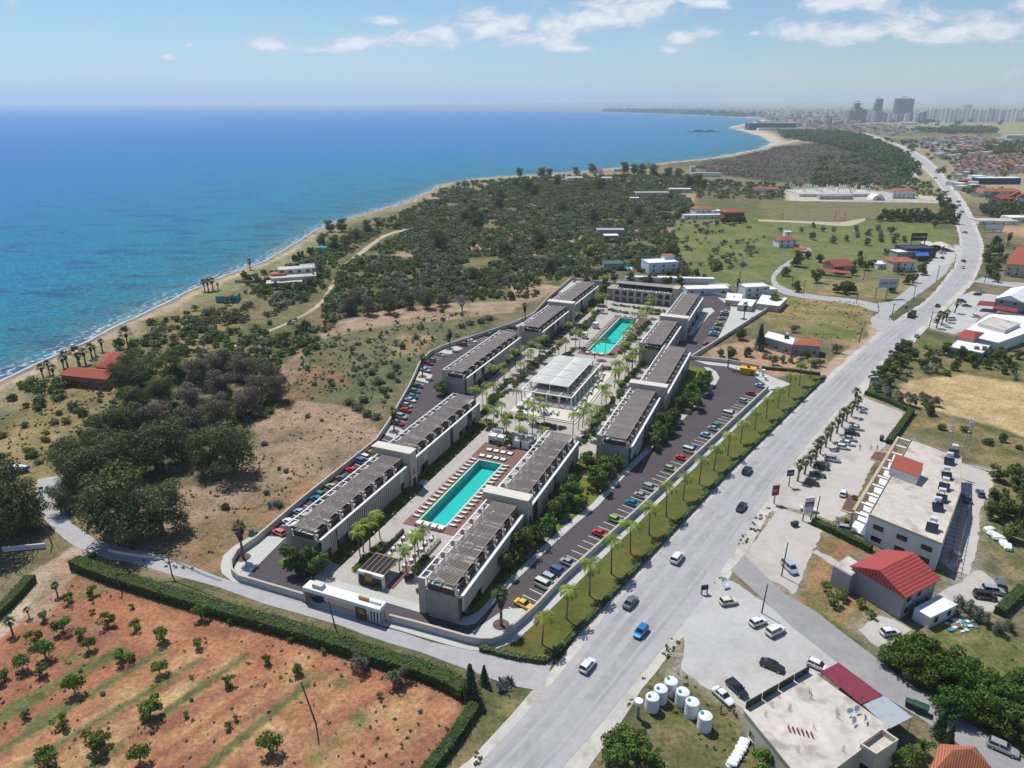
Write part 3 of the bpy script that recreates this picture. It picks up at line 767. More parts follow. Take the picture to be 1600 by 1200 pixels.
class Leaves:
 """many leaf-sized faces gathered as one mesh, with a random tint per leaf"""
 def __init__(s, seed=0):
  s.r = np.random.RandomState(seed)
  s.q, s.t = [], []
 def shell(s, c, rad, n, size, squash=1.0, up=0.25, inner=0.55, tint=(0, 1), asp=0.65):
  r = s.r
  d = r.normal(size=(n, 3))
  d[:, 2] += up
  d /= np.linalg.norm(d, axis=1)[:, None]
  rr = rad * (inner + (1.05 - inner) * r.rand(n) ** 0.45)
  rr = rr * (0.86 + 0.28 * np.sin(d[:, 0] * 5 + c[0]) * np.cos(d[:, 1] * 4 + c[1] * 2 + d[:, 2] * 3))
  p = np.array(c) + d * rr[:, None] * np.array((1, 1, squash))
  nrm = d + r.normal(size=(n, 3)) * 0.55
  nrm /= np.linalg.norm(nrm, axis=1)[:, None]
  s._quads(p, nrm, size * (0.6 + 0.8 * r.rand(n)), asp, tint)
  return s
 def _quads(s, p, nrm, sz, asp, tint):
  r, n = s.r, len(p)
  ref = r.normal(size=(n, 3))
  x = np.cross(nrm, ref)
  x /= np.linalg.norm(x, axis=1)[:, None] + 1e-9
  y = np.cross(nrm, x)
  h = (sz * 0.5)[:, None]
  q = np.stack([p - x * h, p - y * h * asp + nrm * h * 0.15, p + x * h, p + y * h * asp + nrm * h * 0.15], 1)
  s.q.append(q)
  s.t.append(np.repeat(tint[0] + (tint[1] - tint[0]) * r.rand(n), 4))
 def scatter_box(s, box, n, size, asp=0.65, tint=(0, 1), up=0.6):
  r = s.r
  p = np.array([box[0], box[2], box[4]]) + r.rand(n, 3) * np.array([box[1] - box[0], box[3] - box[2], box[5] - box[4]])
  nrm = r.normal(size=(n, 3)) + np.array((0, 0, up))
  nrm /= np.linalg.norm(nrm, axis=1)[:, None]
  s._quads(p, nrm, size * (0.6 + 0.8 * r.rand(n)), asp, tint)
  return s
 def points(s, p, nrm, size, asp=0.65, tint=(0, 1)):
  s._quads(np.asarray(p, float), np.asarray(nrm, float), size * (0.6 + 0.8 * s.r.rand(len(p))), asp, tint)
  return s
 def blade(s, base, tip, w, tint=0.5, fold=0.0):
  b, t = np.array(base, float), np.array(tip, float)
  d = t - b
  side = np.cross(d, (0, 0, 1.0))
  side = side / (np.linalg.norm(side) + 1e-9) * w
  m = b + d * 0.45
  s.q.append(np.stack([b, m - side, t, m + side])[None])
  s.t.append(np.full(4, tint))
  return s
 def mesh(s, name, mat):
  q = np.concatenate(s.q)
  n = len(q)
  me = bpy.data.meshes.new(name)
  me.vertices.add(n * 4)
  me.vertices.foreach_set('co', q.astype(np.float32).ravel())
  me.loops.add(n * 4)
  me.loops.foreach_set('vertex_index', np.arange(n * 4, dtype=np.int32))
  me.polygons.add(n)
  me.polygons.foreach_set('loop_start', np.arange(0, n * 4, 4, dtype=np.int32))
  me.polygons.foreach_set('loop_total', np.full(n, 4, np.int32))
  a = me.attributes.new('tint', 'FLOAT', 'POINT')
  a.data.foreach_set('value', np.concatenate(s.t).astype(np.float32))
  me.materials.append(MATS[mat])
  me.update()
  return me
def remat(me, mat):
 c = me.copy()
 c.materials.clear()
 c.materials.append(MATS[mat])
 return c
def limb_mesh(h, spread, seed, rad=0.28, k=5, mat='bark', z_split=0.3):
 r = random.Random(seed)
 mb = MB()
 top = Vector((r.uniform(-.4, .4), r.uniform(-.4, .4), h * z_split))
 mb.tube([(0, 0, -0.2), top * 0.5 + Vector((0, 0, 0.1)), top], [rad * 1.35, rad * 1.05, rad * 0.9], 7)
 for i in range(k):
  a = 2 * math.pi * i / k + r.uniform(-.3, .3)
  e = Vector((math.cos(a) * spread * r.uniform(.5, .9), math.sin(a) * spread * r.uniform(.5, .9), h * r.uniform(.6, .92)))
  m = top.lerp(e, 0.5) + Vector((r.uniform(-.3, .3), r.uniform(-.3, .3), 0.25 * h * 0.2))
  mb.tube([top, m, e], [rad * 0.6, rad * 0.38, rad * 0.14], 5)
  for j in range(2):
   f = m.lerp(e, 0.3) + Vector((r.uniform(-1, 1), r.uniform(-1, 1), r.uniform(0.2, 1))) * spread * 0.4
   mb.tube([m, m.lerp(f, .5), f], [rad * 0.26, rad * 0.18, rad * 0.07], 4)
 return mb.mesh('trunk', mat)
def crown_mesh(h, w, seed, n=1500, leaf=0.55, mat='gum_leaf', z0=0.35, lobes=11, squash=0.75):
 r = random.Random(seed)
 L_ = Leaves(seed)
 for i in range(lobes):
  a = r.uniform(0, 6.28)
  d = w * 0.5 * r.uniform(0.15, 0.72)
  z = h * (z0 + (0.86 - z0) * r.random())
  k = 1 - 0.5 * abs(z / h - 0.6)
  rad = w * 0.5 * r.uniform(0.3, 0.48) * k
  L_.shell((math.cos(a) * d * k, math.sin(a) * d * k, z), rad, n // lobes, leaf, squash, 0.3, tint=sorted((r.uniform(0, .5), r.uniform(.5, 1))))
 return L_.mesh('crown', mat)
def tree_kit(name, label, cat, trunk, crown):
 t = thing(name, label, cat)
 link('trunk', trunk, t)
 link('crown', crown, t)
 return t
PARK = []                     # kits themselves are removed again at the end
def kit(o):
 PARK.append(o)
 return o
GUM_T = [limb_mesh(11, 4.2, 100 + i, 0.36) for i in range(3)]
GUM_C = [crown_mesh(12, 13, 200 + i, 7000, 0.44, 'gum_leaf', 0.18, 26) for i in range(4)]
GUM_B = [remat(m, 'gum_leaf_brown') for m in GUM_C[:2]]
GUMS = [kit(tree_kit('gum_tree', 'x', 'tree', GUM_T[i % 3], (GUM_C + GUM_B)[i])) for i in range(6)]
GARD_T = limb_mesh(4, 1.4, 5, 0.16)
GARD_C = [crown_mesh(5, 5.4, 300 + i, 2200, 0.42, 'garden_leaf', 0.2, 14) for i in range(3)]
GARDS = [kit(tree_kit('garden_tree', 'x', 'tree', GARD_T, c)) for c in GARD_C]
LIMES = [kit(tree_kit('garden_tree', 'x', 'tree', GARD_T, remat(c, 'lime_leaf'))) for c in GARD_C[:2]]
CIT_T = limb_mesh(2.2, 0.8, 9, 0.09, z_split=0.25)
CIT_C = [crown_mesh(2.9, 3.6, 400 + i, 760, 0.36, 'citrus_leaf', 0.16, 10, 0.85) for i in range(4)]
CITS = [kit(tree_kit('fruit_tree', 'x', 'fruit tree', CIT_T, c)) for c in CIT_C]
OLV_C = [crown_mesh(3.6, 4.6, 450 + i, 1300, 0.32, 'grey_leaf', 0.16, 12, 0.9) for i in range(2)]
OLIVES = [kit(tree_kit('olive_tree', 'x', 'olive tree', limb_mesh(3, 1.1, 15, 0.14, z_split=0.25), c)) for c in OLV_C]
DARK_C = [remat(c, 'scrub_leaf') for c in GARD_C]
DARKS = [kit(tree_kit('bushy_tree', 'x', 'tree', GARD_T, c)) for c in DARK_C]
ficus_c = [crown_mesh(6.5, 8.5, 480 + i, 3600, 0.5, 'hedge_leaf', 0.2, 20, 0.8) for i in range(2)]
FICUS = [kit(tree_kit('evergreen_tree', 'x', 'tree', limb_mesh(5, 2.4, 19, 0.26), c)) for c in ficus_c]
def shrub_mesh(seed, w=3.4, h=2.0, n=420, leaf=0.42, mat='scrub_leaf'):
 r = random.Random(seed)
 L_ = Leaves(seed)
 k = 6
 for i in range(k):
  a = r.uniform(0, 6.28)
  d = w * 0.3 * r.random()
  L_.shell((math.cos(a) * d, math.sin(a) * d, h * r.uniform(.25, .5)), w * r.uniform(.2, .34), n // k, leaf, h / w * 1.5, 0.5, tint=sorted((r.uniform(0, .5), r.uniform(.5, 1))))
 return L_.mesh('shrub', mat)
SHR = [shrub_mesh(500 + i) for i in range(5)]
SHR_G = [remat(m, 'grey_leaf') for m in SHR[:2]]
SHR_B = [remat(m, 'gum_leaf_brown') for m in SHR[2:4]]
SHR_C = [remat(m, 'garden_leaf') for m in SHR[:3]]
def frond_palm(seed, h=7.6, nf=15, fl=2.7, bend=0.25):
 r = random.Random(seed)
 tm = MB()
 bx, by = r.uniform(-bend, bend), r.uniform(-bend, bend)
 tm.tube([(0, 0, -0.1), (bx * .35, by * .35, h * .35), (bx * .8, by * .8, h * .7), (bx, by, h)], [0.20, 0.15, 0.125, 0.12], 7)
 L_ = Leaves(seed)
 for i in range(nf):
  a = 2 * math.pi * i / nf + r.uniform(-.2, .2)
  e0 = r.uniform(-0.1, 1.05)
  ln = fl * r.uniform(.85, 1.1)
  dx, dy = math.cos(a), math.sin(a)
  pts = []
  x, z, e = 0.0, 0.0, e0
  for k in range(8):
   pts.append(Vector((bx + dx * x, by + dy * x, h + 0.05 + z)))
   x += math.cos(e) * ln / 7
   z += math.sin(e) * ln / 7
   e -= 0.22 + 0.05 * k * 0.5
  tn = r.random()
  for k in range(7):
   p, q = pts[k], pts[k + 1]
   d = (q - p).normalized()
   sd = Vector((-dy, dx, 0))
   w = 0.75 * math.sin(math.pi * (0.16 + 0.8 * k / 7.5)) + 0.1
   for sg in (1, -1):
    for f in (0.0, 0.5):
     b = p.lerp(q, f)
     L_.blade(b, b + sd * sg * w + d * 0.42 - Vector((0, 0, 0.22 * w)), 0.085, min(1, max(0, tn + r.uniform(-.25, .25))))
  L_.blade(pts[0], pts[4], 0.05, 0.2)
  L_.blade(pts[3], pts[7], 0.045, 0.2)
 return tm.mesh('trunk', 'palm_trunk'), L_.mesh('crown', 'palm_leaf')
PALMS = []
for i in range(4):
 a_, b_ = frond_palm(600 + i)
 PALMS.append(kit(tree_kit('coconut_palm', 'x', 'palm tree', a_, b_)))
def fan_palm(seed, h=7.5, cr=1.7, skirt=2.6, nb=60, sk_w=0.9):
 r = random.Random(seed)
 tm = MB()
 bx = r.uniform(-.2, .2)
 tm.tube([(0, 0, -0.1), (bx * .5, 0, h * .5), (bx, 0, h)], [0.32, 0.24, 0.22], 8)
 L_ = Leaves(seed)
 for i in range(nb):
  a, e = r.uniform(0, 6.28), r.uniform(-0.35, 1.35)
  d = Vector((math.cos(a) * math.cos(e), math.sin(a) * math.cos(e), math.sin(e)))
  b = Vector((bx, 0, h)) + d * cr * 0.35
  tn = r.random()
  for k in range(5):
   o = Vector((r.uniform(-1, 1), r.uniform(-1, 1), r.uniform(-1, .6))) * 0.42
   L_.blade(b, Vector((bx, 0, h)) + d * cr * r.uniform(.85, 1.1) + o, 0.09, tn)
 D = Leaves(seed + 1)
 for i in range(int(90 * skirt)):
  a, t = r.uniform(0, 6.28), r.random()
  z = h - 0.1 - t * skirt
  w = sk_w * (1 - 0.75 * t) + 0.25
  D.blade((bx + math.cos(a) * 0.2, math.sin(a) * 0.2, z + 0.3), (bx + math.cos(a) * w, math.sin(a) * w, z - 0.75), 0.13, r.random())
 t = thing('fan_palm', 'x', 'palm tree')
 link('trunk', tm.mesh('trunk', 'palm_trunk'), t)
 link('crown', L_.mesh('crown', 'fan_leaf'), t)
 link('dead_leaf_skirt', D.mesh('skirt', 'dead_leaf'), t)
 return t
FANS = [kit(fan_palm(700 + i)) for i in range(2)]
STUMPY = [kit(fan_palm(720 + i, 4.6, 1.75, 1.1, 64, 0.5)) for i in range(2)]
DATES = [kit(fan_palm(740, 5.5, 2.9, 0.8, 80, 0.5))]
def cypress_mesh(seed, h=8.0, w=3.6):
 L_ = Leaves(seed)
 for k in range(14):
  t = k / 13
  L_.shell((rnd.uniform(-.1, .1), rnd.uniform(-.1, .1), h * (0.07 + 0.87 * t)), w * 0.5 * (1.0 - 0.86 * t) + 0.1, 260 - int(180 * t), 0.34, 0.9, 0.2)
 return L_.mesh('crown', 'cypress_leaf')
CYP = kit(tree_kit('cypress', 'x', 'cypress tree', MB().tube([(0, 0, -.1), (0, 0, 6)], [0.2, 0.05], 6).mesh('trunk', 'bark'), cypress_mesh(1)))
def agave_mesh(seed):
 r = random.Random(seed)
 L_ = Leaves(seed)
 for c in range(9):
  cx, cy = r.uniform(-2.0, 2.0), r.uniform(-1.5, 1.5)
  for i in range(22):
   a, e = r.uniform(0, 6.28), r.uniform(0.2, 1.35)
   ln = r.uniform(.9, 1.5)
   L_.blade((cx, cy, 0.05), (cx + math.cos(a) * math.cos(e) * ln, cy + math.sin(a) * math.cos(e) * ln, math.sin(e) * ln), 0.13, r.random())
 return L_.mesh('agave', 'agave_leaf')
AGAVE = agave_mesh(3)
pm('tyre', (0.022, 0.022, 0.024), 0.85, 0.1)
pm('alloy', (0.5, 0.51, 0.52), 0.35, 0.05, metal=0.8)
pm('car_glass', (0.018, 0.024, 0.03), 0.08, 0.1, spec=0.7)
pm('lamp_glass', (0.62, 0.64, 0.66), 0.12, 0.05, spec=0.6)
pm('tail_red', (0.36, 0.012, 0.012), 0.25, 0.05)
pm('trim_black', (0.03, 0.03, 0.032), 0.6, 0.1)
PAINT = {}
for nm, c, met in [('white', (0.74, 0.74, 0.73), 0), ('silver', (0.46, 0.48, 0.5), 0.35), ('grey', (0.17, 0.18, 0.19), 0.3), ('black', (0.018, 0.02, 0.024), 0), ('navy', (0.02, 0.03, 0.065), 0.1),
                   ('blue', (0.012, 0.21, 0.50), 0.1), ('slate blue', (0.10, 0.14, 0.30), 0.2), ('teal', (0.01, 0.20, 0.30), 0.1), ('red', (0.60, 0.03, 0.025), 0), ('maroon', (0.26, 0.03, 0.05), 0.1), ('pink', (0.62, 0.14, 0.13), 0), ('lime', (0.30, 0.42, 0.10), 0),
                   ('green', (0.06, 0.20, 0.11), 0.1), ('pale green', (0.36, 0.42, 0.22), 0), ('yellow', (0.80, 0.50, 0.05), 0), ('cream', (0.66, 0.63, 0.54), 0), ('pale blue', (0.42, 0.52, 0.58), 0.15), ('dark green', (0.035, 0.06, 0.045), 0.1)]:
 PAINT[nm] = pm('car_paint_' + nm.replace(' ', '_'), c, 0.28, 0.03, 0.4, spec=0.55, coat=0.6, metal=met)
def loft(mb, st, mi=0):
 """stations of (x, [(y, z) half ring from keel to centre line]) mirrored"""
 k = len(st[0][1])
 rings = []
 for x, hr in st:
  rings.append([(x, y, z) for y, z in hr] + [(x, -y, z) for y, z in hr[::-1]])
 m = 2 * k
 vs = [p for r_ in rings for p in r_]
 fs = []
 for i in range(len(st) - 1):
  for j in range(m):
   j2 = (j + 1) % m
   fs.append((i * m + j, (i + 1) * m + j, (i + 1) * m + j2, i * m + j2))
 fs.append(tuple(range(m)))
 fs.append(tuple((len(st) - 1) * m + j for j in range(m - 1, -1, -1)))
 mb.add(vs, fs, mi)
CARDIM = {  # length, width, belt, roof, cabin base front/rear, roof front/rear, bonnet height, boot height
 'hatchback': (4.0, 1.72, 0.92, 1.47, 1.05, -1.88, 0.35, -1.55, 0.86, 0.92),
 'saloon': (4.55, 1.78, 0.90, 1.42, 1.00, -1.55, 0.30, -0.95, 0.82, 0.92),
 'suv': (4.5, 1.86, 1.08, 1.72, 1.15, -2.12, 0.55, -1.9, 1.02, 1.08),
 'van': (4.7, 1.85, 1.12, 1.92, 1.55, -2.25, 0.9, -2.15, 1.05, 1.12),
 'estate': (4.6, 1.78, 0.92, 1.50, 1.05, -2.15, 0.35, -1.85, 0.84, 0.92),
}
CARKIT = {}
def wheel_mesh(r=0.33, w=0.22):
 mb = MB()
 pr = [(r * .55, -w / 2), (r * .93, -w / 2), (r, -w * .35), (r, w * .35), (r * .93, w / 2), (r * .55, w / 2)]
 mb.lathe(pr, 14, 0)
 mb.lathe([(0.02, -w / 2 - .005), (r * .56, -w / 2 - .004), (r * .56, w / 2 + .004), (0.02, w / 2 + .005)], 10, 1)
 mb.v = [(x, z, y) for x, y, z in mb.v]
 return mb.mesh('wheel', ['tyre', 'alloy'])
WHEEL = wheel_mesh()
for kd, (ln, wd, belt, roof, c0, c1, r0, r1, bon, boot) in CARDIM.items():
 h, w = ln / 2, wd / 2
 b = MB()
 zs = 0.24
 def ring(k, top, zl=zs):
  return [(w * 0.86 * k, zl), (w * 0.99 * k, zl + 0.2), (w * k, (zl + top) / 2 + .08), (w * 0.965 * k, top - 0.08), (w * 0.88 * k, top)]
 sts = [(-h, ring(.84, boot - .14, .34)), (-h + .12, ring(.94, boot - .03, .26)), (-h + .5, ring(1, boot)), (c1, ring(1, belt)), (0, ring(1, belt)), (c0, ring(1, belt - .01)), (c0 + .35, ring(.99, bon + .03)), (h - .45, ring(.95, bon - .05)), (h - .1, ring(.86, bon - .16, .26)), (h, ring(.74, bon - .26, .34))]
 sts = sorted(sts, key=lambda s: s[0])
 loft(b, sts)
 rw, bw_ = w * 0.74, w * 0.87
 b.add([(r0, rw, roof), (r1, rw, roof), (r1, -rw, roof), (r0, -rw, roof), (r0 - .18, rw * .93, roof + .035), (r1 + .18, rw * .93, roof + .035), (r1 + .18, -rw * .93, roof + .035), (r0 - .18, -rw * .93, roof + .035)],
          [(4, 5, 6, 7), (0, 1, 5, 4), (1, 2, 6, 5), (2, 3, 7, 6), (3, 0, 4, 7)])
 for sg in (1, -1):
  for xb, xt in ((c0, r0), (c1, r1), ((c0 + c1) / 2 + .1, (r0 + r1) / 2 + .1)):
   b.add([(xb - .07, sg * (bw_ + .012), belt), (xb + .07, sg * (bw_ + .012), belt), (xt + .05, sg * (rw + .012), roof), (xt - .05, sg * (rw + .012), roof)], [(0, 1, 2, 3)])
  b.box(c0 - .32, c0 - .12, sg * (w + .07) - .08, sg * (w + .07) + .08, belt - .02, belt + .11)
 body = b.mesh('body', PAINT['white'])
 g_ = MB()
 g_.add([(c0, bw_, belt - .02), (c1, bw_, belt - .02), (c1, -bw_, belt - .02), (c0, -bw_, belt - .02), (r0, rw, roof), (r1, rw, roof), (r1, -rw, roof), (r0, -rw, roof)],
           [(0, 1, 5, 4), (1, 2, 6, 5), (2, 3, 7, 6), (3, 0, 4, 7)])
 glass = g_.mesh('window_glass', 'car_glass')
 t = kit(thing('car', 'x', 'car'))
 bo = link('body', body, t)
 bo.material_slots[0].link = 'OBJECT'
 bo.material_slots[0].material = PAINT['white']
 link('window_glass', glass, t)
 for sx in (h * .62, -h * .60):
  for sy in (w - .1, -w + .1):
   link('wheel', WHEEL, t, (sx, sy, 0.33))
 hl = MB().box(-.07, .07, -.17, .17, -.065, .065).mesh('headlight', 'lamp_glass')
 tl = MB().box(-.05, .05, -.13, .13, -.10, .10).mesh('tail_light', 'tail_red')
 for sy in (1, -1):
  link('headlight', hl, t, (h - .15, sy * w * .6, bon - .27))
  link('tail_light', tl, t, (-h + .06, sy * w * .68, boot - .2))
 bm_ = MB().box(-h - .02, -h + .12, -w * .78, w * .78, .3, .46).box(h - .12, h + .02, -w * .68, w * .68, .3, .44)
 link('bumper', bm_.mesh('bumper', 'trim_black'), t)
 CARKIT[kd] = t
def car(kind, paint, loc, rz, label, group=None, scale=1.0):
 o = dup(CARKIT[kind], loc, rz, scale, label, group)
 o.name = {'van': 'van'}.get(kind, 'car')
 o['category'] = 'van' if kind == 'van' else 'car'
 for c in o.children:
  if c.name.startswith('body'):
   c.material_slots[0].link = 'OBJECT'
   c.material_slots[0].material = PAINT[paint]
 return o
def ang(p, q):
 return math.atan2(q[1] - p[1], q[0] - p[0])
def plant(kits, p, s=1.0, label='x', group=None, rz=None, cat=None):
 if not isinstance(s, tuple):
  s = (s, s, s * rnd.uniform(.88, 1.1))
 o = dup(rnd.choice(kits), (p[0], p[1], p[2] if len(p) > 2 else 0), rnd.uniform(0, 6.28) if rz is None else rz, s, label, group)
 o.rotation_euler[0], o.rotation_euler[1] = rnd.gauss(0, .03), rnd.gauss(0, .03)
 if cat:
  o['category'] = cat
 return o
def shrub(meshes, p, s, label, group=None, cat='shrub', name='shrub'):
 o = link(name, rnd.choice(meshes), None, (p[0], p[1], p[2] if len(p) > 2 else 0), rnd.uniform(0, 6.28))
 o.scale = s if isinstance(s, (tuple, list)) else (s, s, s)
 return tag(o, label, cat, group)
def hedge_along(name, pts, w, h, mat, label, dens=26, leaf=0.4, group=None, seed=1, extra=None, cat='hedge'):
 """clipped hedge following a line on the ground: a solid of leaves with a dark woody core"""
 L_ = Leaves(seed)
 core = MB()
 r = L_.r
 for a, b in zip(pts[:-1], pts[1:]):
  a, b = Vector(a), Vector(b)
  d = b - a
  ln = d.length
  d.normalize()
  s = Vector((-d.y, d.x, 0))
  n = int(ln * dens)
  t = r.rand(n) * ln
  face = r.rand(n)
  lat = np.where(face < 0.45, r.uniform(-w / 2, w / 2, n), np.where(face < 0.72, w / 2, -w / 2)) + r.normal(size=n) * 0.08
  z = np.where(face < 0.45, h, r.rand(n) * h) + r.normal(size=n) * 0.10 + 0.12 * np.sin(t * 1.7) + 0.07 * np.sin(t * 4.1)
  p = np.stack([a.x + d.x * t + s.x * lat, a.y + d.y * t + s.y * lat, z], 1)
  nr = np.where((face < 0.45)[:, None], np.array([[0, 0, 1.0]]), np.array([[s.x, s.y, 0.3]]) * np.sign(lat)[:, None]) + r.normal(size=(n, 3)) * 0.5
  nr /= np.linalg.norm(nr, axis=1)[:, None]
  L_.points(p, nr, leaf, 0.7)
  q = w * 0.44
  core.prism([(a + s * q)[:2], (a - s * q)[:2], (b - s * q)[:2], (b + s * q)[:2]], 0, h * 0.93)
 t = thing(name, label, cat, pts[0], 0, group)
 me = L_.mesh('foliage', mat)
 o = Vector(pts[0])
 me.transform(Matrix.Translation((-o.x, -o.y, 0)))
 cm = core.mesh('stems', 'hedge_core')
 cm.transform(Matrix.Translation((-o.x, -o.y, 0)))
 t.location = (o.x, o.y, 0)
 link('foliage', me, t)
 link('stems', cm, t)
 if extra:
  extra(t, o)
 return t
pm('hedge_core', (0.035, 0.055, 0.016), 0.95, 0.35, 2.0)
# ================================================================== THE RESORT
pm('paving_stone', (0.42, 0.385, 0.35), 0.85, 0.07, 0.9, stain=(0.33, 0.30, 0.27), stain_amt=0.5, stain_scale=0.12, coords='World')
pm('site_asphalt', (0.082, 0.070, 0.074), 0.92, 0.10, 0.6, coords='World')
pm('pavement_concrete', (0.47, 0.475, 0.44), 0.88, 0.05, 0.4, coords='World')
pm('bay_paint', (0.66, 0.64, 0.58), 0.8, 0.08, 3, coords='World')
pm('deck_wood', (0.19, 0.105, 0.078), 0.75, 0.16, 1.5, coords='World')
pm('lawn_green', (0.13, 0.155, 0.022), 0.95, 0.25, 0.9, coords='World', stain=(0.07, 0.095, 0.02), stain_amt=0.8, stain_scale=0.3)
pm('olive_turf', (0.092, 0.104, 0.02), 0.98, 0.28, 0.8, coords='World', stain=(0.15, 0.115, 0.03), stain_amt=0.8, stain_scale=0.12)
pm('pool_tile', (0.006, 0.50, 0.44), 0.5, 0.04, 0.7)
pm('pale_pool_tile', (0.05, 0.62, 0.52), 0.5, 0.04, 0.7)
pm('coping_stone', (0.50, 0.60, 0.52), 0.7, 0.06, 1.5)
pm('clad_stone', (0.37, 0.325, 0.28), 0.9, 0.10, 1.6, bump=0.3, stain=(0.26, 0.235, 0.21), stain_amt=0.5, stain_scale=0.5)
pm('facade_dark', (0.19, 0.17, 0.16), 0.9, 0.1, 0.8)  # darker wall tone behind the fins, for contrast
pm('warm_render', (0.475, 0.415, 0.35), 0.9, 0.05, 0.8)
pm('cream_render', (0.62, 0.58, 0.50), 0.85, 0.04, 0.8)
pm('white_render', (0.74, 0.73, 0.70), 0.8, 0.04, 0.8)
pm('fin_metal', (0.52, 0.475, 0.42), 0.55, 0.05, 1.0)
pm('frosted_panel', (0.36, 0.40, 0.37), 0.35, 0.08, 0.6)
pm('slat_brown', (0.28, 0.238, 0.212), 0.75, 0.16, 1.5)
pm('wood_brown', (0.085, 0.062, 0.055), 0.75, 0.2, 1.5)
pm('terrace_tile', (0.33, 0.30, 0.275), 0.85, 0.09, 0.7)
pm('window_dark', (0.022, 0.022, 0.026), 0.12, 0.3, 0.8, spec=0.6)
pm('tub_water', (0.02, 0.22, 0.27), 0.1, 0.15, 2, spec=0.6)
pm('cushion_white', (0.72, 0.70, 0.66), 0.9, 0.04, 2)
pm('gold_wood', (0.42, 0.26, 0.10), 0.6, 0.15, 2)
pm('gold_letter', (0.85, 0.55, 0.06), 0.4, 0.1, 3)
pm('canvas_white', (0.52, 0.52, 0.475), 0.85, 0.04, 0.8)
pm('mulch', (0.135, 0.085, 0.07), 0.98, 0.25, 2, coords='World')
pm('boundary_render', (0.50, 0.475, 0.44), 0.9, 0.05, 0.5, coords='World', stain=(0.41, 0.385, 0.35), stain_amt=0.5, stain_scale=0.2)
wm_, wb_ = new_mat('pool_water', 0.05, 0.5)
n, l = nt(wm_)
tr_ = n.new('ShaderNodeBsdfTransparent')
tr_.inputs['Color'].default_value = (0.80, 0.98, 0.97, 1)
gl_ = n.new('ShaderNodeBsdfGlossy')
gl_.inputs['Roughness'].default_value = 0.06
g = n.new('ShaderNodeNewGeometry')
rp = noise(n, l, g.outputs['Position'], 1.4, 3)
bp = n.new('ShaderNodeBump')
bp.inputs['Strength'].default_value = 0.25
l.new(rp.outputs[0], bp.inputs['Height'])
l.new(bp.outputs[0], gl_.inputs['Normal'])
mx_ = n.new('ShaderNodeMixShader')
mx_.inputs[0].default_value = 0.05
l.new(tr_.outputs[0], mx_.inputs[1])
l.new(gl_.outputs[0], mx_.inputs[2])
l.new(mx_.outputs[0], n['Material Output'].inputs['Surface'])
def lp(uv):
 return [L(u, v) for u, v in uv]
def lrects(name, rects, z, m, kind='structure'):
 mb = MB()
 for u0, u1, v0, v1 in rects:
  mb.sheet([L(u0, v0), L(u1, v0), L(u1, v1), L(u0, v1)], z)
 return structure(name, mb, m, kind)
def slab(name, uv, z0, z1, m):
 return structure(name, MB().prism([p[:2] for p in lp(uv)], z0, z1), m)
SITE = [(-36.3, 13), (-35.9, 24), (-35.7, 32), (-34.6, 35.2), (-33, 36.7), (-30, 37.5), (-21.6, 39.9), (-9.9, 42.0), (25.6, 51), (68, 61.2), (128.3, 75.6), (140, 74), (147, 70.5), (151, 58), (151.5, 44), (243, 67), (258.5, 52), (267, 34), (267, -24), (267.6, -34), (270, -47.5), (224, -45), (188, -40.6),
  (166.4, -44.3), (123.5, -58.8), (105.6, -58.3), (78.4, -48.5), (46.8, -38.2), (33.6, -34.6), (-6, -33.2), (-24, -31.8), (-30, -32.2), (-34.2, -30.4), (-36.4, -28), (-37.6, -25), (-37.4, -7)]
D1, D2 = (-3.4, 47.7, -3.4, 11.3), (141, 206, -3, 14)
lrects('courtyard_paving', [(-30.5, D1[0], -10.5, 17.6), (D1[0], D1[1], -11, D1[2]), (D1[0], D1[1], D1[3], 17.6), (D1[1], D2[0], -25, 33), (D2[0], D2[1], -19, D2[2]), (D2[0], D2[1], D2[3], 25.5), (D2[1], 232.5, -19, 26)], 0.05, 'paving_stone')
def ring_rects(o, p):
 return [(o[0], p[0], o[2], o[3]), (p[1], o[1], o[2], o[3]), (p[0], p[1], o[2], p[2]), (p[0], p[1], p[3], o[3])]
P1, P2 = (0, 35.8, 0, 7.3), (146, 202, 0.5, 9.2)
from mathutils.geometry import tessellate_polygon
holes = [[L(D[0] + .3, D[2] + .3), L(D[1] - .3, D[2] + .3), L(D[1] - .3, D[3] - .3), L(D[0] + .3, D[3] - .3)] for D in (D1, D2)]
loops = [lp(SITE)] + holes
mb_ = MB().add([(p.x, p.y, .035) for q in loops for p in q], [])
fl_ = [p for q in loops for p in q]
mb_.f = [tuple(t3) if (fl_[t3[1]] - fl_[t3[0]]).cross(fl_[t3[2]] - fl_[t3[0]]).z > 0 else tuple(t3)[::-1] for t3 in tessellate_polygon(loops)]
mb_.m = [0] * len(mb_.f)
structure('car_park_asphalt', mb_, 'site_asphalt')
lrects('pool_deck', ring_rects(D1, P1) + ring_rects(D2, P2), 0.07, 'deck_wood')
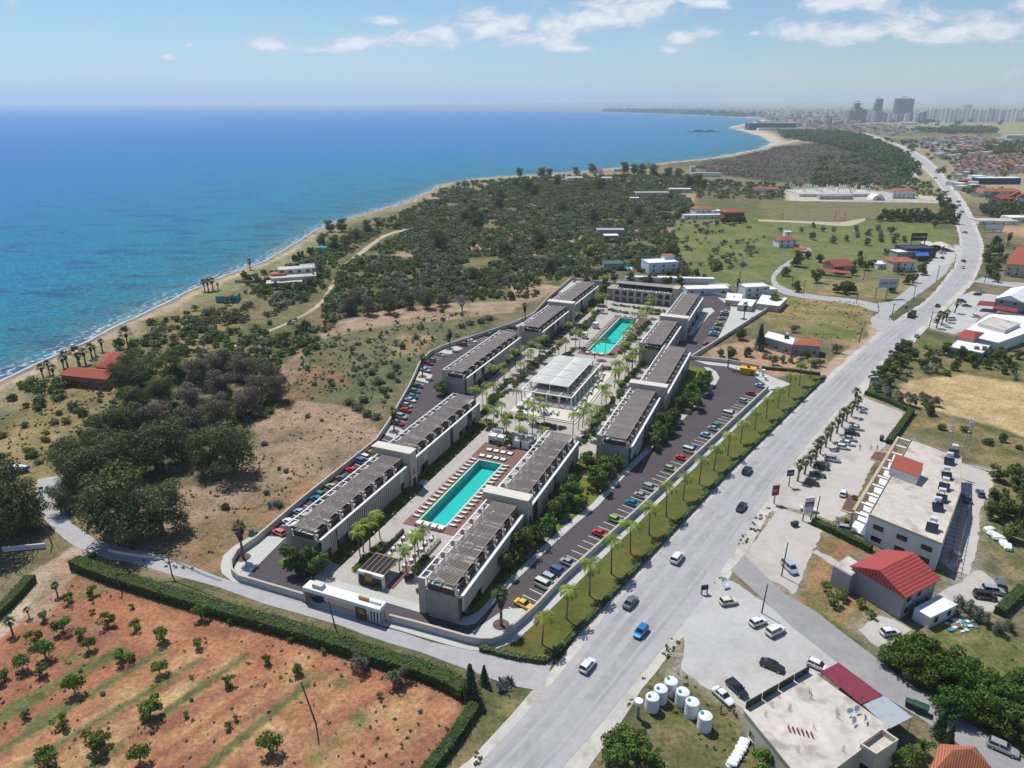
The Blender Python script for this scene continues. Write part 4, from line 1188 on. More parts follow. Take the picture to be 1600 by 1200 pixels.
def pool(P, label, shallow=None):
 u0, u1, v0, v1 = P
 t = thing('swimming_pool', label, 'swimming pool', L(u0, v0), AX)
 ln, w = u1 - u0, v1 - v0
 b = MB()
 d = -2.3
 for (x0, x1, z) in ([(0, ln, d)] if not shallow else [(0, shallow, -0.7), (shallow, ln, d)]):
  b.add([(x0, 0, z), (x1, 0, z), (x1, -w, z), (x0, -w, z)], [(0, 3, 2, 1)], 1 if (shallow and x0 == 0) else 0)
 b.add([(0, 0, d), (ln, 0, d), (ln, 0, .06), (0, 0, .06)], [(0, 1, 2, 3)])
 b.add([(0, -w, d), (ln, -w, d), (ln, -w, .06), (0, -w, .06)], [(3, 2, 1, 0)])
 b.add([(0, 0, d), (0, -w, d), (0, -w, .06), (0, 0, .06)], [(3, 2, 1, 0)])
 b.add([(ln, 0, d), (ln, -w, d), (ln, -w, .06), (ln, 0, .06)], [(0, 1, 2, 3)])
 if shallow:
  b.box(shallow, shallow + .25, -w + .01, -.01, d, -.12)
 part('basin', b, ['pool_tile', 'pale_pool_tile'], t)
 c = MB()
 for x0, x1, y0, y1 in ((-.45, ln + .45, 0, .45), (-.45, ln + .45, -w - .45, -w), (-.45, 0, -w, 0), (ln, ln + .45, -w, 0)):
  c.box(x0, x1, y0, y1, 0.04, 0.13)
 part('coping', c, 'coping_stone', t)
 part('water', MB().add([(0, 0, -.06), (ln, 0, -.06), (ln, -w, -.06), (0, -w, -.06)], [(0, 3, 2, 1)]), 'pool_water', t)
pool(P1, 'long turquoise swimming pool on the brown deck nearest the entrance gate')
pool(P2, 'turquoise swimming pool with a pale shallow end beyond the white sail roof pavilion', 16)
bl = MB()
def wallv(u):
 return 40.0 + (u + 21.6) * 0.2385
def bay(u, v, du, dv, w=0.1):
 a, b = L(u, v), L(u + du, v + dv)
 d = (b - a).normalized() * w
 s = Vector((-d.y, d.x, 0))
 bl.sheet([a + s, b + s, b - s, a - s], 0.042)
for k in range(61):
 u = -24 + k * 2.5
 if u < 126:
  bay(u, wallv(u) - 0.3, 1.25, -4.8)
LW = [(-24.2, -31.7), (-5.9, -33.1), (33.6, -34.5), (46.8, -38.1), (78.4, -48.5), (105.6, -58.2), (123.5, -58.7), (166.4, -44.2)]
def lwall(u):
 for (a, b), (c, d) in zip(LW[:-1], LW[1:]):
  if a <= u <= c:
   return b + (d - b) * (u - a) / (c - a)
 return LW[0][1] if u < LW[0][0] else LW[-1][1]
for k in range(76):
 u = -18 + k * 2.5
 if not (39 < u < 47 or 87 < u < 94 or 120 < u < 129):
  bay(u, lwall(u) + 0.4, -0.8, 4.6)
for k in range(26):
 u = 166 + k * 2.55
 bay(u, 49.8, 0.6, -4.4)
structure('parking_bay_lines', bl, 'bay_paint')
slab('pavement', [(-31.6, -10), (-31.6, 27.5), (-31.2, 28.7), (-30.1, 30.0), (-27.2, 30.4), (-18.3, 31.5), (1, 35), (13.3, 37.6), (24.2, 40.5), (43, 43), (66.8, 47.2), (84, 50.8), (128, 57.4), (135, 57.6), (141, 55.5), (144.8, 52.4), (144.8, 50), (135, 55.4), (128, 55.4), (84, 48.9), (66.8, 45.4), (43, 41.1), (24.2, 38.6), (13.3, 35.7), (1, 33.2), (-18.3, 29.9), (-26.5, 29), (-29, 27.5), (-29.3, 26), (-29.3, -10)], 0.02, 0.14, 'pavement_concrete')
slab('garden_lawn', [(-29, 17.8), (-29, 26), (-26.5, 28.9), (-18.3, 29.8), (1, 33.1), (13.3, 35.6), (24.2, 38.5), (43, 41), (66.8, 45.3), (84, 48.8), (128, 55.3), (135, 55.3), (144, 49.5), (144, 36), (139.8, 31), (47.5, 31), (46, 17.8)], 0.03, 0.09, 'lawn_green')
slab('seaward_lawn', [(-29, -22), (-29, -11), (-16, -10), (63, -10), (63, -22.5)], 0.03, 0.075, 'lawn_green')
slab('car_park_island', [(-34.9, 29.6), (-23.7, 33.8), (-21.4, 38.6), (-30, 37.3), (-33, 36.4), (-34.6, 35)], 0.02, 0.15, 'pavement_concrete')
slab('car_park_island', [(-36.2, -27.6), (-36.6, -24.6), (-19.8, -26.8), (-21.4, -31.9), (-30, -32), (-34, -30.2)], 0.02, 0.15, 'pavement_concrete')
slab('car_park_island', [(40.0, -36.2), (47, -38), (45, -31.5), (38.5, -30.6)], 0.02, 0.15, 'pavement_concrete')
slab('car_park_island', [(86.5, -51), (95.5, -54.3), (94, -47.5), (85.5, -45)], 0.02, 0.15, 'pavement_concrete')
slab('car_park_island', [(119, -58.6), (123.5, -58.6), (130.5, -56), (128, -51), (119, -52.5)], 0.02, 0.15, 'pavement_concrete')
slab('car_park_island', [(168, -44), (188, -40.6), (186, -34), (176, -33), (168, -39)], 0.02, 0.15, 'pavement_concrete')
slab('car_park_island', [(236, -45), (269, -47), (269, -36), (256, -36)], 0.02, 0.15, 'pavement_concrete')
slab('north_pavement', [(151.6, 44), (173, 50.3), (224, 50.4), (243, 49.5), (252, 45), (262, 40), (258.5, 52), (243, 66.7)], 0.02, 0.15, 'pavement_concrete')
slab('north_pavement', [(186, 36.6), (236, 36.6), (238.5, 40), (232, 42.6), (224, 41.2), (202, 39.8), (186, 38.6)], 0.02, 0.14, 'pavement_concrete')
slab('garden_lawn', [(140, 35.5), (226, 36.5), (228, 39.6), (202, 38.7), (164, 36.9), (140, 36.4)], 0.02, 0.12, 'lawn_green')
slab('entrance_pavement', [(151.4, 45), (152.3, 60), (148, 70.8), (138, 84), (132, 80), (128.6, 76), (135, 74.5), (144, 68.5), (148.8, 59), (148, 51)], 0.02, 0.15, 'pavement_concrete')
slab('garden_lawn', [(206, -18), (240, -18), (244, -31), (234, -31), (232, -20)], 0.03, 0.1, 'lawn_green')
slab('outer_pavement', [(-38.2, -7.2), (-37.9, 27.6), (-37.6, 32.4), (-35.9, 36.4), (-31.7, 39.6), (-25.8, 41.3), (-18.5, 43.2), (25.6, 53.6), (68, 63.8), (128.3, 78.2), (128.4, 76), (68, 61.6), (25.6, 51.3), (-9.9, 42.3), (-21.6, 40.2), (-30, 37.8), (-33.3, 37), (-34.9, 35.6), (-35.8, 33.2), (-36, 24.4), (-36.6, 13.1), (-36.6, -7.2)], 0.02, 0.12, 'pavement_concrete')
slab('outer_pavement', [(-38.6, -7.2), (-38.7, -26.4), (-37.2, -30.8), (-35.1, -33.2), (-31.6, -35.6), (-27.5, -36), (-20, -34.6), (-24.2, -32.1), (-30.3, -32.5), (-34.2, -30.8), (-36.7, -28.2), (-37.8, -25.1), (-37.7, -7.2)], 0.02, 0.12, 'pavement_concrete')
slab('roadside_lawn', [(-36.4, 33.5), (-36.3, 41), (-35.2, 47), (-31.6, 48.3), (60, 70.6), (151, 95.5), (154, 90), (138, 80.2), (128.3, 78.4), (68, 64), (25.6, 53.8), (-18.5, 43.4), (-25.8, 41.5), (-31.7, 39.8), (-35.5, 37)], 0.015, 0.06, 'olive_turf')
def wall(name, uv, h, th, m, label, cap=True):
 P = lp(uv)
 t = thing(name, label, 'wall', P[0])
 o = P[0]
 mb, cp = MB(), MB()
 nrm = []
 for i in range(len(P)):
  d = (P[min(i + 1, len(P) - 1)] - P[max(i - 1, 0)]).normalized()
  nrm.append(Vector((-d.y, d.x, 0)))
 for b_, z0, z1, q in ((mb, 0, h, th / 2), (cp, h, h + 0.08, th / 2 + 0.03)):
  vs = []
  for p, s in zip(P, nrm):
   for sg, z in ((1, z0), (1, z1), (-1, z1), (-1, z0)):
    c = p + s * sg * q - o
    vs.append((c.x, c.y, z))
  fs = []
  for i in range(len(P) - 1):
   for j in range(4):
    j2 = (j + 1) % 4
    fs.append((i * 4 + j, i * 4 + j2, i * 4 + 4 + j2, i * 4 + 4 + j))
  k = (len(P) - 1) * 4
  fs += [(3, 2, 1, 0), (k, k + 1, k + 2, k + 3)]
  b_.add(vs, fs)
 part('wall_body', mb, m, t)
 part('coping', cp, 'warm_render' if cap else m, t)
 return t
wall('boundary_wall', [(-36.4, 13), (-36.1, 18), (-35.9, 24.4), (-35.8, 30.5), (-35.4, 33.3), (-34.5, 35.5), (-33, 36.9), (-30.2, 37.7), (-21.6, 40.1), (-9.9, 42.2), (25.6, 51.2), (68, 61.4), (128.3, 76)], 1.75, 0.45, 'boundary_render', 'long pale rendered boundary wall curving from the gate up beside the roadside palms')
wall('boundary_wall', [(-37.6, -7), (-37.8, -25.1), (-36.6, -28.2), (-34.2, -30.7), (-30.3, -32.4), (-24.2, -32), (-5.9, -33.4), (33.6, -34.8), (46.8, -38.4), (78.4, -48.8), (100, -57), (105.6, -58.6), (115, -60), (123.5, -59.1), (166.4, -44.5), (188, -40.8), (223.8, -45.1), (269.9, -47.8)], 1.75, 0.45, 'boundary_render', 'long pale boundary wall along the seaward side behind the parked cars')
wall('boundary_wall', [(270.3, -47.4), (267.6, -33.6), (266.6, -10), (266.6, 34), (258, 52.5)], 1.75, 0.45, 'boundary_render', 'grey boundary wall at the far north end of the resort')
wall('boundary_wall', [(243, 67.3), (195, 55), (151.6, 43.6)], 1.75, 0.45, 'boundary_render', 'pale diagonal boundary wall between the upper parking and the dry grass field', False)
wall('boundary_wall', [(152.0, 43.8), (153.4, 60), (151.5, 71)], 1.6, 0.4, 'boundary_render', 'short grey wall behind the yellow playhouse', False)
def block(u0, u1, v0, v1, label, near=True, group='long two storey lodging blocks', unit=5.0):
 ln, w = u1 - u0, v1 - v0
 t = thing('lodging_block', label, 'building', L(u0, v0), AX, group)
 def bx(mb, x0, x1, a, b, z0, z1, mi=0):
  return mb.box(x0, x1, -b, -a, z0, z1, mi)
 zf, zp = 6.4, 9.0
 part('wall', bx(MB(), 0, ln, 1.0, w - 1.35, 0, zf), 'clad_stone', t)
 part('facade', bx(MB(), 0.02, ln - .02, w - 1.347, w - 1.3, 0.02, zf - .02), 'facade_dark', t)
 part('terrace_floor', bx(MB(), 0.25, ln - .25, 1.2, w - 1.5, zf, zf + .05), 'terrace_tile', t)
 bm_ = MB()
 bx(bm_, 0, ln, 0, 0.35, zp - .2, zp + .05)
 nu = max(2, int(round(ln / unit)))
 for k in range(nu * 2 + 1):
  x = min(ln - .2, ln * k / (nu * 2))
  bx(bm_, x, x + .22, .35, 1.7, zp - .2, zp + .03)
  if k % 2 == 0:
   bx(bm_, x + .5, min(ln, x + unit * .55), 1.55, 1.8, zp - .19, zp + .02)
 part('outrigger_beam', bm_, 'white_render', t)
 fw = MB()
 bx(fw, -.3, -.003, -.05, 1.5, 0, zp + .05)
 for k in range(1, nu):
  x = ln * k / nu
  bx(fw, x - .12, x + .12, .05, 1.0, 0, zp - .2)
 part('fin_wall', fw, 'warm_render', t)
 fr = MB()
 a0, a1 = 1.9, w - 2.2
 for k in range(nu + 1):
  x = 0.1 + (ln - .4) * k / nu
  for a in (a0, a1):
   bx(fr, x, x + .14, a, a + .14, zf, zp - .2)
  bx(fr, x - .02, x + .16, a0, a1, zp - .2, zp - .02)
 for a in (a0, a1):
  bx(fr, 0, ln, a, a + .16, zp - .02, zp + .1)
 pg = part('pergola', fr, 'slat_brown', t)
 sl = MB()
 n_ = int(ln / (0.44 if near else 0.52))
 for k in range(n_):
  x = 0.15 + (ln - .3) * k / n_
  bx(sl, x, x + (0.20 if near else 0.30), a0 + .17, a1 - .01, zp - .01, zp + .07)
 part('slats', sl, 'slat_brown', pg)
 fe = MB()
 for k in range(nu):
  x0 = ln * k / nu
  bx(fe, x0 + .9, x0 + ln / nu - .05, a1 + .25, a1 + .35, zf + .05, zf + 1.75)
  bx(fe, x0, x0 + .12, 2.1, a1, zf + .05, zf + 1.5)
 part('privacy_fence', fe, 'wood_brown', t)
 for k in range(nu):
  x0 = ln * k / nu
  pl = MB()
  bx(pl, x0 + .15, x0 + .75, a1 + .36, a1 + .95, zf + .9, zf + 1.55)
  part('planter_block', pl, 'cream_render', t)
 for k in range(nu):
  x0 = ln * (k + .5) / nu
  hb = MB()
  bx(hb, x0 - 1, x0 + 1, 2.2, 4.1, zf + .05, zf + .5, 0)
  bx(hb, x0 - .75, x0 + .75, 2.45, 3.85, zf + .5, zf + .53, 1)
  part('hot_tub', hb, ['white_render', 'tub_water'], t)
 for k in range(nu):
  x0 = ln * (k + .5) / nu
  for xa, xb in ((-1.4, -.6), (.3, 1.0)):
   part('terrace_lounger', bx(MB(), x0 + xa, x0 + xb, w - 5.4, w - 3.5, zf + .05, zf + .4), 'cushion_white', t)
 par = MB()
 bx(par, 0, ln, w - .62, w - .02, 6.95, 7.2)
 bx(par, 0, ln, w - 1.3, w - .62, 6.4, 6.55)
 part('parapet', par, 'white_render', t)
 fs, pn, rb = MB(), MB(), random.Random(int(u0 * 7 + v0))
 x = 0.15
 while x < ln - .2:
  kind = rb.random()
  run = rb.uniform(2.0, 4.2)
  e = min(ln - .1, x + run)
  if kind < 0.62:
   fs = MB()
   y = x
   while y < e - .1:
    bx(fs, y, y + .3, w - .5, w - .05, 1.0 if kind > .2 else 3.2, 6.95)
    y += 0.78
   part('fin_screen', fs, 'fin_metal', t)
  elif kind < 0.85:
   part('frosted_panel', bx(MB(), x, e, w - .3, w - .22, 3.3, 6.95), 'frosted_panel', t)
  x = e + .1
 sh = MB()
 for k in range(nu):
  x0 = ln * k / nu
  bx(sh, x0 + .4, x0 + ln / nu - .4, w - .55, w - .05, 7.2, 7.24)
 for k in range(nu):
  x0 = ln * k / nu
  for xb, za, zb in ((3.0, .15, 2.4), (3.2, 3.6, 5.8)):
   part('window', bx(MB(), x0 + 1.2, x0 + xb, w - 1.297, w - 1.26, za, zb), 'window_dark', t)
 part('end_wall', bx(MB(), -.25, -.003, 1.505, w - 1.3, 0, zf + .2), 'clad_stone', t)
 return t
def stair_tower(u0, u1, v0, v1, label):
 ln, w = u1 - u0, v1 - v0
 t = thing('stair_tower', label, 'building', L(u0, v0), AX, 'cream stair towers between the lodging blocks')
 part('wall', MB().box(0, ln, -w, 0, 0, 10.45), 'warm_render', t)
 part('roof_slab', MB().box(-.15, ln + .15, -w - .15, .15, 10.45, 10.75), 'cream_render', t)
 d = MB().box(ln * .3, ln * .75, -w - .04, -w, .1, 2.4).box(ln * .3, ln * .75, -w - .04, -w, 3.5, 5.6)
 part('door', d, 'window_dark', t)
block(-31.3, 2.4, 17.7, 28.0, 'brown roofed lodging block at the lower right corner of the resort nearest the gate')
block(6.3, 45.5, 17.9, 28.3, 'brown roofed lodging block on the right of the long pool behind the nearer stair tower')
stair_tower(2.8, 5.9, 16.6, 28.6, 'cream stair tower on the right of the long pool between two lodging blocks')
block(-26, 13.2, -20.6, -10.8, 'left lodging block by the entrance bar with two leafy trees at its near end')
block(17.2, 61, -21.4, -11.2, 'lodging block on the left of the long pool running towards the middle gardens')
stair_tower(13.5, 16.8, -22.6, -10.4, 'cream stair tower on the left of the long pool between two lodging blocks')
block(80, 132.5, -35.4, -25.2, 'single long lodging block standing alone on the seaward side of the sail roof pavilion', False)
block(48.5, 89, 32.8, 43.6, 'lodging block right of the middle gardens with a slatted roof and round green trees behind', False)
block(93, 140, 34.2, 45.2, 'lodging block on the right behind the sail roof pavilion beside the entrance trees', False)
stair_tower(89.4, 92.6, 32.2, 45, 'cream stair tower right of the sail roof pavilion')
block(139.5, 175.6, 24.4, 35.2, 'lodging block on the right of the far pool with a pale blank end wall', False)
block(180.5, 230, 25.6, 36.6, 'lodging block at the upper right beside the curved driveway', False)
stair_tower(176, 180.1, 24.8, 37.2, 'cream stair tower on the right of the far pool')
block(143, 180.3, -30.2, -19.2, 'lodging block on the left of the far pool with a pale blank end wall', False)
block(185, 234, -32, -20.2, 'lodging block at the upper left corner of the resort', False)
stair_tower(180.7, 184.6, -31, -18, 'cream stair tower on the left of the far pool')
t = thing('guest_building', 'two storey building with two rows of dark windows closing the far end of the resort', 'building', L(232.6, -11.4), AX)
W_ = 31
part('wall', MB().box(0, 10, -W_, 0, 0, 6.4), 'warm_render', t)
part('roof_terrace', MB().box(.3, 9.7, -W_ + .3, -.3, 6.4, 6.5), 'terrace_tile', t)
pb = MB().box(-.25, .15, -W_ - .2, .2, 6.4, 7.0).box(-.3, -.003, -W_, 0, 3.1, 3.5)
for k in range(5):
 pb.box(-.55, -.003, -W_ * k / 4 - .3, -W_ * k / 4 + .3, 0, 6.95)
part('facade_frame', pb, 'warm_render', t)
for k in range(8):
 for z in (.3, 3.7):
  y = -W_ * (k + .5) / 8
  part('window', MB().box(-.06, -.004, y - 1.15, y + 1.15, z, z + 2.3), 'window_dark', t)
pg = MB()
for k in range(9):
 y = -W_ * k / 8
 pg.box(4, 4.2, y - .1, y + .1, 6.5, 9).box(9.6, 9.8, y - .1, y + .1, 6.5, 9)
pg.box(3.8, 10.2, -W_ - 1.5, .5, 9, 9.15)
part('pergola', pg, 'slat_brown', t)
part('privacy_fence', MB().box(9.4, 9.55, -W_, 0, 6.5, 8.2), 'wood_brown', t)
fu = MB()
for k in range(20):
 y = -1 - (W_ - 2) * k / 20
 x = .8 + (k * 7 % 3)
 fu.box(x, x + 1.6, y - .35, y + .35, 6.5, 6.9)
part('terrace_furniture', fu, 'cushion_white', t)
part('side_wing', MB().box(2, 12, 0.003, 4.5, 0, 6.2), 'clad_stone', t)
part('stair_core', MB().box(1, 9, -W_ - 3.4, -W_ - .203, 0, 9.6), 'warm_render', t)
t = thing('pavilion', 'white pavilion with eight canvas sail roofs and a dark slatted colonnade', 'pavilion', L(82, -5.4), AX)
part('podium', MB().box(-10, 40, -23.5, -.2, 0.03, .62).box(-10.6, 40.4, -24.2, -23.503, .03, .32).box(-10.7, -10.003, -23.5, -.2, .03, .32), 'cream_render', t)
part('wall', MB().box(4.5, 35, -16.4, -2.8, .62, 4.6), 'warm_render', t)
part('upper_floor', MB().box(4.2, 35.3, -16.7, -2.5, 4.6, 4.75), 'terrace_tile', t)
for x, y in [(6, -4), (12, -4), (18, -4), (24, -4)]:
 pass
for k in range(4):
 y = -4.6 - k * 3.4
 part('window', MB().box(4.45, 4.497, y - .9, y + .9, 1.2, 3.2), 'window_dark', t)
for k in range(6):
 x = 7 + k * 4.9
 part('window', MB().box(x - 1.2, x + 1.2, -16.45, -16.403, .9, 3.5), 'window_dark', t)
cf = MB()
for k in range(9):
 x = .2 + 38.2 * k / 8
 cf.box(x - .22, x + .22, -19.4, -18.96, .62, 4.5)
for k in range(5):
 y = -.3 - 18.9 * k / 4
 if k < 4:
  cf.box(-.02, .42, y - .44, y, .62, 4.5)
 cf.box(0, 4.2, y - .3, y - .02, 4.5, 4.78)
for k in range(9):
 x = .2 + 38.2 * k / 8
 cf.box(x - .14, x + .14, -18.9, -16.8, 4.5, 4.78)
cf.box(-.1, .45, -19.45, 0, 4.5, 4.82).box(.45, 38.7, -19.45, -18.95, 4.5, 4.82).box(.45, 38.7, -.35, 0, 4.5, 4.82)
for k in range(7):
 x = 4 + 34 * k / 6
 cf.box(x - .2, x + .2, -.34, -.02, .62, 4.5)
part('colonnade', cf, 'white_render', t)
sl = MB()
for k in range(36):
 x = 4.6 + 34 * k / 36
 sl.box(x, x + .5, -18.8, -16.9, 4.56, 4.64)
for k in range(34):
 y = -2 - 16.4 * k / 34
 sl.box(.6, 3.9, y - .26, y, 4.56, 4.64)
part('slats', sl, 'slat_brown', t)
up = MB()
for i in range(5):
 for j in range(3):
  x, y = 4.4 + 30.6 * i / 4, -2.7 - 13.8 * j / 2
  up.box(x - .14, x + .14, y - .14, y + .14, 4.75, 7.0)
part('upper_posts', up, 'white_render', t)
part('roof_frame', MB().box(4.1, 4.4, -16.7, -2.5, 6.75, 7.0).box(35, 35.3, -16.7, -2.5, 6.75, 7.0).box(4.4, 35, -2.8, -2.5, 6.75, 7.0).box(4.4, 35, -16.7, -16.4, 6.75, 7.0).box(4.4, 35, -9.85, -9.4, 6.75, 6.98), 'white_render', t)
for i in range(4):
 for j in range(2):
  x0, y0 = 4.6 + 7.65 * i, -2.9 - 6.95 * j
  N = 6
  vs, fs = [], []
  for a in range(N + 1):
   for b in range(N + 1):
    p, q = a / N, b / N
    z = 7.05 + 0.75 * (1 - max(abs(p - .5), abs(q - .5)) * 2) ** 1.3 - 0.12 * math.sin(math.pi * p) * (abs(q - .5) * 2) ** 3 - 0.12 * math.sin(math.pi * q) * (abs(p - .5) * 2) ** 3
    vs.append((x0 + 7.4 * p, y0 - 6.5 * q, z))
  for a in range(N):
   for b in range(N):
    k = a * (N + 1) + b
    fs.append((k, k + 1, k + N + 2, k + N + 1)[::-1])
  part('sail_roof', MB().add(vs, fs), 'canvas_white', t)
t = thing('entrance_gate', 'long white gate canopy with gold lettered sign panel over the resort entrance', 'gate', L(-38.2, -7), AX)
part('canopy', MB().box(0, 2.7, -19.2, 0, 3.1, 4.0), 'white_render', t)
part('leg_wall', MB().box(0, 2.7, -.35, 0, 0.02, 3.1), 'warm_render', t)
part('leg_wall', MB().box(.8, 2.2, -19.2, -18.7, 0.02, 3.1), 'warm_render', t)
ps = MB()
for k in range(4):
 ps.box(.25, .55, -16.6 - k * .75, -16.35 - k * .75, .02, 3.1)
part('slat_posts', ps, 'white_render', t)
part('rear_screen', MB().box(1.5, 1.6, -18.7, -15.9, .02, 3.1), 'window_dark', t)
sp = part('sign_panel', MB().box(-.12, .3, -15.7, -13.3, .02, 3.15), 'wood_brown', t)
def glyphs(mb, x, y0, y1, z0, z1, rows, seed, dx=-.05, axis='y'):
 """rows of tiny unreadable letter shapes"""
 r = random.Random(seed)
 hh = (z1 - z0) / rows
 for k in range(rows):
  zb, zt = z0 + hh * k + hh * .14, z0 + hh * (k + 1) - hh * .14
  y = y0
  lw = (zt - zb) * .62
  while y + lw < y1:
   s = lw * .22
   fo = r.choice(['E', 'L', 'H', 'I', 'O'])
   bits = [(y, y + s, zb, zt)]
   if fo in 'ELO':
    bits.append((y, y + lw, zb, zb + s))
   if fo in 'EO':
    bits.append((y, y + lw, zt - s, zt))
   if fo in 'HO':
    bits.append((y + lw - s, y + lw, zb, zt))
   if fo in 'EH':
    bits.append((y, y + lw, (zb + zt) / 2 - s / 2, (zb + zt) / 2 + s / 2))
   for a, b, c, d in bits:
    if axis == 'y':
     mb.box(min(x, x + dx), max(x, x + dx), a, b, c, d)
    else:
     mb.box(a, b, min(x, x + dx), max(x, x + dx), c, d)
   y += lw * 1.28
 return mb
part('lettering', glyphs(MB(), -.121, -15.5, -13.5, 1.75, 3.0, 2, 4), 'gold_letter', sp)
part('gate_booth', MB().box(.9, 2.3, -3.4, -1.5, .02, 3.1), 'window_dark', t)
part('roof_unit', MB().box(.7, 2.2, -4.4, -2.0, 4.0, 4.9), 'cream_render', t)
part('roof_sign', MB().box(1.3, 1.75, -15.7, -13.3, 4.0, 4.75), 'gold_wood', t)
rs = MB()
for k in range(5):
 rs.box(1.2, 1.6, -16.4 - k * .55, -16.1 - k * .55, 4.0, 4.5)
part('roof_letters', rs, 'white_render', t)
t = thing('entrance_bar', 'small bar with white planted front wall, gold lettering and timber beamed open roof', 'bar', L(-27.6, -.1), AX)
part('front_wall', MB().box(-.4, .4, -6.6, 0, .05, 3.3), 'white_render', t)
part('wood_panel', MB().box(-.52, -.403, -3.9, -1.9, 1.0, 3.45), 'gold_wood', t)
part('lettering', glyphs(MB(), -.522, -3.8, -2.0, 1.1, 2.3, 2, 9), 'gold_letter', t)
part('dark_cladding', MB().box(-.5, -.403, -6.2, -.4, .3, .98).box(-.5, -.403, -1.88, -.4, .98, 2.5).box(-.5, -.403, -6.2, -3.92, .98, 2.5), 'wood_brown', t)
gw = Leaves(12).scatter_box((-.85, -.5, -6.2, -.3, .1, 1.5), 260, 0.3)
link('planting', gw.mesh('planting', 'garden_leaf'), t)
fr = MB()
for k in range(6):
 y = -.1 - 6.2 * k / 5
 fr.box(.4, 6.9, y - .12, y, 3.05, 3.25)
fr.box(6.8, 7.05, -6.5, 0, 3.05, 3.3)
for y in (-.2, -6.3):
 fr.box(6.8, 7.0, y - .1, y + .1, .05, 3.05)
part('roof_beams', fr, 'gold_wood', t)
gs = MB()
for k in range(5):
 y = -.1 - 6.2 * k / 5
 gs.box(.45, 6.75, y - 1.2, y - .14, 3.06, 3.1)
part('roof_glazing', gs, 'window_dark', t)
part('counter', MB().box(2.0, 5.0, -3.8, -2.8, .05, 1.1), 'gold_wood', t)
part('side_steps', MB().box(.6, 9, -8.4, -6.9, .05, .25).box(.6, 9, -7.8, -6.9, .25, .4), 'deck_wood', t)
lg = thing('sun_lounger', 'x', 'sun lounger')
f = MB().box(-1, 1, -.35, .35, .2, .28)
for x in (-.8, .8):
 for y in (-.3, .3):
  f.box(x - .04, x + .04, y - .04, y + .04, 0, .2)
part('frame', f, 'fin_metal', lg)
part('mattress', MB().box(-.98, .35, -.33, .33, .28, .4).add([(.35, -.33, .28), (1.0, -.33, .62), (1.0, .33, .62), (.35, .33, .28), (.35, -.33, .4), (.95, -.33, .74), (.95, .33, .74), (.35, .33, .4)], [(0, 3, 2, 1), (4, 5, 6, 7), (0, 1, 5, 4), (1, 2, 6, 5), (2, 3, 7, 6), (3, 0, 4, 7)]), 'cushion_white', lg)
kit(lg)
db = thing('day_bed', 'x', 'day bed')
part('frame', MB().box(-1.05, 1.05, -.85, .85, .1, .3), 'wood_brown', db)
part('mattress', MB().box(-1, 1, -.8, .8, .3, .5), 'cushion_white', db)
part('pillow', MB().box(.55, .95, -.7, -.1, .5, .62).box(.55, .95, .1, .7, .5, .62), 'window_dark', db)
kit(db)
RZ = lambda d: AX + R(d)
for k in range(17):
 dup(lg, L(1 + k * 2.15, -1.75, .07), RZ(90), 1.0, 'white sun lounger in the row on the left side of the long pool', 'loungers left of the long pool')
for k in range(17):
 dup(lg, L(0.6 + k * 2.15, 9.1, .07), RZ(-90), 1.0, 'white sun lounger in the row between the long pool and the right hand lodging blocks', 'loungers right of the long pool')
for k in range(4):
 dup(db, L(-2.0, 0.6 + k * 2.1, .07), RZ(180), 1.0, '%s white day bed from the left at the near end of the long pool' % ORD[k], 'day beds at the near end of the long pool')
 dup(db, L(38.6, -.2 + k * 2.3, .07), RZ(0), 1.0, '%s white day bed from the left at the far end of the long pool' % ORD[k], 'day beds at the far end of the long pool')
 dup(db, L(43.0, 0.2 + k * 2.3, .07), RZ(0), 1.0, '%s white day bed from the left in the back row by the cabanas' % ORD[k], 'day beds by the cabanas')
for k in range(22):
 dup(lg, L(150 + k * 2.3, -1.6, .07), RZ(90), 1.0, 'white sun lounger in the tight row on the left side of the far pool', 'loungers left of the far pool')
for k in range(12):
 dup(lg, L(158 + k * 2.6, 11.2, .07), RZ(-90), 1.0, 'white sun lounger on the right side of the far pool under the palms', 'loungers right of the far pool')
for k in range(3):
 dup(db, L(143, 1.2 + k * 3, .07), RZ(180), 1.0, '%s day bed from the left at the shallow end of the far pool' % ORD[k], 'day beds at the shallow end')
 dup(db, L(204, 1.2 + k * 3, .07), RZ(0), 1.0, '%s day bed from the left at the deep end of the far pool' % ORD[k], 'day beds at the deep end')
cb = thing('cabana', 'x', 'cabana')
f = MB()
for x in (-1.1, 1.1):
 for y in (-1.1, 1.1):
  f.box(x - .08, x + .08, y - .08, y + .08, 0, 2.4)
for q in (-1.1, 1.1):
 f.box(-1.18, 1.18, q - .08, q + .08, 2.4, 2.55).box(q - .08, q + .08, -1.02, 1.02, 2.4, 2.55)
part('frame', f, 'white_render', cb)
part('curtain', MB().box(-1.08, -.6, 1.0, 1.06, .1, 2.4).box(.6, 1.08, 1.0, 1.06, .1, 2.4).box(1.0, 1.06, -1, 1, .1, 2.4), 'cushion_white', cb)
part('canopy', MB().box(-1.0, 1.0, -1.0, 1.0, 2.42, 2.5), 'cushion_white', cb)
part('bed', MB().box(-.9, .9, -.9, .9, .15, .55), 'wood_brown', cb)
kit(cb)
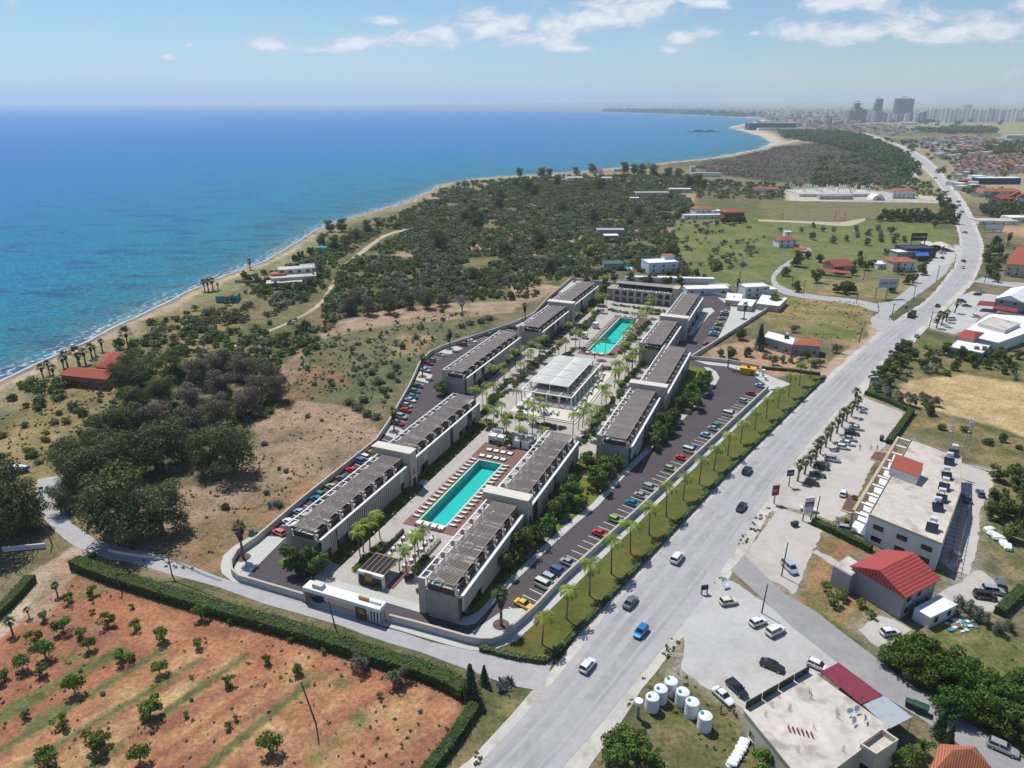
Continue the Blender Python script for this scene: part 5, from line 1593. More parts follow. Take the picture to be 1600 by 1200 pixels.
for k, (u, v) in enumerate([(53.6, -1.2), (48.9, -1.2), (48.9, 1.6), (53.4, 7.2), (53.4, 10.2), (48.7, 7.2), (48.7, 10.2)]):
 dup(cb, L(u, v, .05), RZ(180), 1.0, ['white curtained cabana at the back of the left cluster', 'white curtained cabana at the front left of the left cluster', 'white curtained cabana at the front right of the left cluster', 'white curtained cabana at the back left of the right cluster', 'white curtained cabana at the back right of the right cluster', 'white curtained cabana at the front left of the right cluster', 'white curtained cabana at the front right of the right cluster'][k], 'cabanas behind the long pool')
dup(cb, L(180, -6, .05), RZ(180), 1.1, 'single white cabana in the planting left of the far pool', 'cabanas by the far pool')
dup(cb, L(163, -6.5, .05), RZ(180), 1.1, 'white cabana nearer the pavilion on the left of the far pool', 'cabanas by the far pool')
tb = thing('cafe_table', 'x', 'table')
part('table_top', MB().lathe([(.02, .70), (.42, .70), (.42, .74), (.02, .74)], 12), 'white_render', tb)
part('pedestal', MB().lathe([(.25, 0), (.25, .03), (.04, .06), (.04, .7)], 8), 'trim_black', tb)
kit(tb)
ch = thing('cafe_chair', 'x', 'chair')
part('seat', MB().box(-.22, .22, -.22, .22, .42, .48), 'wood_brown', ch)
part('backrest', MB().box(.19, .23, -.22, .22, .48, .88), 'wood_brown', ch)
for x in (-.18, .18):
 for y in (-.18, .18):
  part('leg', MB().box(x - .02, x + .02, y - .02, y + .02, 0, .42), 'trim_black', ch)
kit(ch)
for k in range(18):
 i, j = k % 6, k // 6
 u, v = -19 + i * 2.4, 0.6 + j * 3.0 + (i % 2) * .4
 dup(tb, L(u, v, .05), 0, 1.0, 'small white cafe table on the terrace behind the entrance bar', 'tables behind the entrance bar')
 for a in (0, 180):
  dup(ch, L(u + .7 * math.cos(R(a)), v, .05), RZ(a), 1.0, 'dark cafe chair at a white table behind the entrance bar', 'chairs behind the entrance bar')
for k in range(12):
 u, v = (75.5, -3 + k * 2.3) if k < 7 else (84 + (k - 7) * 7, 16.2)
 dup(tb, L(u, v, .65), 0, 1.25, 'round white table on the white podium of the sail roof pavilion', 'tables on the pavilion podium')
 for a in (30, 150, 270):
  dup(ch, L(u + .9 * math.cos(R(a)), v + .9 * math.sin(R(a)), .65), RZ(-a), 1.0, 'dark chair at a round table on the pavilion podium', 'chairs on the pavilion podium')
for v0, v1, lb in ((-1.6, -1.2, 'low brown planter wall on the left of the bar terrace'), (8.7, 9.1, 'low pale planter wall on the right of the bar terrace')):
 t = thing('planter', lb, 'planter', L(-19.5, v0), AX)
 part('trough', MB().box(0, 13, -(v1 - v0) - .3, 0, .05, .8), 'boundary_render' if v0 > 0 else 'wood_brown', t)
 link('planting', Leaves(int(v0 + 50)).scatter_box((.1, 12.9, -(v1 - v0) - .25, -.05, .75, 1.15), 300, .3).mesh('planting', 'garden_leaf'), t)
lgm = MB().box(0, 3.4, -3.2, 0, .05, .13)
for (ua, ub, v) in ((-24, 12, -10.5), (19, 60, -10.9), (186, 232, -19.9), (144, 179, -19)):
 k = 0
 u = ua
 while u < ub:
  o = link('garden_plot', bpy.data.meshes.get('garden_plot') or lgm.mesh('garden_plot', 'olive_turf'), None, L(u, v), AX)
  o['kind'] = 'structure'
  u += 5
lh = thing('garden_hedge', 'x', 'hedge')
link('foliage', Leaves(77).scatter_box((0, .7, -3.2, 0, .05, .85), 240, .32).mesh('foliage', 'hedge_leaf'), lh)
kit(lh)
for (ua, ub, v, nm) in ((-24, 12, -10.5, 'left block nearest the gate'), (19, 60, -10.9, 'left block beside the long pool')):
 k, u = 0, ua
 while u < ub:
  dup(lh, L(u + 3.5, v), AX, 1.0, '%s low hedge from the gate, %s' % (ORD[k], nm), 'low hedges between garden plots')
  u += 5
  k += 1
gl = thing('garden_lamp', 'x', 'lamp')
part('post', MB().tube([(0, 0, 0), (0, 0, 1.0)], .04), 'trim_black', gl)
part('globe', MB().lathe([(.03, 1.0), (.14, 1.06), (.17, 1.18), (.14, 1.3), (.03, 1.36)], 10), 'white_render', gl)
kit(gl)
for k in range(9):
 dup(gl, L(-20 + k * 9, -6.9, .05), 0, 1.0, '%s white globe lamp from the gate along the left walkway' % ORD[k], 'globe lamps along the left walkway')
for k in range(9):
 dup(gl, L(-14 + k * 11, 31.5 + k * 1.95, .12), 0, 1.0, '%s white globe lamp from the gate along the right garden strip' % ORD[k], 'globe lamps in the right garden strip')
ss = MB()
for u, v0, v1 in ((-5, 28.5, 32), (3.5, 29, 33.4), (13, 29, 35.4), (38, 31, 40), (60, 44.2, 44.5), (88, 46, 49.2), (110, 47, 52)):
 for k in range(6):
  ss.sheet([L(u + k * .9, v0), L(u + k * .9 + .55, v0), L(u + k * .9 + .55, v1), L(u + k * .9, v1)], .097)
structure('stepping_slabs', ss, 'paving_stone')
t = thing('playhouse', 'yellow playhouse cube with a red ball on top by the far entrance', 'play equipment', at(1168, 584), AX)
pm('play_yellow', (0.75, 0.42, 0.02), 0.5, 0.06)
pm('play_red', (0.65, 0.03, 0.03), 0.4, 0.05)
part('cube', MB().box(-1.6, 1.6, -3, 3, .12, 2.7), 'play_yellow', t)
part('ball', MB().lathe([(.02, 2.7), (.5, 2.85), (.7, 3.3), (.5, 3.75), (.02, 3.9)], 12), 'play_red', t)
part('door', MB().box(-1.66, -1.603, -2.2, -1.2, .12, 1.8), 'wood_brown', t)
part('frame', MB().box(-1.9, -1.7, 4.2, 4.4, .1, 3).box(-1.9, -1.7, -4.6, -4.4, .1, 3), 'white_render', t)
for px, py, lb in ((1192, 588, 'white square entrance pillar beside the yellow playhouse'), (1196, 594, 'white low entrance pillar where the roadside wall ends')):
 t = thing('gate_pillar', lb, 'pillar', at(px, py), AX)
 part('shaft', MB().box(-.5, .5, -.5, .5, .1, 2.6 if py < 590 else 1.3), 'white_render', t)
 part('cap', MB().box(-.6, .6, -.6, .6, 2.6 if py < 590 else 1.3, 2.8 if py < 590 else 1.5), 'white_render', t)
LC = [(-19.3, -29.9, 'pink', 'hatchback'), (-14.6, -30.6, 'white', 'saloon'), (-9.7, -30.9, 'silver', 'saloon'), (-2.5, -31.2, 'teal', 'estate'), (-0.2, -31.8, 'green', 'hatchback'), (4.7, -31.1, 'pale green', 'saloon'), (9.7, -31.3, 'grey', 'saloon'),
      (14.9, -31.8, 'red', 'saloon'), (20.3, -32.2, 'slate blue', 'suv'), (23.2, -31.8, 'white', 'estate'), (27.2, -33.2, 'yellow', 'hatchback'), (48.5, -35.9, 'maroon', 'saloon'), (53.4, -37.8, 'silver', 'suv'), (58.9, -39.4, 'red', 'saloon'), (62.6, -40.8, 'silver', 'hatchback'),
      (67.4, -42.4, 'cream', 'saloon'), (70.7, -43.6, 'blue', 'saloon'), (75.4, -45.2, 'green', 'hatchback'), (80.3, -46.9, 'dark green', 'saloon'), (96.8, -52.6, 'pale blue', 'saloon'), (104.4, -54.6, 'maroon', 'saloon'), (108, -55, 'grey', 'hatchback'), (115.6, -55.6, 'silver', 'saloon'),
      (132.1, -53, 'maroon', 'hatchback'), (137.6, -51.6, 'white', 'saloon'), (149.3, -48.5, 'green', 'hatchback'), (163.8, -43, 'navy', 'saloon')]
SEG = 'seaward parking row'
def name_row(rows, place, dirn):
 cnt = {}
 tot_ = {}
 for r_ in rows:
  tot_[(r_[2], r_[3])] = tot_.get((r_[2], r_[3]), 0) + 1
 out = []
 for r_ in rows:
  k = (r_[2], r_[3])
  cnt[k] = cnt.get(k, 0) + 1
  kd = {'suv': 'off-roader', 'estate': 'estate car'}.get(r_[3], r_[3])
  out.append('%s %s parked in the %s' % (r_[2], kd, place) if tot_[k] == 1 else '%s %s, %s of its kind from the %s, %s' % (r_[2], kd, ORD[cnt[k] - 1], dirn, place))
 return out
for (u, v, c, kd), lb in zip(LC, name_row(LC, 'seaward parking row', 'gate')):
 car(kd, c, L(u, lwall(u) + 2.75, .035), AX + math.atan2(-4.6, -.8) + (math.pi if rnd.random() < .4 else 0), lb, 'cars parked along the seaward wall')
RC = [(-21.8, 'yellow', 'saloon'), (-14.2, 'cream', 'van'), (-11.6, 'pale blue', 'suv'), (-8.3, 'slate blue', 'suv'), (-4.1, 'silver', 'saloon'), (10.4, 'red', 'saloon'), (17.9, 'lime', 'hatchback'), (27.5, 'teal', 'saloon'), (32.4, 'silver', 'saloon'), (37.7, 'silver', 'estate'),
      (50.8, 'pale green', 'hatchback'), (59, 'red', 'saloon'), (64.5, 'cream', 'van'), (67.1, 'slate blue', 'saloon'), (78, 'pale blue', 'saloon'), (84, 'silver', 'saloon'), (86.6, 'green', 'hatchback'), (97.4, 'cream', 'van'), (100, 'silver', 'saloon'), (111.9, 'silver', 'hatchback'), (120.5, 'maroon', 'saloon'), (130, 'pale blue', 'saloon')]
RC = [(u, 0, c, k) for u, c, k in RC]
for (u, v, c, kd), lb in zip(RC, name_row(RC, 'roadside wall parking row', 'gate')):
 car(kd, c, L(u + .55, wallv(u) - 2.75, .035), AX + math.atan2(-4.8, -1.25), lb, 'cars parked along the roadside wall')
TC = [(174.7, 47.3, 'red', 'saloon'), (189.2, 47.5, 'teal', 'saloon'), (192.5, 47.6, 'pale blue', 'saloon'), (198.5, 47.7, 'green', 'saloon'), (207.4, 47.8, 'lime', 'hatchback'), (218.2, 47.9, 'silver', 'saloon'), (226, 47.9, 'grey', 'suv'), (231.5, 47.7, 'cream', 'saloon')]
for (u, v, c, kd), lb in zip(TC, name_row(TC, 'upper car park by white flat roofed boxes', 'yellow playhouse')):
 car(kd, c, L(u, v, .035), AX + math.atan2(4.4, -.6), lb, 'cars in the upper car park')
for k, (uv, h_, lb) in enumerate([([(246, 46), (262, 45), (262, 53), (246, 54)], 3, 'white flat roofed service box nearest the curved driveway'), ([(238, 53), (252, 54.2), (252, 61), (238, 60)], 3, 'white flat roofed service box behind the tall fan palm'),
                                  ([(244, 62), (264, 63), (262, 76), (243, 73)], 3.2, 'wide white flat roofed box beside the bushy green tree')]):
 t = thing('service_box', lb, 'building', L(*uv[0]), AX, 'white flat roofed service boxes')
 q = [(a - uv[0][0], -(b - uv[0][1])) for a, b in uv]
 part('wall', MB().prism(q, 0, h_), 'warm_render', t)
 cx_, cy_ = sum(a for a, b in q) / 4, sum(b for a, b in q) / 4
 part('roof', MB().prism([(cx_ + (a - cx_) * 1.02, cy_ + (b - cy_) * 1.02) for a, b in q], h_, h_ + .2), 'white_render', t)
 part('roof_unit', MB().box(cx_ - .5, cx_ + .5, cy_ - .4, cy_ + .4, h_ + .2, h_ + .8), 'fin_metal', t)
LAWN_P = [(1265, 590), (1249, 602), (1232, 620), (1215, 637), (1197, 654), (1179, 672), (1157, 692), (1137, 712), (1115, 735), (1092, 757), (1067, 781), (1041, 807), (1014, 836), (985, 865), (955, 897), (921, 931), (885, 967), (847, 1007)]
for k, q in enumerate(LAWN_P[::-1]):
 plant(PALMS, at(*q), rnd.uniform(.92, 1.1), '%s coconut palm from the junction in the single row on the roadside lawn' % ORD[k], 'coconut palms on the roadside lawn')
COURT_P = [(770, 674), (791, 674), (811, 682), (832, 688), (806, 636), (845, 646), (895, 679), (903, 672), (910, 668), (917, 664), (940, 631), (945, 628), (960, 606), (966, 602), (980, 581), (988, 577), (998, 560), (755, 640), (768, 603), (778, 597), (786, 590), (797, 582), (806, 575), (820, 562), (830, 556), (842, 547), (850, 552),
           (883, 552), (899, 541), (905, 545), (929, 560), (945, 551), (973, 542), (982, 531), (992, 511), (998, 508), (979, 583), (987, 577), (992, 570), (1004, 504), (1010, 496), (948, 482), (1014, 482), (961, 592), (967, 592), (760, 660), (873, 556), (1008, 512), (975, 560), (984, 549), (1020, 488), (563, 871), (578, 856), (594, 842), (635, 894), (649, 881), (663, 865), (568, 862), (655, 872)]
for (a, b) in [((742, 650), (790, 605)), ((803, 600), (850, 553)), ((890, 530), (935, 487)), ((910, 690), (950, 640)), ((955, 630), (1005, 565)), ((975, 552), (1018, 497)), ((780, 690), (850, 702)), ((780, 652), (870, 668))]:
 for k in range(4):
  COURT_P.append((a[0] + (b[0] - a[0]) * (k + rnd.random()) / 4, a[1] + (b[1] - a[1]) * (k + rnd.random()) / 4))
for q in COURT_P:
 e_ = q[0] < 700
 plant(PALMS, at(*q), rnd.uniform(.8, 1.0), 'coconut palm beside the entrance bar near the gate' if e_ else 'coconut palm in the courtyard planting between the two pools', 'palms beside the entrance bar' if e_ else 'palms of the middle courtyard')
FAN_P = [(380, 872, 'tall fan palm in the pit at the lower left corner of the car park'), (783, 977, 'large fan palm in a round pit at the lower right corner of the car park'), (616, 675, 'fan palm on the seaward car park island beside the maroon car'),
         (660, 589, 'fan palm on the seaward island nearest the lone lodging block'), (703, 546, 'fan palm on the seaward island at the bend of the wall'), (821, 503, 'fan palm at the corner of the upper left lodging block'), (898, 441, 'fan palm at the far left corner inside the boundary wall'),
         (1137, 576, 'fan palm in a round pit left of the yellow playhouse'), (1162, 499, 'fan palm in a round pit by the white service boxes'), (1151, 459, 'fan palm beside the small white house')]
pit = MB().lathe([(1.75, 0), (1.75, .17), (.02, .19)], 20)
for x, y, lb in FAN_P:
 p = at(x, y)
 t = plant(FANS, p + Vector((0, 0, .1)), (1.12, 1.12, 1.12) if y > 850 else 1.0, lb, 'fan palms with dead leaf skirts', cat='palm tree')
 o = link('mulch_pit', bpy.data.meshes.get('mulch_pit') or pit.mesh('mulch_pit', 'mulch'), None, p)
 o['kind'] = 'structure'
GT = [(921, 722, 0), (952, 735, 0), (936, 752, 1), (892, 768, 0), (874, 795, 0), (840, 833, 0), (812, 857, 1), (788, 876, 0), (1030, 678, 0), (1050, 656, 0), (1065, 632, 0), (1077, 617, 0), (1092, 607, 0), (1104, 592, 0), (1083, 628, 0), (462, 876, 1), (494, 880, 0), (690, 607, 0), (1100, 605, 0), (1040, 665, 0), (938, 470, 2), (942, 455, 0), (1210, 470, 2)]
GLB = ['dark green', 'yellowish green', 'bright lime green']
GWH = ['by the gap between the right hand lodging blocks', 'before the blank end wall right of the garden gap', 'at the gap beside the dark shadow on the car park', 'behind the right block beside the long pool', 'at the corner of the right block stair tower', 'behind the right block nearest the gate', 'between two dark trees on the right garden strip', 'nearest the gate in the right garden strip', 'first along the far right garden strip', 'third along the far right garden strip',
       'fifth along the far right garden strip', 'near the stair tower end of the far strip', 'beside the asphalt curve of the far entrance', 'last before the yellow playhouse drive', 'in the middle of the far right garden strip', 'at the left lodging block near end, outer one', 'at the left lodging block near end, inner one', 'at the near end of the lone seaward block', 'on the kerb of the far entrance curve', 'second along the far right garden strip', 'on the lawn left of the far building', 'by the corner of the far upper left block', 'beside the widest white service box']
for (x, y, k), w_ in zip(GT, GWH):
 p = at(x, y, 2.6)
 plant(LIMES if k == 2 else GARDS, (p.x, p.y, .1), rnd.uniform(1.15, 1.5), '%s round tree %s' % (GLB[k], w_), 'round trees of the resort gardens')
for x, y in ((1058, 646), (1072, 624), (1089, 600), (1022, 690), (906, 782), (858, 816), (826, 846), (800, 868), (948, 730), (885, 782), (1040, 672), (1098, 598), (930, 742), (964, 722)):
 p = at(x, y, 2.6)
 plant(GARDS, (p.x, p.y, .1), rnd.uniform(.8, 1.15), 'dark leafy tree filling the gaps of the right garden strip', 'gap trees of the right garden strip')
BEDS = [((765, 626), (800, 592)), ((805, 599), (822, 584)), ((824, 578), (848, 556)), ((775, 650), (822, 657)), ((735, 665), (790, 612)), ((800, 607), (850, 560)), ((850, 560), (885, 530)), ((890, 525), (935, 490)), ((925, 668), (952, 642)), ((1000, 570), (1020, 540)), ((842, 664), (882, 672)), ((925, 657), (950, 637)), ((955, 631), (970, 613)), ((970, 606), (985, 591)), ((985, 590), (1006, 566)), ((970, 553), (985, 531)), ((990, 532), (1014, 502)), ((950, 485), (987, 491)), ((1010, 490), (1036, 493)),
  ((905, 526), (927, 500)), ((925, 491), (940, 486)), ((945, 577), (971, 579)), ((762, 690), (785, 697)), ((793, 693), (846, 704)), ((905, 697), (928, 675)), ((556, 893), (590, 852)), ((640, 906), (668, 870)), ((958, 477), (1040, 488)), ((745, 655), (765, 640)), ((808, 645), (820, 648)), ((795, 678), (800, 690)), ((880, 560), (900, 545)), ((765, 672), (775, 665)), ((925, 590), (945, 575))]
FLW = [remat(SHR[0], 'purple_flower'), remat(SHR[3], 'lime_leaf')]
GSH = []
for (a, b) in BEDS:
 A_, B_ = at(*a), at(*b)
 n_ = max(3, int((B_ - A_).length / .8))
 for k in range(n_):
  p = A_.lerp(B_, (k + rnd.random() * .6) / n_) + Vector((rnd.uniform(-.8, .8), rnd.uniform(-.8, .8), .05))
  q = rnd.random()
  GSH.append((p.x, p.y, q, rnd.uniform(.42, .78)))
for k in range(68):
 u = -26 + k * 2.5
 if u > 140:
  break
 v = np.interp(u, [-26, -18, 1, 24, 43, 67, 84, 128, 140], [28.4, 29.3, 32, 37, 40, 43, 47, 52.5, 52]) - rnd.uniform(.5, 2.5)
 q = L(u, v)
 GSH.append((q.x, q.y, .3, rnd.uniform(.4, .7)))
for x, y, s in ((735, 925, .5), (727, 940, .5), (655, 925, .55), (668, 962, .4)):
 shrub([SHR_G[0]], at(x, y), s, 'clipped grey green shrub at the foot of the lower right lodging block', 'shrubs at the lower right lodging block')
hedge_along('roadside_hedge', [L(-36.6, 34), L(-36.2, 41), L(-35, 47), L(-31.4, 48.4), L(60, 70.8), L(151, 95.6)], 1.1, 1.0, 'trim_leaf', 'low trimmed hedge edging the roadside lawn along the main road', 30, .34)
hedge_along('entrance_hedge', [L(151.5, 72), L(153, 82), L(153, 94)], 1.2, 1.2, 'trim_leaf', 'low grassy hedge closing the far end of the roadside lawn', 30, .34)
# ================================================================== BUILDINGS AND THINGS AROUND THE RESORT
pm('roof_concrete', (0.52, 0.475, 0.42), 0.92, 0.16, 0.6, stain=(0.27, 0.235, 0.20), stain_amt=0.75, stain_scale=0.22)
pm('grey_wall', (0.33, 0.32, 0.34), 0.9, 0.06, 0.6, stain=(0.25, 0.24, 0.25), stain_amt=0.5, stain_scale=0.3)
pm('white_wall', (0.70, 0.70, 0.69), 0.85, 0.05, 0.6, stain=(0.5, 0.48, 0.45), stain_amt=0.5, stain_scale=0.3)
pm('cream_wall', (0.55, 0.50, 0.40), 0.85, 0.06, 0.6, stain=(0.42, 0.37, 0.3), stain_amt=0.5, stain_scale=0.3)
pm('sand_trim', (0.45, 0.36, 0.24), 0.85, 0.08, 0.6)
pm('blue_wall', (0.55, 0.64, 0.74), 0.85, 0.05, 0.6)
pm('brick_red_wall', (0.23, 0.10, 0.075), 0.9, 0.1, 0.6)
pm('navy_wall', (0.035, 0.045, 0.085), 0.7, 0.1, 0.6)
pm('white_roof', (0.74, 0.74, 0.73), 0.7, 0.05, 0.5, stain=(0.5, 0.48, 0.45), stain_amt=0.4, stain_scale=0.2)
pm('grey_roof', (0.36, 0.36, 0.38), 0.8, 0.08, 0.5, stain=(0.28, 0.27, 0.27), stain_amt=0.5, stain_scale=0.2)
pm('teal_paint', (0.03, 0.30, 0.33), 0.8, 0.08, 0.5)
pm('green_roof', (0.06, 0.12, 0.08), 0.8, 0.1, 0.5)
pm('blue_sheet', (0.02, 0.12, 0.42), 0.6, 0.08, 0.5)
pm('bin_green', (0.015, 0.07, 0.05), 0.6, 0.1)
pm('pole_wood', (0.105, 0.085, 0.072), 0.95, 0.2, 2, objrand=.2)
pm('solar_panel', (0.02, 0.026, 0.045), 0.2, 0.2, 3, spec=.6)
pm('tank_white', (0.72, 0.74, 0.76), 0.4, 0.04, 0.6, stain=(0.55, 0.55, 0.54), stain_amt=0.4, stain_scale=0.6)
pm('lid_blue', (0.03, 0.25, 0.42), 0.5, 0.08)
pm('steel_grey', (0.33, 0.34, 0.35), 0.5, 0.1, 2, metal=.3)
pm('rust_frame', (0.21, 0.12, 0.075), 0.9, 0.25, 1.5)
pm('board_grey', (0.38, 0.42, 0.47), 0.6, 0.05, .6)
pm('sign_purple', (0.12, 0.03, 0.12), 0.6, .08)
pm('sign_maroon', (0.18, 0.03, 0.05), 0.6, .08)
pm('skin', (0.45, 0.28, 0.2), .6, .06)
def ribbed(name, col, dark, scale, axis_deg, rough=.65, spec=.35):
 """roof sheet or tile courses: fine ridges across the slope"""
 m, b = new_mat(name, rough, spec)
 n, l = nt(m)
 tc = n.new('ShaderNodeTexCoord')
 mp_ = n.new('ShaderNodeMapping')
 mp_.inputs['Rotation'].default_value = (0, 0, R(axis_deg))
 l.new(tc.outputs['Object'], mp_.inputs[0])
 w = n.new('ShaderNodeTexWave')
 w.inputs['Scale'].default_value = scale
 w.inputs['Distortion'].default_value = .3
 l.new(mp_.outputs[0], w.inputs['Vector'])
 ns = noise(n, l, tc.outputs['Object'], .7, 5, .65)
 c = mix(n, l, dark, col, maprange(n, l, w.outputs['Fac'], .05, .5))
 c = mix(n, l, c, tuple(k * .62 for k in col), maprange(n, l, ns.outputs[0], .5, .75, 0, .7))
 l.new(c, b.inputs['Base Color'])
 bp = n.new('ShaderNodeBump')
 bp.inputs['Strength'].default_value = .5
 bp.inputs['Distance'].default_value = .06
 l.new(w.outputs['Fac'], bp.inputs['Height'])
 l.new(bp.outputs[0], b.inputs['Normal'])
 return m
ribbed('red_sheet', (0.42, 0.07, 0.06), (0.22, 0.035, 0.034), .45, 60)
ribbed('tile_orange', (0.44, 0.165, 0.09), (0.25, 0.09, 0.055), .9, 35, .9, .15)
ribbed('tile_red', (0.40, 0.105, 0.07), (0.23, 0.06, 0.045), .9, 35, .9, .15)
ribbed('maroon_sheet', (0.25, 0.035, 0.06), (0.14, 0.02, 0.035), .8, 130)
ribbed('zinc_sheet', (0.42, 0.46, 0.49), (0.28, 0.31, 0.33), .8, 130)
def wall_windows(t, A, B, n_, zs, ww=1.2, wh=1.3, mat='window_dark', name='window', proud=.04):
 """windows on the wall between ground points A and B (local to t), each its own part"""
 A, B = Vector((A[0], A[1], 0)), Vector((B[0], B[1], 0))
 d = B - A
 ln = d.length
 d.normalize()
 nr = Vector((d.y, -d.x, 0))
 for z in zs:
  for k in range(n_):
   c = A + d * (ln * (k + .5) / n_)
   mb = MB()
   q = [c - d * ww / 2, c + d * ww / 2, c + d * ww / 2 + nr * proud, c - d * ww / 2 + nr * proud]
   mb.prism([p[:2] for p in q], z, z + wh)
   w = part(name, mb, mat, t)
   s = MB()
   q = [c - d * (ww / 2 + .12) + nr * (proud + .003), c + d * (ww / 2 + .12) + nr * (proud + .003), c + d * (ww / 2 + .12) + nr * .16, c - d * (ww / 2 + .12) + nr * .16]
   s.prism([p[:2] for p in q], z - .14, z - .03)
   part('sill', s, 'white_wall', w)
def ccw(P):
 a = sum(P[i][0] * P[(i + 1) % len(P)][1] - P[(i + 1) % len(P)][0] * P[i][1] for i in range(len(P)))
 return P if a > 0 else P[::-1]
def pbuild(label, P, z, wallm, roofm, wins=(), parapet=.0, over=0.0, name='building', cat='building', group=None, storeys=None, trim=None):
 """flat roofed building on outline P (world points); wins = [(edge, count)]"""
 P = ccw([Vector((p[0], p[1], 0)) for p in P])
 o = P[0].copy()
 t = thing(name, label, cat, o, 0, group)
 q = [p - o for p in P]
 c = sum(q, Vector()) / len(q)
 part('wall', MB().prism([p[:2] for p in q], 0, z), wallm, t)
 q2 = [c + (p - c) * (1 + over / max(1, (p - c).length)) for p in q]
 part('roof', MB().prism([p[:2] for p in q2], z, z + .22), roofm, t)
 if parapet:
  mb = MB()
  for i in range(len(q2)):
   a, b = q2[i], q2[(i + 1) % len(q2)]
   ia, ib = c + (a - c) * (1 - .35 / (a - c).length), c + (b - c) * (1 - .35 / (b - c).length)
   mb.prism([a[:2], b[:2], ib[:2], ia[:2]], z + .22, z + .22 + parapet)
  part('parapet', mb, trim or wallm, t)
 st = storeys or max(1, int(z / 2.9))
 for e, k in wins:
  wall_windows(t, q[e % len(q)], q[(e + 1) % len(q)], k, [.9 + 3.0 * s for s in range(st)])
 return t
def rect(px, py, w, d, deg):
 c = at(px, py)
 x, y = Vector((math.cos(R(deg)), math.sin(R(deg)), 0)), Vector((-math.sin(R(deg)), math.cos(R(deg)), 0))
 return [c - x * w / 2 - y * d / 2, c + x * w / 2 - y * d / 2, c + x * w / 2 + y * d / 2, c - x * w / 2 + y * d / 2]
def gable(label, P, z, rise, wallm, roofm, wins=(), over=.5, hip=0.0, name='house', cat='house', group=None, storeys=None, axis_=0):
 """pitched roof on four corners P; ridge runs parallel to edge axis_ (0: P0-P1)"""
 P = ccw([Vector((p[0], p[1], 0)) for p in P])
 P = P[axis_:] + P[:axis_]
 o = P[0].copy()
 t = thing(name, label, cat, o, 0, group)
 q = [p - o for p in P]
 c = sum(q, Vector()) / 4
 m0, m1 = (q[0] + q[3]) / 2, (q[1] + q[2]) / 2
 r0, r1 = m0.lerp(m1, hip), m1.lerp(m0, hip)
 wb = MB().prism([p[:2] for p in q], 0, z)
 if hip == 0:
  up = Vector((0, 0, 1))
  for a, b, r_ in ((q[3], q[0], r0), (q[1], q[2], r1)):
   wb.add([a + up * z, b + up * z, r_ + up * (z + rise)], [(0, 1, 2)])
 part('wall', wb, wallm, t)
 k = [c + (p - c) * (1 + over / (p - c).length * 1.3) for p in q]
 dr = over * rise / max(.5, (q[3] - q[0]).length / 2)
 dirx = (m1 - m0).normalized() * (over if hip == 0 else 0)
 e0, e1 = r0 - dirx, r1 + dirx
 zt, ze = z + rise + .12, z - dr + .12
 mb = MB()
 vs = [(p.x, p.y, ze) for p in k] + [(e0.x, e0.y, zt), (e1.x, e1.y, zt)] + [(p.x, p.y, ze - .18) for p in k] + [(e0.x, e0.y, zt - .18), (e1.x, e1.y, zt - .18)]
 mb.add(vs, [(0, 1, 5, 4), (2, 3, 4, 5), (1, 2, 5), (3, 0, 4), (6, 10, 11, 7), (8, 11, 10, 9), (7, 11, 8), (9, 10, 6), (0, 6, 7, 1), (1, 7, 8, 2), (2, 8, 9, 3), (3, 9, 6, 0)])
 part('roof', mb, roofm, t)
 st = storeys or max(1, int(z / 2.8))
 for e, n_ in wins:
  wall_windows(t, q[e % 4], q[(e + 1) % 4], n_, [.9 + 2.9 * s for s in range(st)])
 return t
def addbox(t, name, world, z0, z1, m):
 o = t.location
 return part(name, MB().prism([(p[0] - o.x, p[1] - o.y) for p in world], z0, z1), m, t)
HZ = 7.0
hr = ats([(1357, 806), (1471, 852), (1500, 770), (1502, 716), (1424, 688)], HZ)
t = pbuild('long white two storey hotel with stained flat concrete roof crowded with solar tanks', hr, HZ, 'white_wall', 'roof_concrete', [], .35, .1, 'hotel', 'building', trim='sand_trim')
o = t.location
ed = [p - o for p in ccw([Vector((p.x, p.y, 0)) for p in hr])]
wall_windows(t, ed[0], ed[1], 3, (1.0, 4.2), 2.4, 1.3)
HOTEL = t
a0, a1 = at(1334, 797, 6.0), at(1404, 682, 6.0)
b0, b1 = at(1357, 806, 6.0), at(1424, 688, 6.0)
am = MB()
sx = (a1 - a0).normalized()
sn = Vector((-sx.y, sx.x, 0))
ln_ = (a1 - a0).length
for z0, z1 in ((5.4, 6.0),):
 q = [a0 + sn * .35, a1 + sn * .35, a1 - sn * .35, a0 - sn * .35]
 am.prism([(p.x - o.x, p.y - o.y) for p in q], z0, z1)
for k in range(10):
 p = a0 + sx * (ln_ * k / 9)
 q = [p + sx * .35 + sn * .34, p - sx * .35 + sn * .34, p - sx * .35 - sn * .34, p + sx * .35 - sn * .34]
 am.prism([(v.x - o.x, v.y - o.y) for v in q], 0, 5.4)
part('arcade', am, 'sand_trim', t)
q = [a0, a1, b1, b0]
part('arcade_floor', MB().prism([(v.x - o.x, v.y - o.y) for v in q], .06, .3), 'white_wall', t)
bmz = MB()
for k in range(10):
 p, r_ = a0 + sx * (ln_ * k / 9), b0 + (b1 - b0) * (k / 9)
 d = (r_ - p).normalized()
 s = Vector((-d.y, d.x, 0)) * .35
 p2, r2 = p + d * .36, r_ - d * .3
 bmz.prism([(v.x - o.x, v.y - o.y) for v in (p2 + s, p2 - s, r2 - s, r2 + s)], 5.3, 5.75)
part('cross_beams', bmz, 'white_wall', t)
q = ats([(1388, 742), (1431, 758), (1439, 743), (1396, 727)], HZ + .22)
sb_ = MB().prism([(p.x - o.x, p.y - o.y) for p in q], HZ + .22, HZ + 2.6)
part('stair_box', sb_, 'white_wall', t)
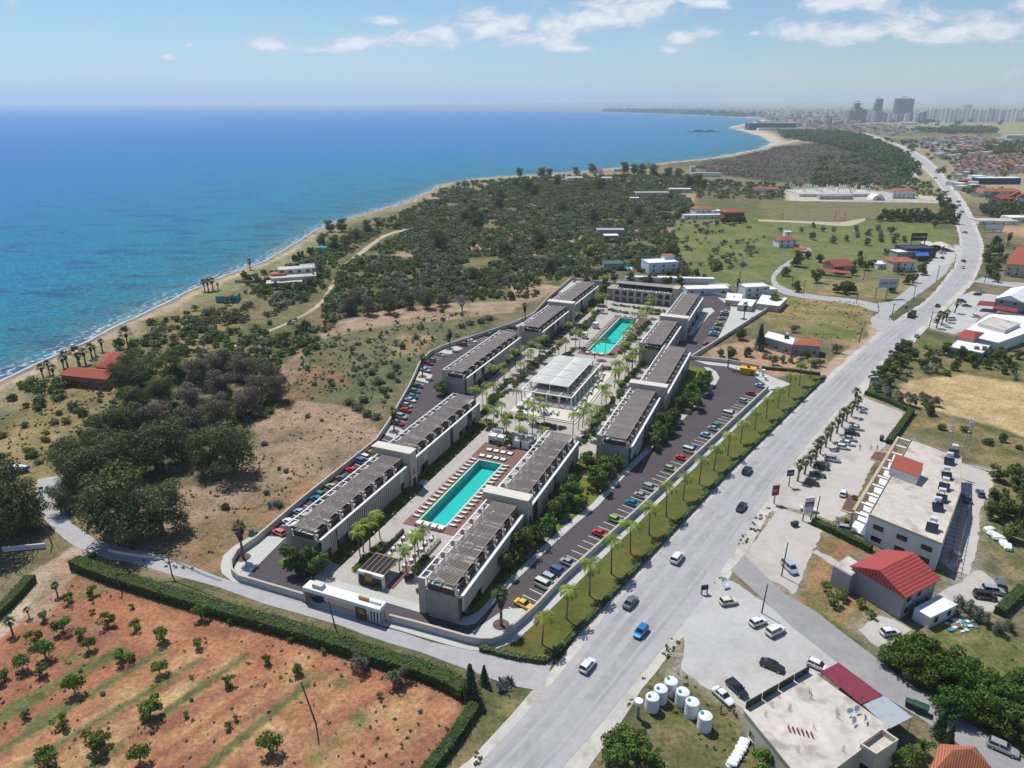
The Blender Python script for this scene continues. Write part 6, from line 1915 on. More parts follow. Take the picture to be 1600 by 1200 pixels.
qq = [(p.x - o.x, p.y - o.y) for p in q]
part('stair_roof', MB().add([(qq[0][0], qq[0][1], HZ + 2.62), (qq[1][0], qq[1][1], HZ + 2.62), (qq[2][0], qq[2][1], HZ + 3.7), (qq[3][0], qq[3][1], HZ + 3.7), (qq[0][0], qq[0][1], HZ + 2.7), (qq[1][0], qq[1][1], HZ + 2.7), (qq[2][0], qq[2][1], HZ + 3.8), (qq[3][0], qq[3][1], HZ + 3.8)], [(0, 3, 2, 1), (4, 5, 6, 7), (0, 1, 5, 4), (1, 2, 6, 5), (2, 3, 7, 6), (3, 0, 4, 7)]), 'tile_red', t)
sh = thing('solar_heater', 'x', 'solar heater')
part('panel', MB().add([(-1, -.9, .2), (1, -.9, .2), (1, .7, 1.2), (-1, .7, 1.2), (-1, -.9, .3), (1, -.9, .3), (1, .7, 1.3), (-1, .7, 1.3)], [(0, 3, 2, 1), (4, 5, 6, 7), (0, 1, 5, 4), (1, 2, 6, 5), (2, 3, 7, 6), (3, 0, 4, 7)]), 'solar_panel', sh)
tk = MB().lathe([(.02, -.65), (.42, -.62), (.45, -.5), (.45, .5), (.42, .62), (.02, .65)], 12)
tk.v = [(z, y, x) for x, y, z in tk.v]
tk.f = [f_[::-1] for f_ in tk.f]
part('water_tank', tk, 'tank_white', sh, (0, 1.1, 2.0))
fr = MB()
for x in (-.5, .5):
 for y in (.7, 1.5):
  fr.tube([(x, y, 0), (x, y, 1.7)], .04, 5)
part('stand', fr, 'steel_grey', sh)
kit(sh)
for k, (x, y) in enumerate([(1489, 712), (1482, 725), (1478, 748), (1474, 765), (1470, 783), (1464, 797), (1455, 829)]):
 dup(sh, at(x, y, HZ + .22), R(-35 + 8 * (k % 3)), 1.25, '%s solar heater from the far end along the edge of the hotel roof' % ORD[k], 'solar heaters on the hotel roof')
def lattice(name, label, p, h, w, z0):
 t = thing(name, label, 'mast', (p.x, p.y, z0))
 mb = MB()
 for x, y in ((-w, -w), (w, -w), (0, w)):
  mb.tube([(x, y, 0), (x * .8, y * .8, h)], .05, 4)
 n_ = int(h / 1.0)
 C3 = [(-w, -w), (w, -w), (0, w)]
 for k in range(n_):
  for i in range(3):
   a, b = C3[i], C3[(i + 1) % 3]
   mb.tube([(a[0], a[1], k * h / n_), (b[0] * .9, b[1] * .9, (k + 1) * h / n_)], .025, 3)
 part('lattice', mb, 'steel_grey', t)
 an = MB().box(-.5, .5, -.1, .1, h * .85, h * .95).lathe([(.02, h * .7), (.35, h * .72), (.02, h * .74)], 8)
 part('antennas', an, 'tank_white', t)
 return t
lattice('radio_mast', 'thinner steel lattice mast with antennas standing on the far end of the hotel roof', at(1479, 702, HZ + .2), 8, .4, HZ + .2)
lattice('radio_mast', 'tall steel lattice mast at the far right corner of the hotel', at(1502, 722), 14, .5, 0)
t = thing('rusty_pergola', 'long rusty brown pergola frame along the back of the white hotel', 'pergola', at(1478, 900))
pa, pb_ = at(1478, 895) - t.location, at(1500, 800) - t.location
d = (pb_ - pa).normalized()
s = Vector((d.y, -d.x, 0))
mb = MB()
for k in range(16):
 c = pa + d * ((pb_ - pa).length * k / 15)
 for w_ in (-1.6, 1.6):
  mb.tube([c + s * w_, c + s * w_ + Vector((0, 0, 2.6))], .07, 4)
 mb.tube([c - s * 1.9 + Vector((0, 0, 2.6)), c + s * 1.9 + Vector((0, 0, 2.7))], .08, 4)
for w_ in (-1.6, 0, 1.6):
 mb.tube([pa + s * w_ + Vector((0, 0, 2.55)), pb_ + s * w_ + Vector((0, 0, 2.55))], .07, 4)
part('frame', mb, 'rust_frame', t)
def quad_house(label, near_l, near_r, far_r, z, rise, wm_, rm_, wins, over=.6, axis_=0, hip=0.0):
 a, b, c = at(*near_l, z), at(*near_r, z), at(*far_r, z)
 return gable(label, [a, b, c, a + (c - b)], z, rise, wm_, rm_, wins, over, hip, axis_=axis_)
RH = quad_house('two storey grey house with a bright red sheet metal roof', (1334, 884), (1414, 930), (1464, 903), 6.2, 2.6, 'grey_wall', 'red_sheet', [(0, 3), (1, 3)], .6, 1)
q = ats([(1302, 884), (1330, 900), (1352, 884), (1325, 868)], 5.2)
addbox(RH, 'terrace_wing', q, 0, 5.2, 'grey_wall')
addbox(RH, 'terrace_floor', [q[0].lerp(q[2], .06), q[1].lerp(q[3], .06), q[2].lerp(q[0], .06), q[3].lerp(q[1], .06)], 5.2, 5.28, 'roof_concrete')
pbuild('low white shed with a flat sheet roof beside the grey red roofed house', ats([(1429, 951), (1454, 966), (1495, 946), (1467, 931)], 2.7), 2.7, 'white_wall', 'white_roof', [(1, 2)], 0, .15, 'shed', 'shed')
BZ = 4.6
br = ats([(1163, 1110), (1266, 1049), (1388, 1138), (1345, 1170), (1290, 1212), (1262, 1232)], BZ)
t = pbuild('single storey building with a bare stained concrete roof and steel starter bars', br, BZ, 'cream_wall', 'roof_concrete', [(0, 3), (5, 3)], 0, .25, 'building', 'building')
o = t.location
W2 = ats([(1164, 1108), (1264, 1050)], BZ + .2)
mb = MB()
for k in range(4):
 a, b = W2[0].lerp(W2[1], k / 4 + .01), W2[0].lerp(W2[1], (k + 1) / 4 - .01)
 d = (b - a).normalized()
 s = Vector((-d.y, d.x, 0)) * .08
 mb.prism([(v.x - o.x, v.y - o.y) for v in (a + s, b + s, b - s, a - s)], BZ + .22, BZ + 1.7)
part('screen_fence', mb, 'trim_black', t)
sbm = MB()
for px, py in ((1205, 1105), (1215, 1090), (1232, 1112), (1233, 1108), (1265, 1085), (1266, 1092), (1271, 1140), (1262, 1082), (1306, 1115), (1307, 1122), (1290, 1060), (1310, 1068), (1253, 1068), (1345, 1095), (1316, 1175), (1245, 1175), (1195, 1120), (1225, 1070)):
 p = at(px, py, BZ + .22)
 for dx, dy in ((0, 0), (.3, 0), (0, .3), (.3, .3)):
  sbm.tube([(p.x - o.x + dx, p.y - o.y + dy, BZ + .2), (p.x - o.x + dx + rnd.uniform(-.1, .1), p.y - o.y + dy, BZ + 1.3)], .025, 4)
part('starter_bars', sbm, 'rust_frame', t)
rk = at(1232, 1140, BZ + .22)
pn_ = MB()
for k in range(6):
 pn_.box(rk.x - o.x + k * .65, rk.x - o.x + k * .65 + .1, rk.y - o.y - .5 - k * .25, rk.y - o.y + .5 - k * .25, BZ + .22, BZ + .75)
part('rack', pn_, 'sign_maroon', t)
def canopy(label, px, z0, z1, m, name='canopy'):
 """mono pitch sheet roof on posts; px corners: two high, two low"""
 P = [at(px[0][0], px[0][1], z1), at(px[1][0], px[1][1], z1), at(px[2][0], px[2][1], z0), at(px[3][0], px[3][1], z0)]
 o = P[0].copy()
 o.z = 0
 t = thing(name, label, 'canopy', o)
 q = [p - o for p in P]
 mb = MB()
 vs = [(p.x, p.y, p.z) for p in q] + [(p.x, p.y, p.z + .12) for p in q]
 mb.add(vs, [(3, 2, 1, 0), (4, 5, 6, 7), (0, 1, 5, 4), (1, 2, 6, 5), (2, 3, 7, 6), (3, 0, 4, 7)])
 part('roof_sheet', mb, m, t)
 ps_ = MB()
 for p in q:
  c = sum(q, Vector()) / 4
  r_ = p.lerp(c, .06)
  ps_.tube([(r_.x, r_.y, 0), (r_.x, r_.y, p.z)], .07, 5)
 part('posts', ps_, 'steel_grey', t)
 return t
canopy('dark red ribbed sheet canopy along the right side of the concrete roof', [(1345, 1101), (1282, 1050), (1310, 1036), (1379, 1087)], 3.4, 4.0, 'maroon_sheet')
canopy('pale grey ribbed sheet canopy next to the dark red canopy', [(1390, 1139), (1348, 1102), (1381, 1088), (1426, 1121)], 3.4, 4.0, 'zinc_sheet')
pbuild('small open topped concrete annex at the corner of the bare concrete roof', ats([(1342, 1171), (1367, 1187), (1402, 1164), (1376, 1146)], 4.4), 4.4, 'cream_wall', 'roof_concrete', [(0, 1)], 1.0, 0, 'annex', 'building')
def dish(label, p, r_, tilt, rz, h=1.0, group=None):
 t = thing('satellite_dish', label, 'satellite dish', p, rz, group)
 prof = [(r_ * k / 6, .28 * r_ * (k / 6) ** 2) for k in range(1, 7)]
 mb = MB()
 mb.lathe([(.01, 0)] + prof + [(r_ * .98, .28 * r_ + .03)] + [(a * .97, b + .04) for a, b in prof[::-1][1:]], 16)
 me = mb.mesh('reflector', 'tank_white')
 me.transform(Matrix.Rotation(R(tilt), 4, 'X'))
 link('reflector', me, t, (0, 0, h))
 part('stand', MB().tube([(0, 0, 0), (0, 0, h)], .06, 6), 'steel_grey', t)
 part('feed_arm', MB().tube([(0, 0, h), (0, -r_ * .9, h + r_ * .25)], .025, 4), 'steel_grey', t)
 return t
for k, (x, y, w_) in enumerate([(1327, 1117, 'left one of the front pair'), (1337, 1113, 'right one of the back pair'), (1332, 1131, 'nearest the concrete edge'), (1350, 1128, 'closest to the grey sheet canopy')]):
 dish('satellite dish on the bare concrete roof, %s' % w_, at(x, y, BZ + .22), .65, 55, R(20 * k), .8, 'satellite dishes on the concrete roof')
dish('large white satellite dish standing by the roadside grass patch', at(1131, 917), 1.0, 40, R(30), 1.3)
gable('house with a hipped orange tile roof cut off by the bottom right corner', [at(1452, 1212, 4.5), at(1545, 1196, 4.5), at(1522, 1166, 4.5), at(1474, 1163, 4.5)], 4.2, 1.9, 'cream_wall', 'tile_orange', [], .4, .3, axis_=0)
pbuild('wide white flat roofed hall on the right edge behind a red roofed restaurant', ats([(1500, 522), (1560, 536), (1618, 515), (1618, 496), (1547, 491)], 4.5), 4.5, 'white_wall', 'white_roof', [(0, 3)], 0, .3, 'hall', 'building')
pbuild('raised tan roof block on top of the wide white hall', ats([(1528, 506), (1570, 517), (1594, 506), (1550, 496)], 6), 6, 'white_wall', 'roof_concrete', [], .2, 0, 'roof_block', 'building')
gable('restaurant with a small red hipped roof below the wide white hall', ats([(1494, 526), (1522, 531), (1536, 520), (1508, 515)], 5), 5, 1.6, 'cream_wall', 'tile_red', [(0, 2)], .4, .25, 'restaurant', 'building')
pbuild('white flat roofed veranda in front of the red roofed restaurant', ats([(1482, 543), (1535, 553), (1547, 541), (1497, 531)], 3.6), 3.6, 'grey_wall', 'white_roof', [(0, 3)], .25, .2, 'veranda', 'building')
gable('grey building with a white gabled roof at the right edge', ats([(1556, 466), (1598, 472), (1625, 458), (1580, 450)], 6), 6, 2.4, 'grey_wall', 'white_roof', [(3, 2), (0, 2)], .4, 0, 'shop', 'building', axis_=1)
canopy('red sheet awning on the left of the grey white roofed shop', [(1531, 470), (1556, 472), (1552, 479), (1526, 477)], 3, 3.6, 'maroon_sheet', 'awning')
canopy('long red sheet awning in front of the grey white roofed shop', [(1557, 477), (1592, 483), (1588, 489), (1551, 482)], 3, 3.6, 'maroon_sheet', 'awning')
gable('cream two storey building with a red tiled roof and balcony at the right edge', ats([(1573, 412), (1625, 416), (1640, 385), (1590, 386)], 7.5), 7.5, 2.5, 'cream_wall', 'tile_red', [(0, 4)], .8, .1, 'guest_house', 'building')
gable('cream house with a red pitched roof standing behind the lane in the middle field', rect(1307, 424, 13, 11, 15), 5, 2.6, 'cream_wall', 'tile_red', [(0, 3)], 1, 0, axis_=0)
canopy('low red tiled porch in front of the cream field house', [(1279, 419), (1328, 424), (1330, 428), (1275, 423)], 2.6, 3.2, 'tile_red', 'porch')
gable('white two storey house with an orange hipped roof beside the workshop', rect(1408, 421, 10, 12, 10), 6.4, 1.8, 'white_wall', 'tile_orange', [(0, 2)], .6, .3)
gable('brown fronted house with an orange roof joined to the white house', rect(1393, 421, 7, 11, 10), 6.2, 1.8, 'cream_wall', 'tile_orange', [(0, 1)], .6, .3)
pbuild('low white flat roofed annex left of the white and brown houses', rect(1376, 418, 11, 9, 8), 3.2, 'white_wall', 'white_roof', [(0, 2)], 0, .3, 'annex', 'building')
pbuild('dark navy workshop with black sides behind the white house', rect(1428, 400, 22, 14, 5), 6.2, 'navy_wall', 'navy_wall', [(0, 3)], .3, .1, 'workshop', 'building')
pbuild('white flat canopy building left of the navy workshop', rect(1412, 402, 17, 9, 8), 4.6, 'grey_wall', 'white_roof', [(0, 2)], 0, .4, 'building', 'building')
canopy('blue sheet canopy in front of the navy workshop', [(1430, 393), (1450, 394), (1452, 400), (1431, 400)], 3.6, 4.2, 'blue_sheet')
def arch_canopy(label, px, py, w, d, deg):
 t = thing('arched_canopy', label, 'canopy', at(px, py), R(deg), 'arched canopies beside the workshop')
 n_ = 10
 vs, fs = [], []
 for k in range(n_ + 1):
  a = math.pi * k / n_
  for dz in (0, .12):
   for y in (-d / 2, d / 2):
    vs.append((-math.cos(a) * w / 2, y, 2.8 + math.sin(a) * 1.5 + dz))
 for k in range(n_):
  b = k * 4
  fs += [(b + 2, b + 6, b + 7, b + 3), (b, b + 1, b + 5, b + 4), (b, b + 4, b + 6, b + 2), (b + 1, b + 3, b + 7, b + 5)]
 part('roof_sheet', MB().add(vs, fs), 'cream_wall', t)
 ps_ = MB()
 for x in (-w / 2, w / 2):
  for y in (-d / 2 + .2, 0, d / 2 - .2):
   ps_.tube([(x, y, 0), (x, y, 2.9)], .1, 5)
 part('posts', ps_, 'steel_grey', t)
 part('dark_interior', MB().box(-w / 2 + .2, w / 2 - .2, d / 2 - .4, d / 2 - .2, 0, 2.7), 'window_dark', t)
arch_canopy('left one of two cream arched canopies beside the workshop yard', 1453, 389, 8.5, 16, -8)
arch_canopy('right one of two cream arched canopies beside the workshop yard', 1473, 390, 8.5, 16, -8)
gable('white villa with red hipped roofs at the end of the field lane', rect(1226, 385, 14, 10, 5), 5.6, 1.8, 'white_wall', 'tile_red', [(0, 3)], .6, .25, 'villa', 'house')
pbuild('white roof room with water tank above the red roofed villa', rect(1228, 380, 5, 4, 5), 9, 'white_wall', 'white_roof', [(0, 1)], 0, .2, 'roof_room', 'building')
canopy('low dark red veranda roof right of the field lane villa', [(1240, 386), (1260, 387), (1262, 391), (1240, 390)], 2.4, 3, 'tile_red', 'veranda')
pbuild('small white two storey house just outside the upper car park', rect(1176, 462, 14, 9, 10), 5.8, 'white_wall', 'white_roof', [(0, 3)], .3, .2, 'house', 'house')
pbuild('low white house wing beside the small white two storey house', rect(1196, 462, 9, 8, 10), 4.2, 'white_wall', 'white_roof', [(0, 2)], .2, .2, 'house', 'house')
pbuild('long low white building with blue wall behind the north end of the resort', rect(1102, 458, 24, 8, 4), 3.4, 'blue_wall', 'white_roof', [(0, 4)], 0, .2, 'building', 'building')
pbuild('small pale flat roofed hut right of the long low blue walled building', rect(1124, 454, 11, 7, 4), 3, 'white_wall', 'roof_concrete', [(0, 1)], 0, .2, 'hut', 'building')
pbuild('long white wall roof strip directly behind the far resort building', rect(1045, 441, 52, 4, -6), 3, 'white_wall', 'white_roof', [], 0, .2, 'outbuilding', 'building')
pbuild('pale blue two storey villa with white roof terrace among bushes', rect(1030, 423, 20, 13, 12), 6.2, 'blue_wall', 'white_roof', [(0, 3), (1, 2)], .4, .1, 'villa', 'house')
pbuild('tan roof room on top of the pale blue villa', rect(1042, 419, 7, 6, 12), 8.6, 'white_wall', 'tile_orange', [], 0, .3, 'roof_room', 'building')
pbuild('dark green roofed garden pavilion beside a small turquoise pool', rect(957, 420, 12, 9, 4), 4.2, 'grey_wall', 'green_roof', [(0, 3)], 0, .5, 'pavilion', 'building')
o = thing('garden_pool', 'small turquoise garden pool right of the green roofed pavilion', 'swimming pool', at(976, 418))
part('coping', MB().box(-4.5, 4.5, -6.5, 6.5, .03, .2), 'white_render', o)
part('water', MB().box(-3.6, 3.6, -5.6, 5.6, .2, .24), 'pool_tile', o)
pbuild('long grey shed with a pale roof alone in the scrub', rect(953, 367, 22, 9, 0), 4.6, 'grey_wall', 'grey_roof', [(0, 3)], 0, .2, 'shed', 'shed')
pbuild('smaller grey shed with a white roof in front of the long grey shed', rect(954, 375, 11, 8, 2), 4, 'grey_wall', 'white_roof', [(0, 2)], 0, .2, 'shed', 'shed')
gable('white villa with an orange hipped roof and terrace at the edge of the field', rect(1098, 336, 20, 13, 8), 6.6, 2, 'white_wall', 'tile_orange', [(0, 4)], .6, .3, 'villa', 'house')
pbuild('low white terrace wing below the orange roofed villa', rect(1098, 341, 38, 8, 6), 3.2, 'white_wall', 'white_roof', [(0, 5)], .3, .1, 'terrace_wing', 'building')
gable('dark red brick villa beside the orange roofed villa', rect(1143, 344, 18, 13, 2), 8, 2.2, 'brick_red_wall', 'tile_red', [(0, 3)], .6, .3, 'villa', 'house')
pbuild('white flat roofed side building of the dark red villa', rect(1117, 337, 9, 9, 5), 5, 'white_wall', 'white_roof', [(0, 1)], 0, .2, 'annex', 'building')
pbuild('long grey farmhouse with a flat white roof on the orange soil', [at(1192, 527, 4.5), at(1238, 540, 4.5), at(1247, 530, 4.5), at(1200, 518, 4.5)], 4.5, 'grey_wall', 'white_roof', [(0, 3)], .2, .1, 'farmhouse', 'house')
gable('grey farmhouse end with an orange hipped roof beside the main road', [at(1239, 538, 4.6), at(1281, 541, 4.6), at(1283, 533, 4.6), at(1243, 528, 4.6)], 4.6, 1.5, 'grey_wall', 'tile_orange', [(0, 3)], .4, .25, 'farmhouse', 'house')
dup(sh, at(1229, 529, 4.7), R(-20), 1.0, 'solar heater on the flat roof of the grey farmhouse')
gable('beach house with a long red tiled roof and dark red walls', ats([(95, 585), (164, 592), (176, 578), (112, 573)], 4.4), 4.4, 1.5, 'brick_red_wall', 'tile_red', [(0, 4)], .7, .15, 'beach_house', 'house')
gable('red tiled rear wing of the beach house nearer the sea', ats([(150, 572), (172, 574), (196, 553), (166, 551)], 4.2), 4.2, 1.4, 'brick_red_wall', 'tile_red', [], .6, .15, 'beach_house', 'house', axis_=1)
t = thing('teal_wall', 'turquoise painted L shaped wall beside the beach', 'wall', at(338, 473))
o = t.location
for k, (a, b) in enumerate([((338, 473), (369, 473)), ((370, 473), (376, 466))]):
 A_, B_ = at(*a) - o, at(*b) - o
 d = (B_ - A_).normalized()
 s = Vector((-d.y, d.x, 0)) * .15
 part('panel', MB().prism([v[:2] for v in (A_ + s, B_ + s, B_ - s, A_ - s)], 0, 3.6), 'teal_paint', t)
V = 'white beach villa'
t = pbuild('white flat roofed beach villa stepped in two levels beside a small pool', rect(460, 441, 26, 12, 16), 4, 'cream_wall', 'roof_concrete', [(0, 5)], .3, .1, 'villa', 'house')
addbox(t, 'front_terrace', rect(445, 446, 20, 8, 16), 0, 2.6, 'cream_wall')
addbox(t, 'front_terrace_floor', rect(445, 446, 20.4, 8.4, 16), 2.6, 2.75, 'roof_concrete')
addbox(t, 'pergola_roof', rect(437, 440, 9, 7, 16), 4.23, 5.4, 'tile_orange')
c = rect(463, 436, 20, 8, 16)
addbox(t, 'upper_storey', c, 4.25, 7, 'white_wall')
for k in range(4):
 a_, b_ = c[0].lerp(c[1], k / 4 + .06), c[0].lerp(c[1], k / 4 + .17)
 d_ = Vector((.08, -.3, 0))
 addbox(t, 'window', [a_ + d_, b_ + d_, b_ - d_ * .1, a_ - d_ * .1], 4.9, 6.3, 'window_dark')
addbox(t, 'upper_roof', rect(463, 436, 20.6, 8.6, 16), 7, 7.2, 'roof_concrete')
addbox(t, 'side_wing', rect(482, 432, 9, 14, 16), 4.25, 6.6, 'grey_wall')
t = thing('villa_terrace', 'orange paved pool terrace of the white beach villa', 'terrace', at(410, 437))
part('paving', MB().box(-13, 10, -7, 9, .03, .4), 'tile_orange', t)
part('white_paving', MB().box(-9, 3, -6, 4, .403, .5), 'white_render', t)
part('pool', MB().box(2.2, 8, -5.5, -1, .404, .46), 'pool_tile', t)
wallp = MB().box(-14, 26, -8.2, -7.9, 0, 1.6)
part('garden_wall', wallp, 'grey_wall', t)
pbuild('small green roofed beach hut beside the big coastal trees', rect(503, 392, 8, 5, 0), 2.8, 'white_wall', 'teal_paint', [], 0, .3, 'beach_hut', 'hut')
t = thing('garden_wall', 'low white garden wall under the dark trees at the left edge', 'wall', at(5, 862))
A_, B_ = at(5, 862) - t.location, at(72, 856) - t.location
d = (B_ - A_).normalized()
s = Vector((-d.y, d.x, 0)) * .15
part('wall_body', MB().prism([v[:2] for v in (A_ + s, B_ + s, B_ - s, A_ - s)], 0, 1.3), 'white_wall', t)
t = thing('boat', 'white and blue covered boat parked on the grass by the left trees', 'boat', at(28, 738), R(8))
b = MB()
loft(b, [(-3.4, [(.4, .9), (.9, 1.2), (1.1, 1.5), (.9, 1.6)]), (-1, [(.3, .6), (1.0, 1.0), (1.25, 1.5), (1.0, 1.65)]), (1.6, [(.25, .6), (.8, 1.0), (1.1, 1.55), (.9, 1.7)]), (3.6, [(.04, 1.1), (.1, 1.3), (.15, 1.7), (.1, 1.8)])])
part('hull', b, 'blue_sheet', t)
cv = MB()
loft(cv, [(-3.3, [(.95, 1.62), (.8, 1.9), (.1, 2.0)]), (0, [(1.05, 1.7), (.85, 2.3), (.1, 2.45)]), (2.8, [(.45, 1.75), (.3, 1.95), (.05, 2.0)])])
part('cover', cv, 'tank_white', t)
part('trailer', MB().box(-2.5, 3, -.5, .5, .4, .55).lathe([(.3, -.1), (.3, .1)], 10, 0, (-1, .8, .35)).lathe([(.3, -.1), (.3, .1)], 10, 0, (-1, -.8, .35)), 'trim_black', t)
FARH = [(897, 281, 24, 10, 8, 3.6, 'white_wall', 'white_roof', 'white house with a pale roof among the shore trees'), (948, 283, 14, 10, 0, 5, 'white_wall', 'white_roof', 'small white house near the tall shore trees'), (932, 270, 18, 9, 0, 4, 'white_wall', 'tile_orange', 'low house with an orange roof at the edge of the sea'),
  (1102, 276, 44, 10, 0, 5.5, 'white_wall', 'grey_roof', 'long white building with a grey roof by the dark heath'), (1018, 306, 40, 12, 3, 4.2, 'cream_wall', 'grey_roof', 'long pale farm building with flat roof in the scrub'), (1062, 300, 26, 10, 0, 4, 'cream_wall', 'white_roof', 'pale farm shed beside the dirt yard'), (991, 313, 10, 7, 0, 3, 'white_wall', 'white_roof', 'tiny white hut below the long farm building'),
  (1195, 300, 30, 10, 0, 4, 'white_wall', 'tile_orange', 'low house with an orange roof left of the building site'), (965, 268, 14, 8, 0, 4, 'white_wall', 'grey_roof', 'grey roofed house right of the orange seaside house'), (1082, 268, 8, 6, 0, 8, 'white_wall', 'white_roof', 'narrow white tower house behind the long white building')]
for (x, y, w, d, rz, h, wm_, rm_, lb) in FARH:
 (gable if rm_.startswith('tile') else pbuild)(lb, rect(x, y, w, d, rz), h, *((2, wm_, rm_, [(0, 3)]) if rm_.startswith('tile') else (wm_, rm_, [(0, 3)])))
gable('white two storey house with orange roof right of the building site', rect(1407, 309, 26, 14, 0), 8, 2.5, 'white_wall', 'tile_orange', [(0, 5)], .6, .2)
t = thing('arched_shed', 'white arched storage tent in front of the building site', 'tent', at(1368, 312), 0)
n_ = 10
vs, fs = [], []
for k in range(n_ + 1):
 a = math.pi * k / n_
 for y in (-7, 7):
  vs.append((-math.cos(a) * 7, y, math.sin(a) * 6))
for k in range(n_):
 fs.append((k * 2, k * 2 + 1, k * 2 + 3, k * 2 + 2)[::-1])
fs.append(tuple(range(0, 2 * n_ + 2, 2)))
part('skin', MB().add(vs, fs), 'white_roof', t)
part('door', MB().box(-2, 2, -7.1, -7.02, 0, 3.5), 'grey_wall', t)
pbuild('raw white concrete ground slab of the building site', rect(1300, 304, 95, 45, 0), 3.2, 'white_wall', 'roof_concrete', [(0, 8)], 0, .2, 'site_slab', 'building')
pbuild('cream site office building in front of the raw concrete slab', rect(1304, 311, 38, 8, 0), 4.2, 'cream_wall', 'grey_roof', [(0, 6)], 0, .2, 'site_office', 'building')
cl = MB().box(-.55, .55, -.55, .55, 0, 7.5).mesh('concrete_column', 'white_wall')
for k in range(34):
 p = at(1234 + (k * 37 % 128), 297 + (k * 13 % 9))
 o = link('concrete_column', cl, None, (p.x, p.y, 0))
 o.scale = (1, 1, .8 + .5 * rnd.random())
 tag(o, 'bare white concrete column rising from the building site', 'column', 'columns of the building site')
t = thing('mobile_crane', 'mobile crane with a long slanted boom at the building site', 'crane', at(1330, 306))
part('carrier', MB().box(-4, 4, -1.3, 1.3, .8, 2.4).box(-2, 1, -1.4, 1.4, 2.4, 4), 'play_yellow', t)
part('boom', MB().tube([(0, 0, 3.5), (-13, 3, 20)], [.5, .25], 5), 'steel_grey', t)
for x in (-2.8, -.9, .9, 2.8):
 part('wheel', MB().lathe([(.55, -1.45), (.55, 1.45)], 10).mesh('wheel', 'tyre') if False else MB().tube([(x, -1.45, .55), (x, 1.45, .55)], .55, 10), 'tyre', t)
t = lattice('radio_mast', 'tall lattice mast in the trees left of the far road', at(1393, 297), 30, 1.0, 0)
def pole(label, base, top_y, r0=.14, arm=False, mat='pole_wood', name='utility_pole', lean=None, group='utility poles'):
 p = at(*base)
 lo, hi = 2, 30
 for _ in range(30):
  m = (lo + hi) / 2
  c, s = math.cos(PITCH), math.sin(PITCH)
  dz = m - CAM_H
  f_ = p.y * c - dz * s
  yy = 600 - FPX * (p.y * s + dz * c) / f_
  if yy > top_y:
   lo = m
  else:
   hi = m
 t = thing(name, label, 'pole', p, 0, group)
 tx = 0 if lean is None else lean
 part('shaft', MB().tube([(0, 0, -.2), (tx * .5, 0, lo * .5), (tx, 0, lo)], [r0, r0 * .85, r0 * .7], 7), mat, t)
 if arm:
  part('crossarm', MB().box(tx - .9, tx + .9, -.06, .06, lo - .7, lo - .55), mat, t)
  ins = MB()
  for x in (-.8, 0, .8):
   ins.lathe([(.05, lo - .55), (.05, lo - .35)], 6, 0, (tx + x, 0, 0))
  part('insulators', ins, 'steel_grey', t)
 return t, p + Vector((tx, 0, lo - .4))
POLES = [((524, 980), 939, 'utility pole beside the entrance gate across the lane', -.8), ((269, 899), 867, 'utility pole with a cable bundle near the left end of the lane', 0), ((82, 852), 810, 'leaning dark pole at the bend of the lane on the left', -1), ((191, 926), 898, 'short dark pole in the orchard hedge at the left', -.6),
         ((494, 1131), 1066, 'leaning dark pole standing alone in the red orchard', -1.6), ((1190, 958), 913, 'grey lamp pole beside the gravel lot lane', .3), ((1221, 900), 848, 'utility pole on the concrete apron left of the white van', .2), ((1273, 815), 775, 'thin pole beside the hotel notice board', .2),
         ((1237, 450), 433, 'utility pole beside the field lane left bend', 0), ((1255, 460), 437, 'utility pole in the grass below the field lane bend', 0), ((1349, 438), 422, 'utility pole in front of the cream field house', 0), ((1367, 467), 449, 'utility pole beside the big grey billboard', 0), ((1427, 467), 445, 'utility pole on the grass wedge by the service road', 0),
         ((1394, 492), 474, 'utility pole at the junction of lane and main road', 0), ((1463, 440), 415, 'utility pole on the grass wedge near the workshop yard', 0), ((1489, 420), 397, 'utility pole beside the arched canopies', 0), ((1452, 510), 486, 'utility pole beside the shop forecourt palms', .3), ((1342, 536), 513, 'utility pole on the orange soil track', .3), ((1538, 442), 423, 'utility pole at the east lane mouth', 0),
         ((1222, 343), 333, 'far pole at the left end of the brown field', 0), ((1304, 345), 331, 'far pole in the middle of the brown field edge', 0), ((1319, 346), 330, 'far pole right of the brown field middle', 0), ((1389, 340), 328, 'far pole near the right end of the brown field', 0), ((1338, 474), 456, 'utility pole between lane and dry grass triangle', 0), ((1155, 443), 424, 'utility pole behind the upper car park', 0), ((780, 720 - 4), 690, 'x', 0)]
tops = {}
for b_, ty, lb, ln_ in POLES[:-1]:
 tt, tp = pole(lb, b_, ty, .16 if b_[1] > 600 else .2, b_[1] < 620 or b_ == (269, 899), lean=ln_)
 tops[b_] = tp
def cable(label, a, b, sag=.8, r_=.025, n_=5):
 t = thing('overhead_cable', label, 'cable', a)
 for k in range(n_):
  off = Vector((0, 0, -.14 * k))
  pts = []
  for i in range(13):
   f_ = i / 12
   p = (b - a) * f_ + off
   p.z -= sag * 4 * f_ * (1 - f_)
   pts.append(p)
  part('wire', MB().tube(pts, r_, 4), 'steel_grey', t)
 return t
cable('bundle of pale overhead wires left of the lane pole', tops[(269, 899)], at(168, 858, 7.5), .5, .035)
cable('bundle of pale overhead wires right of the lane pole', tops[(269, 899)], at(346, 906, 4.5), .5, .035)
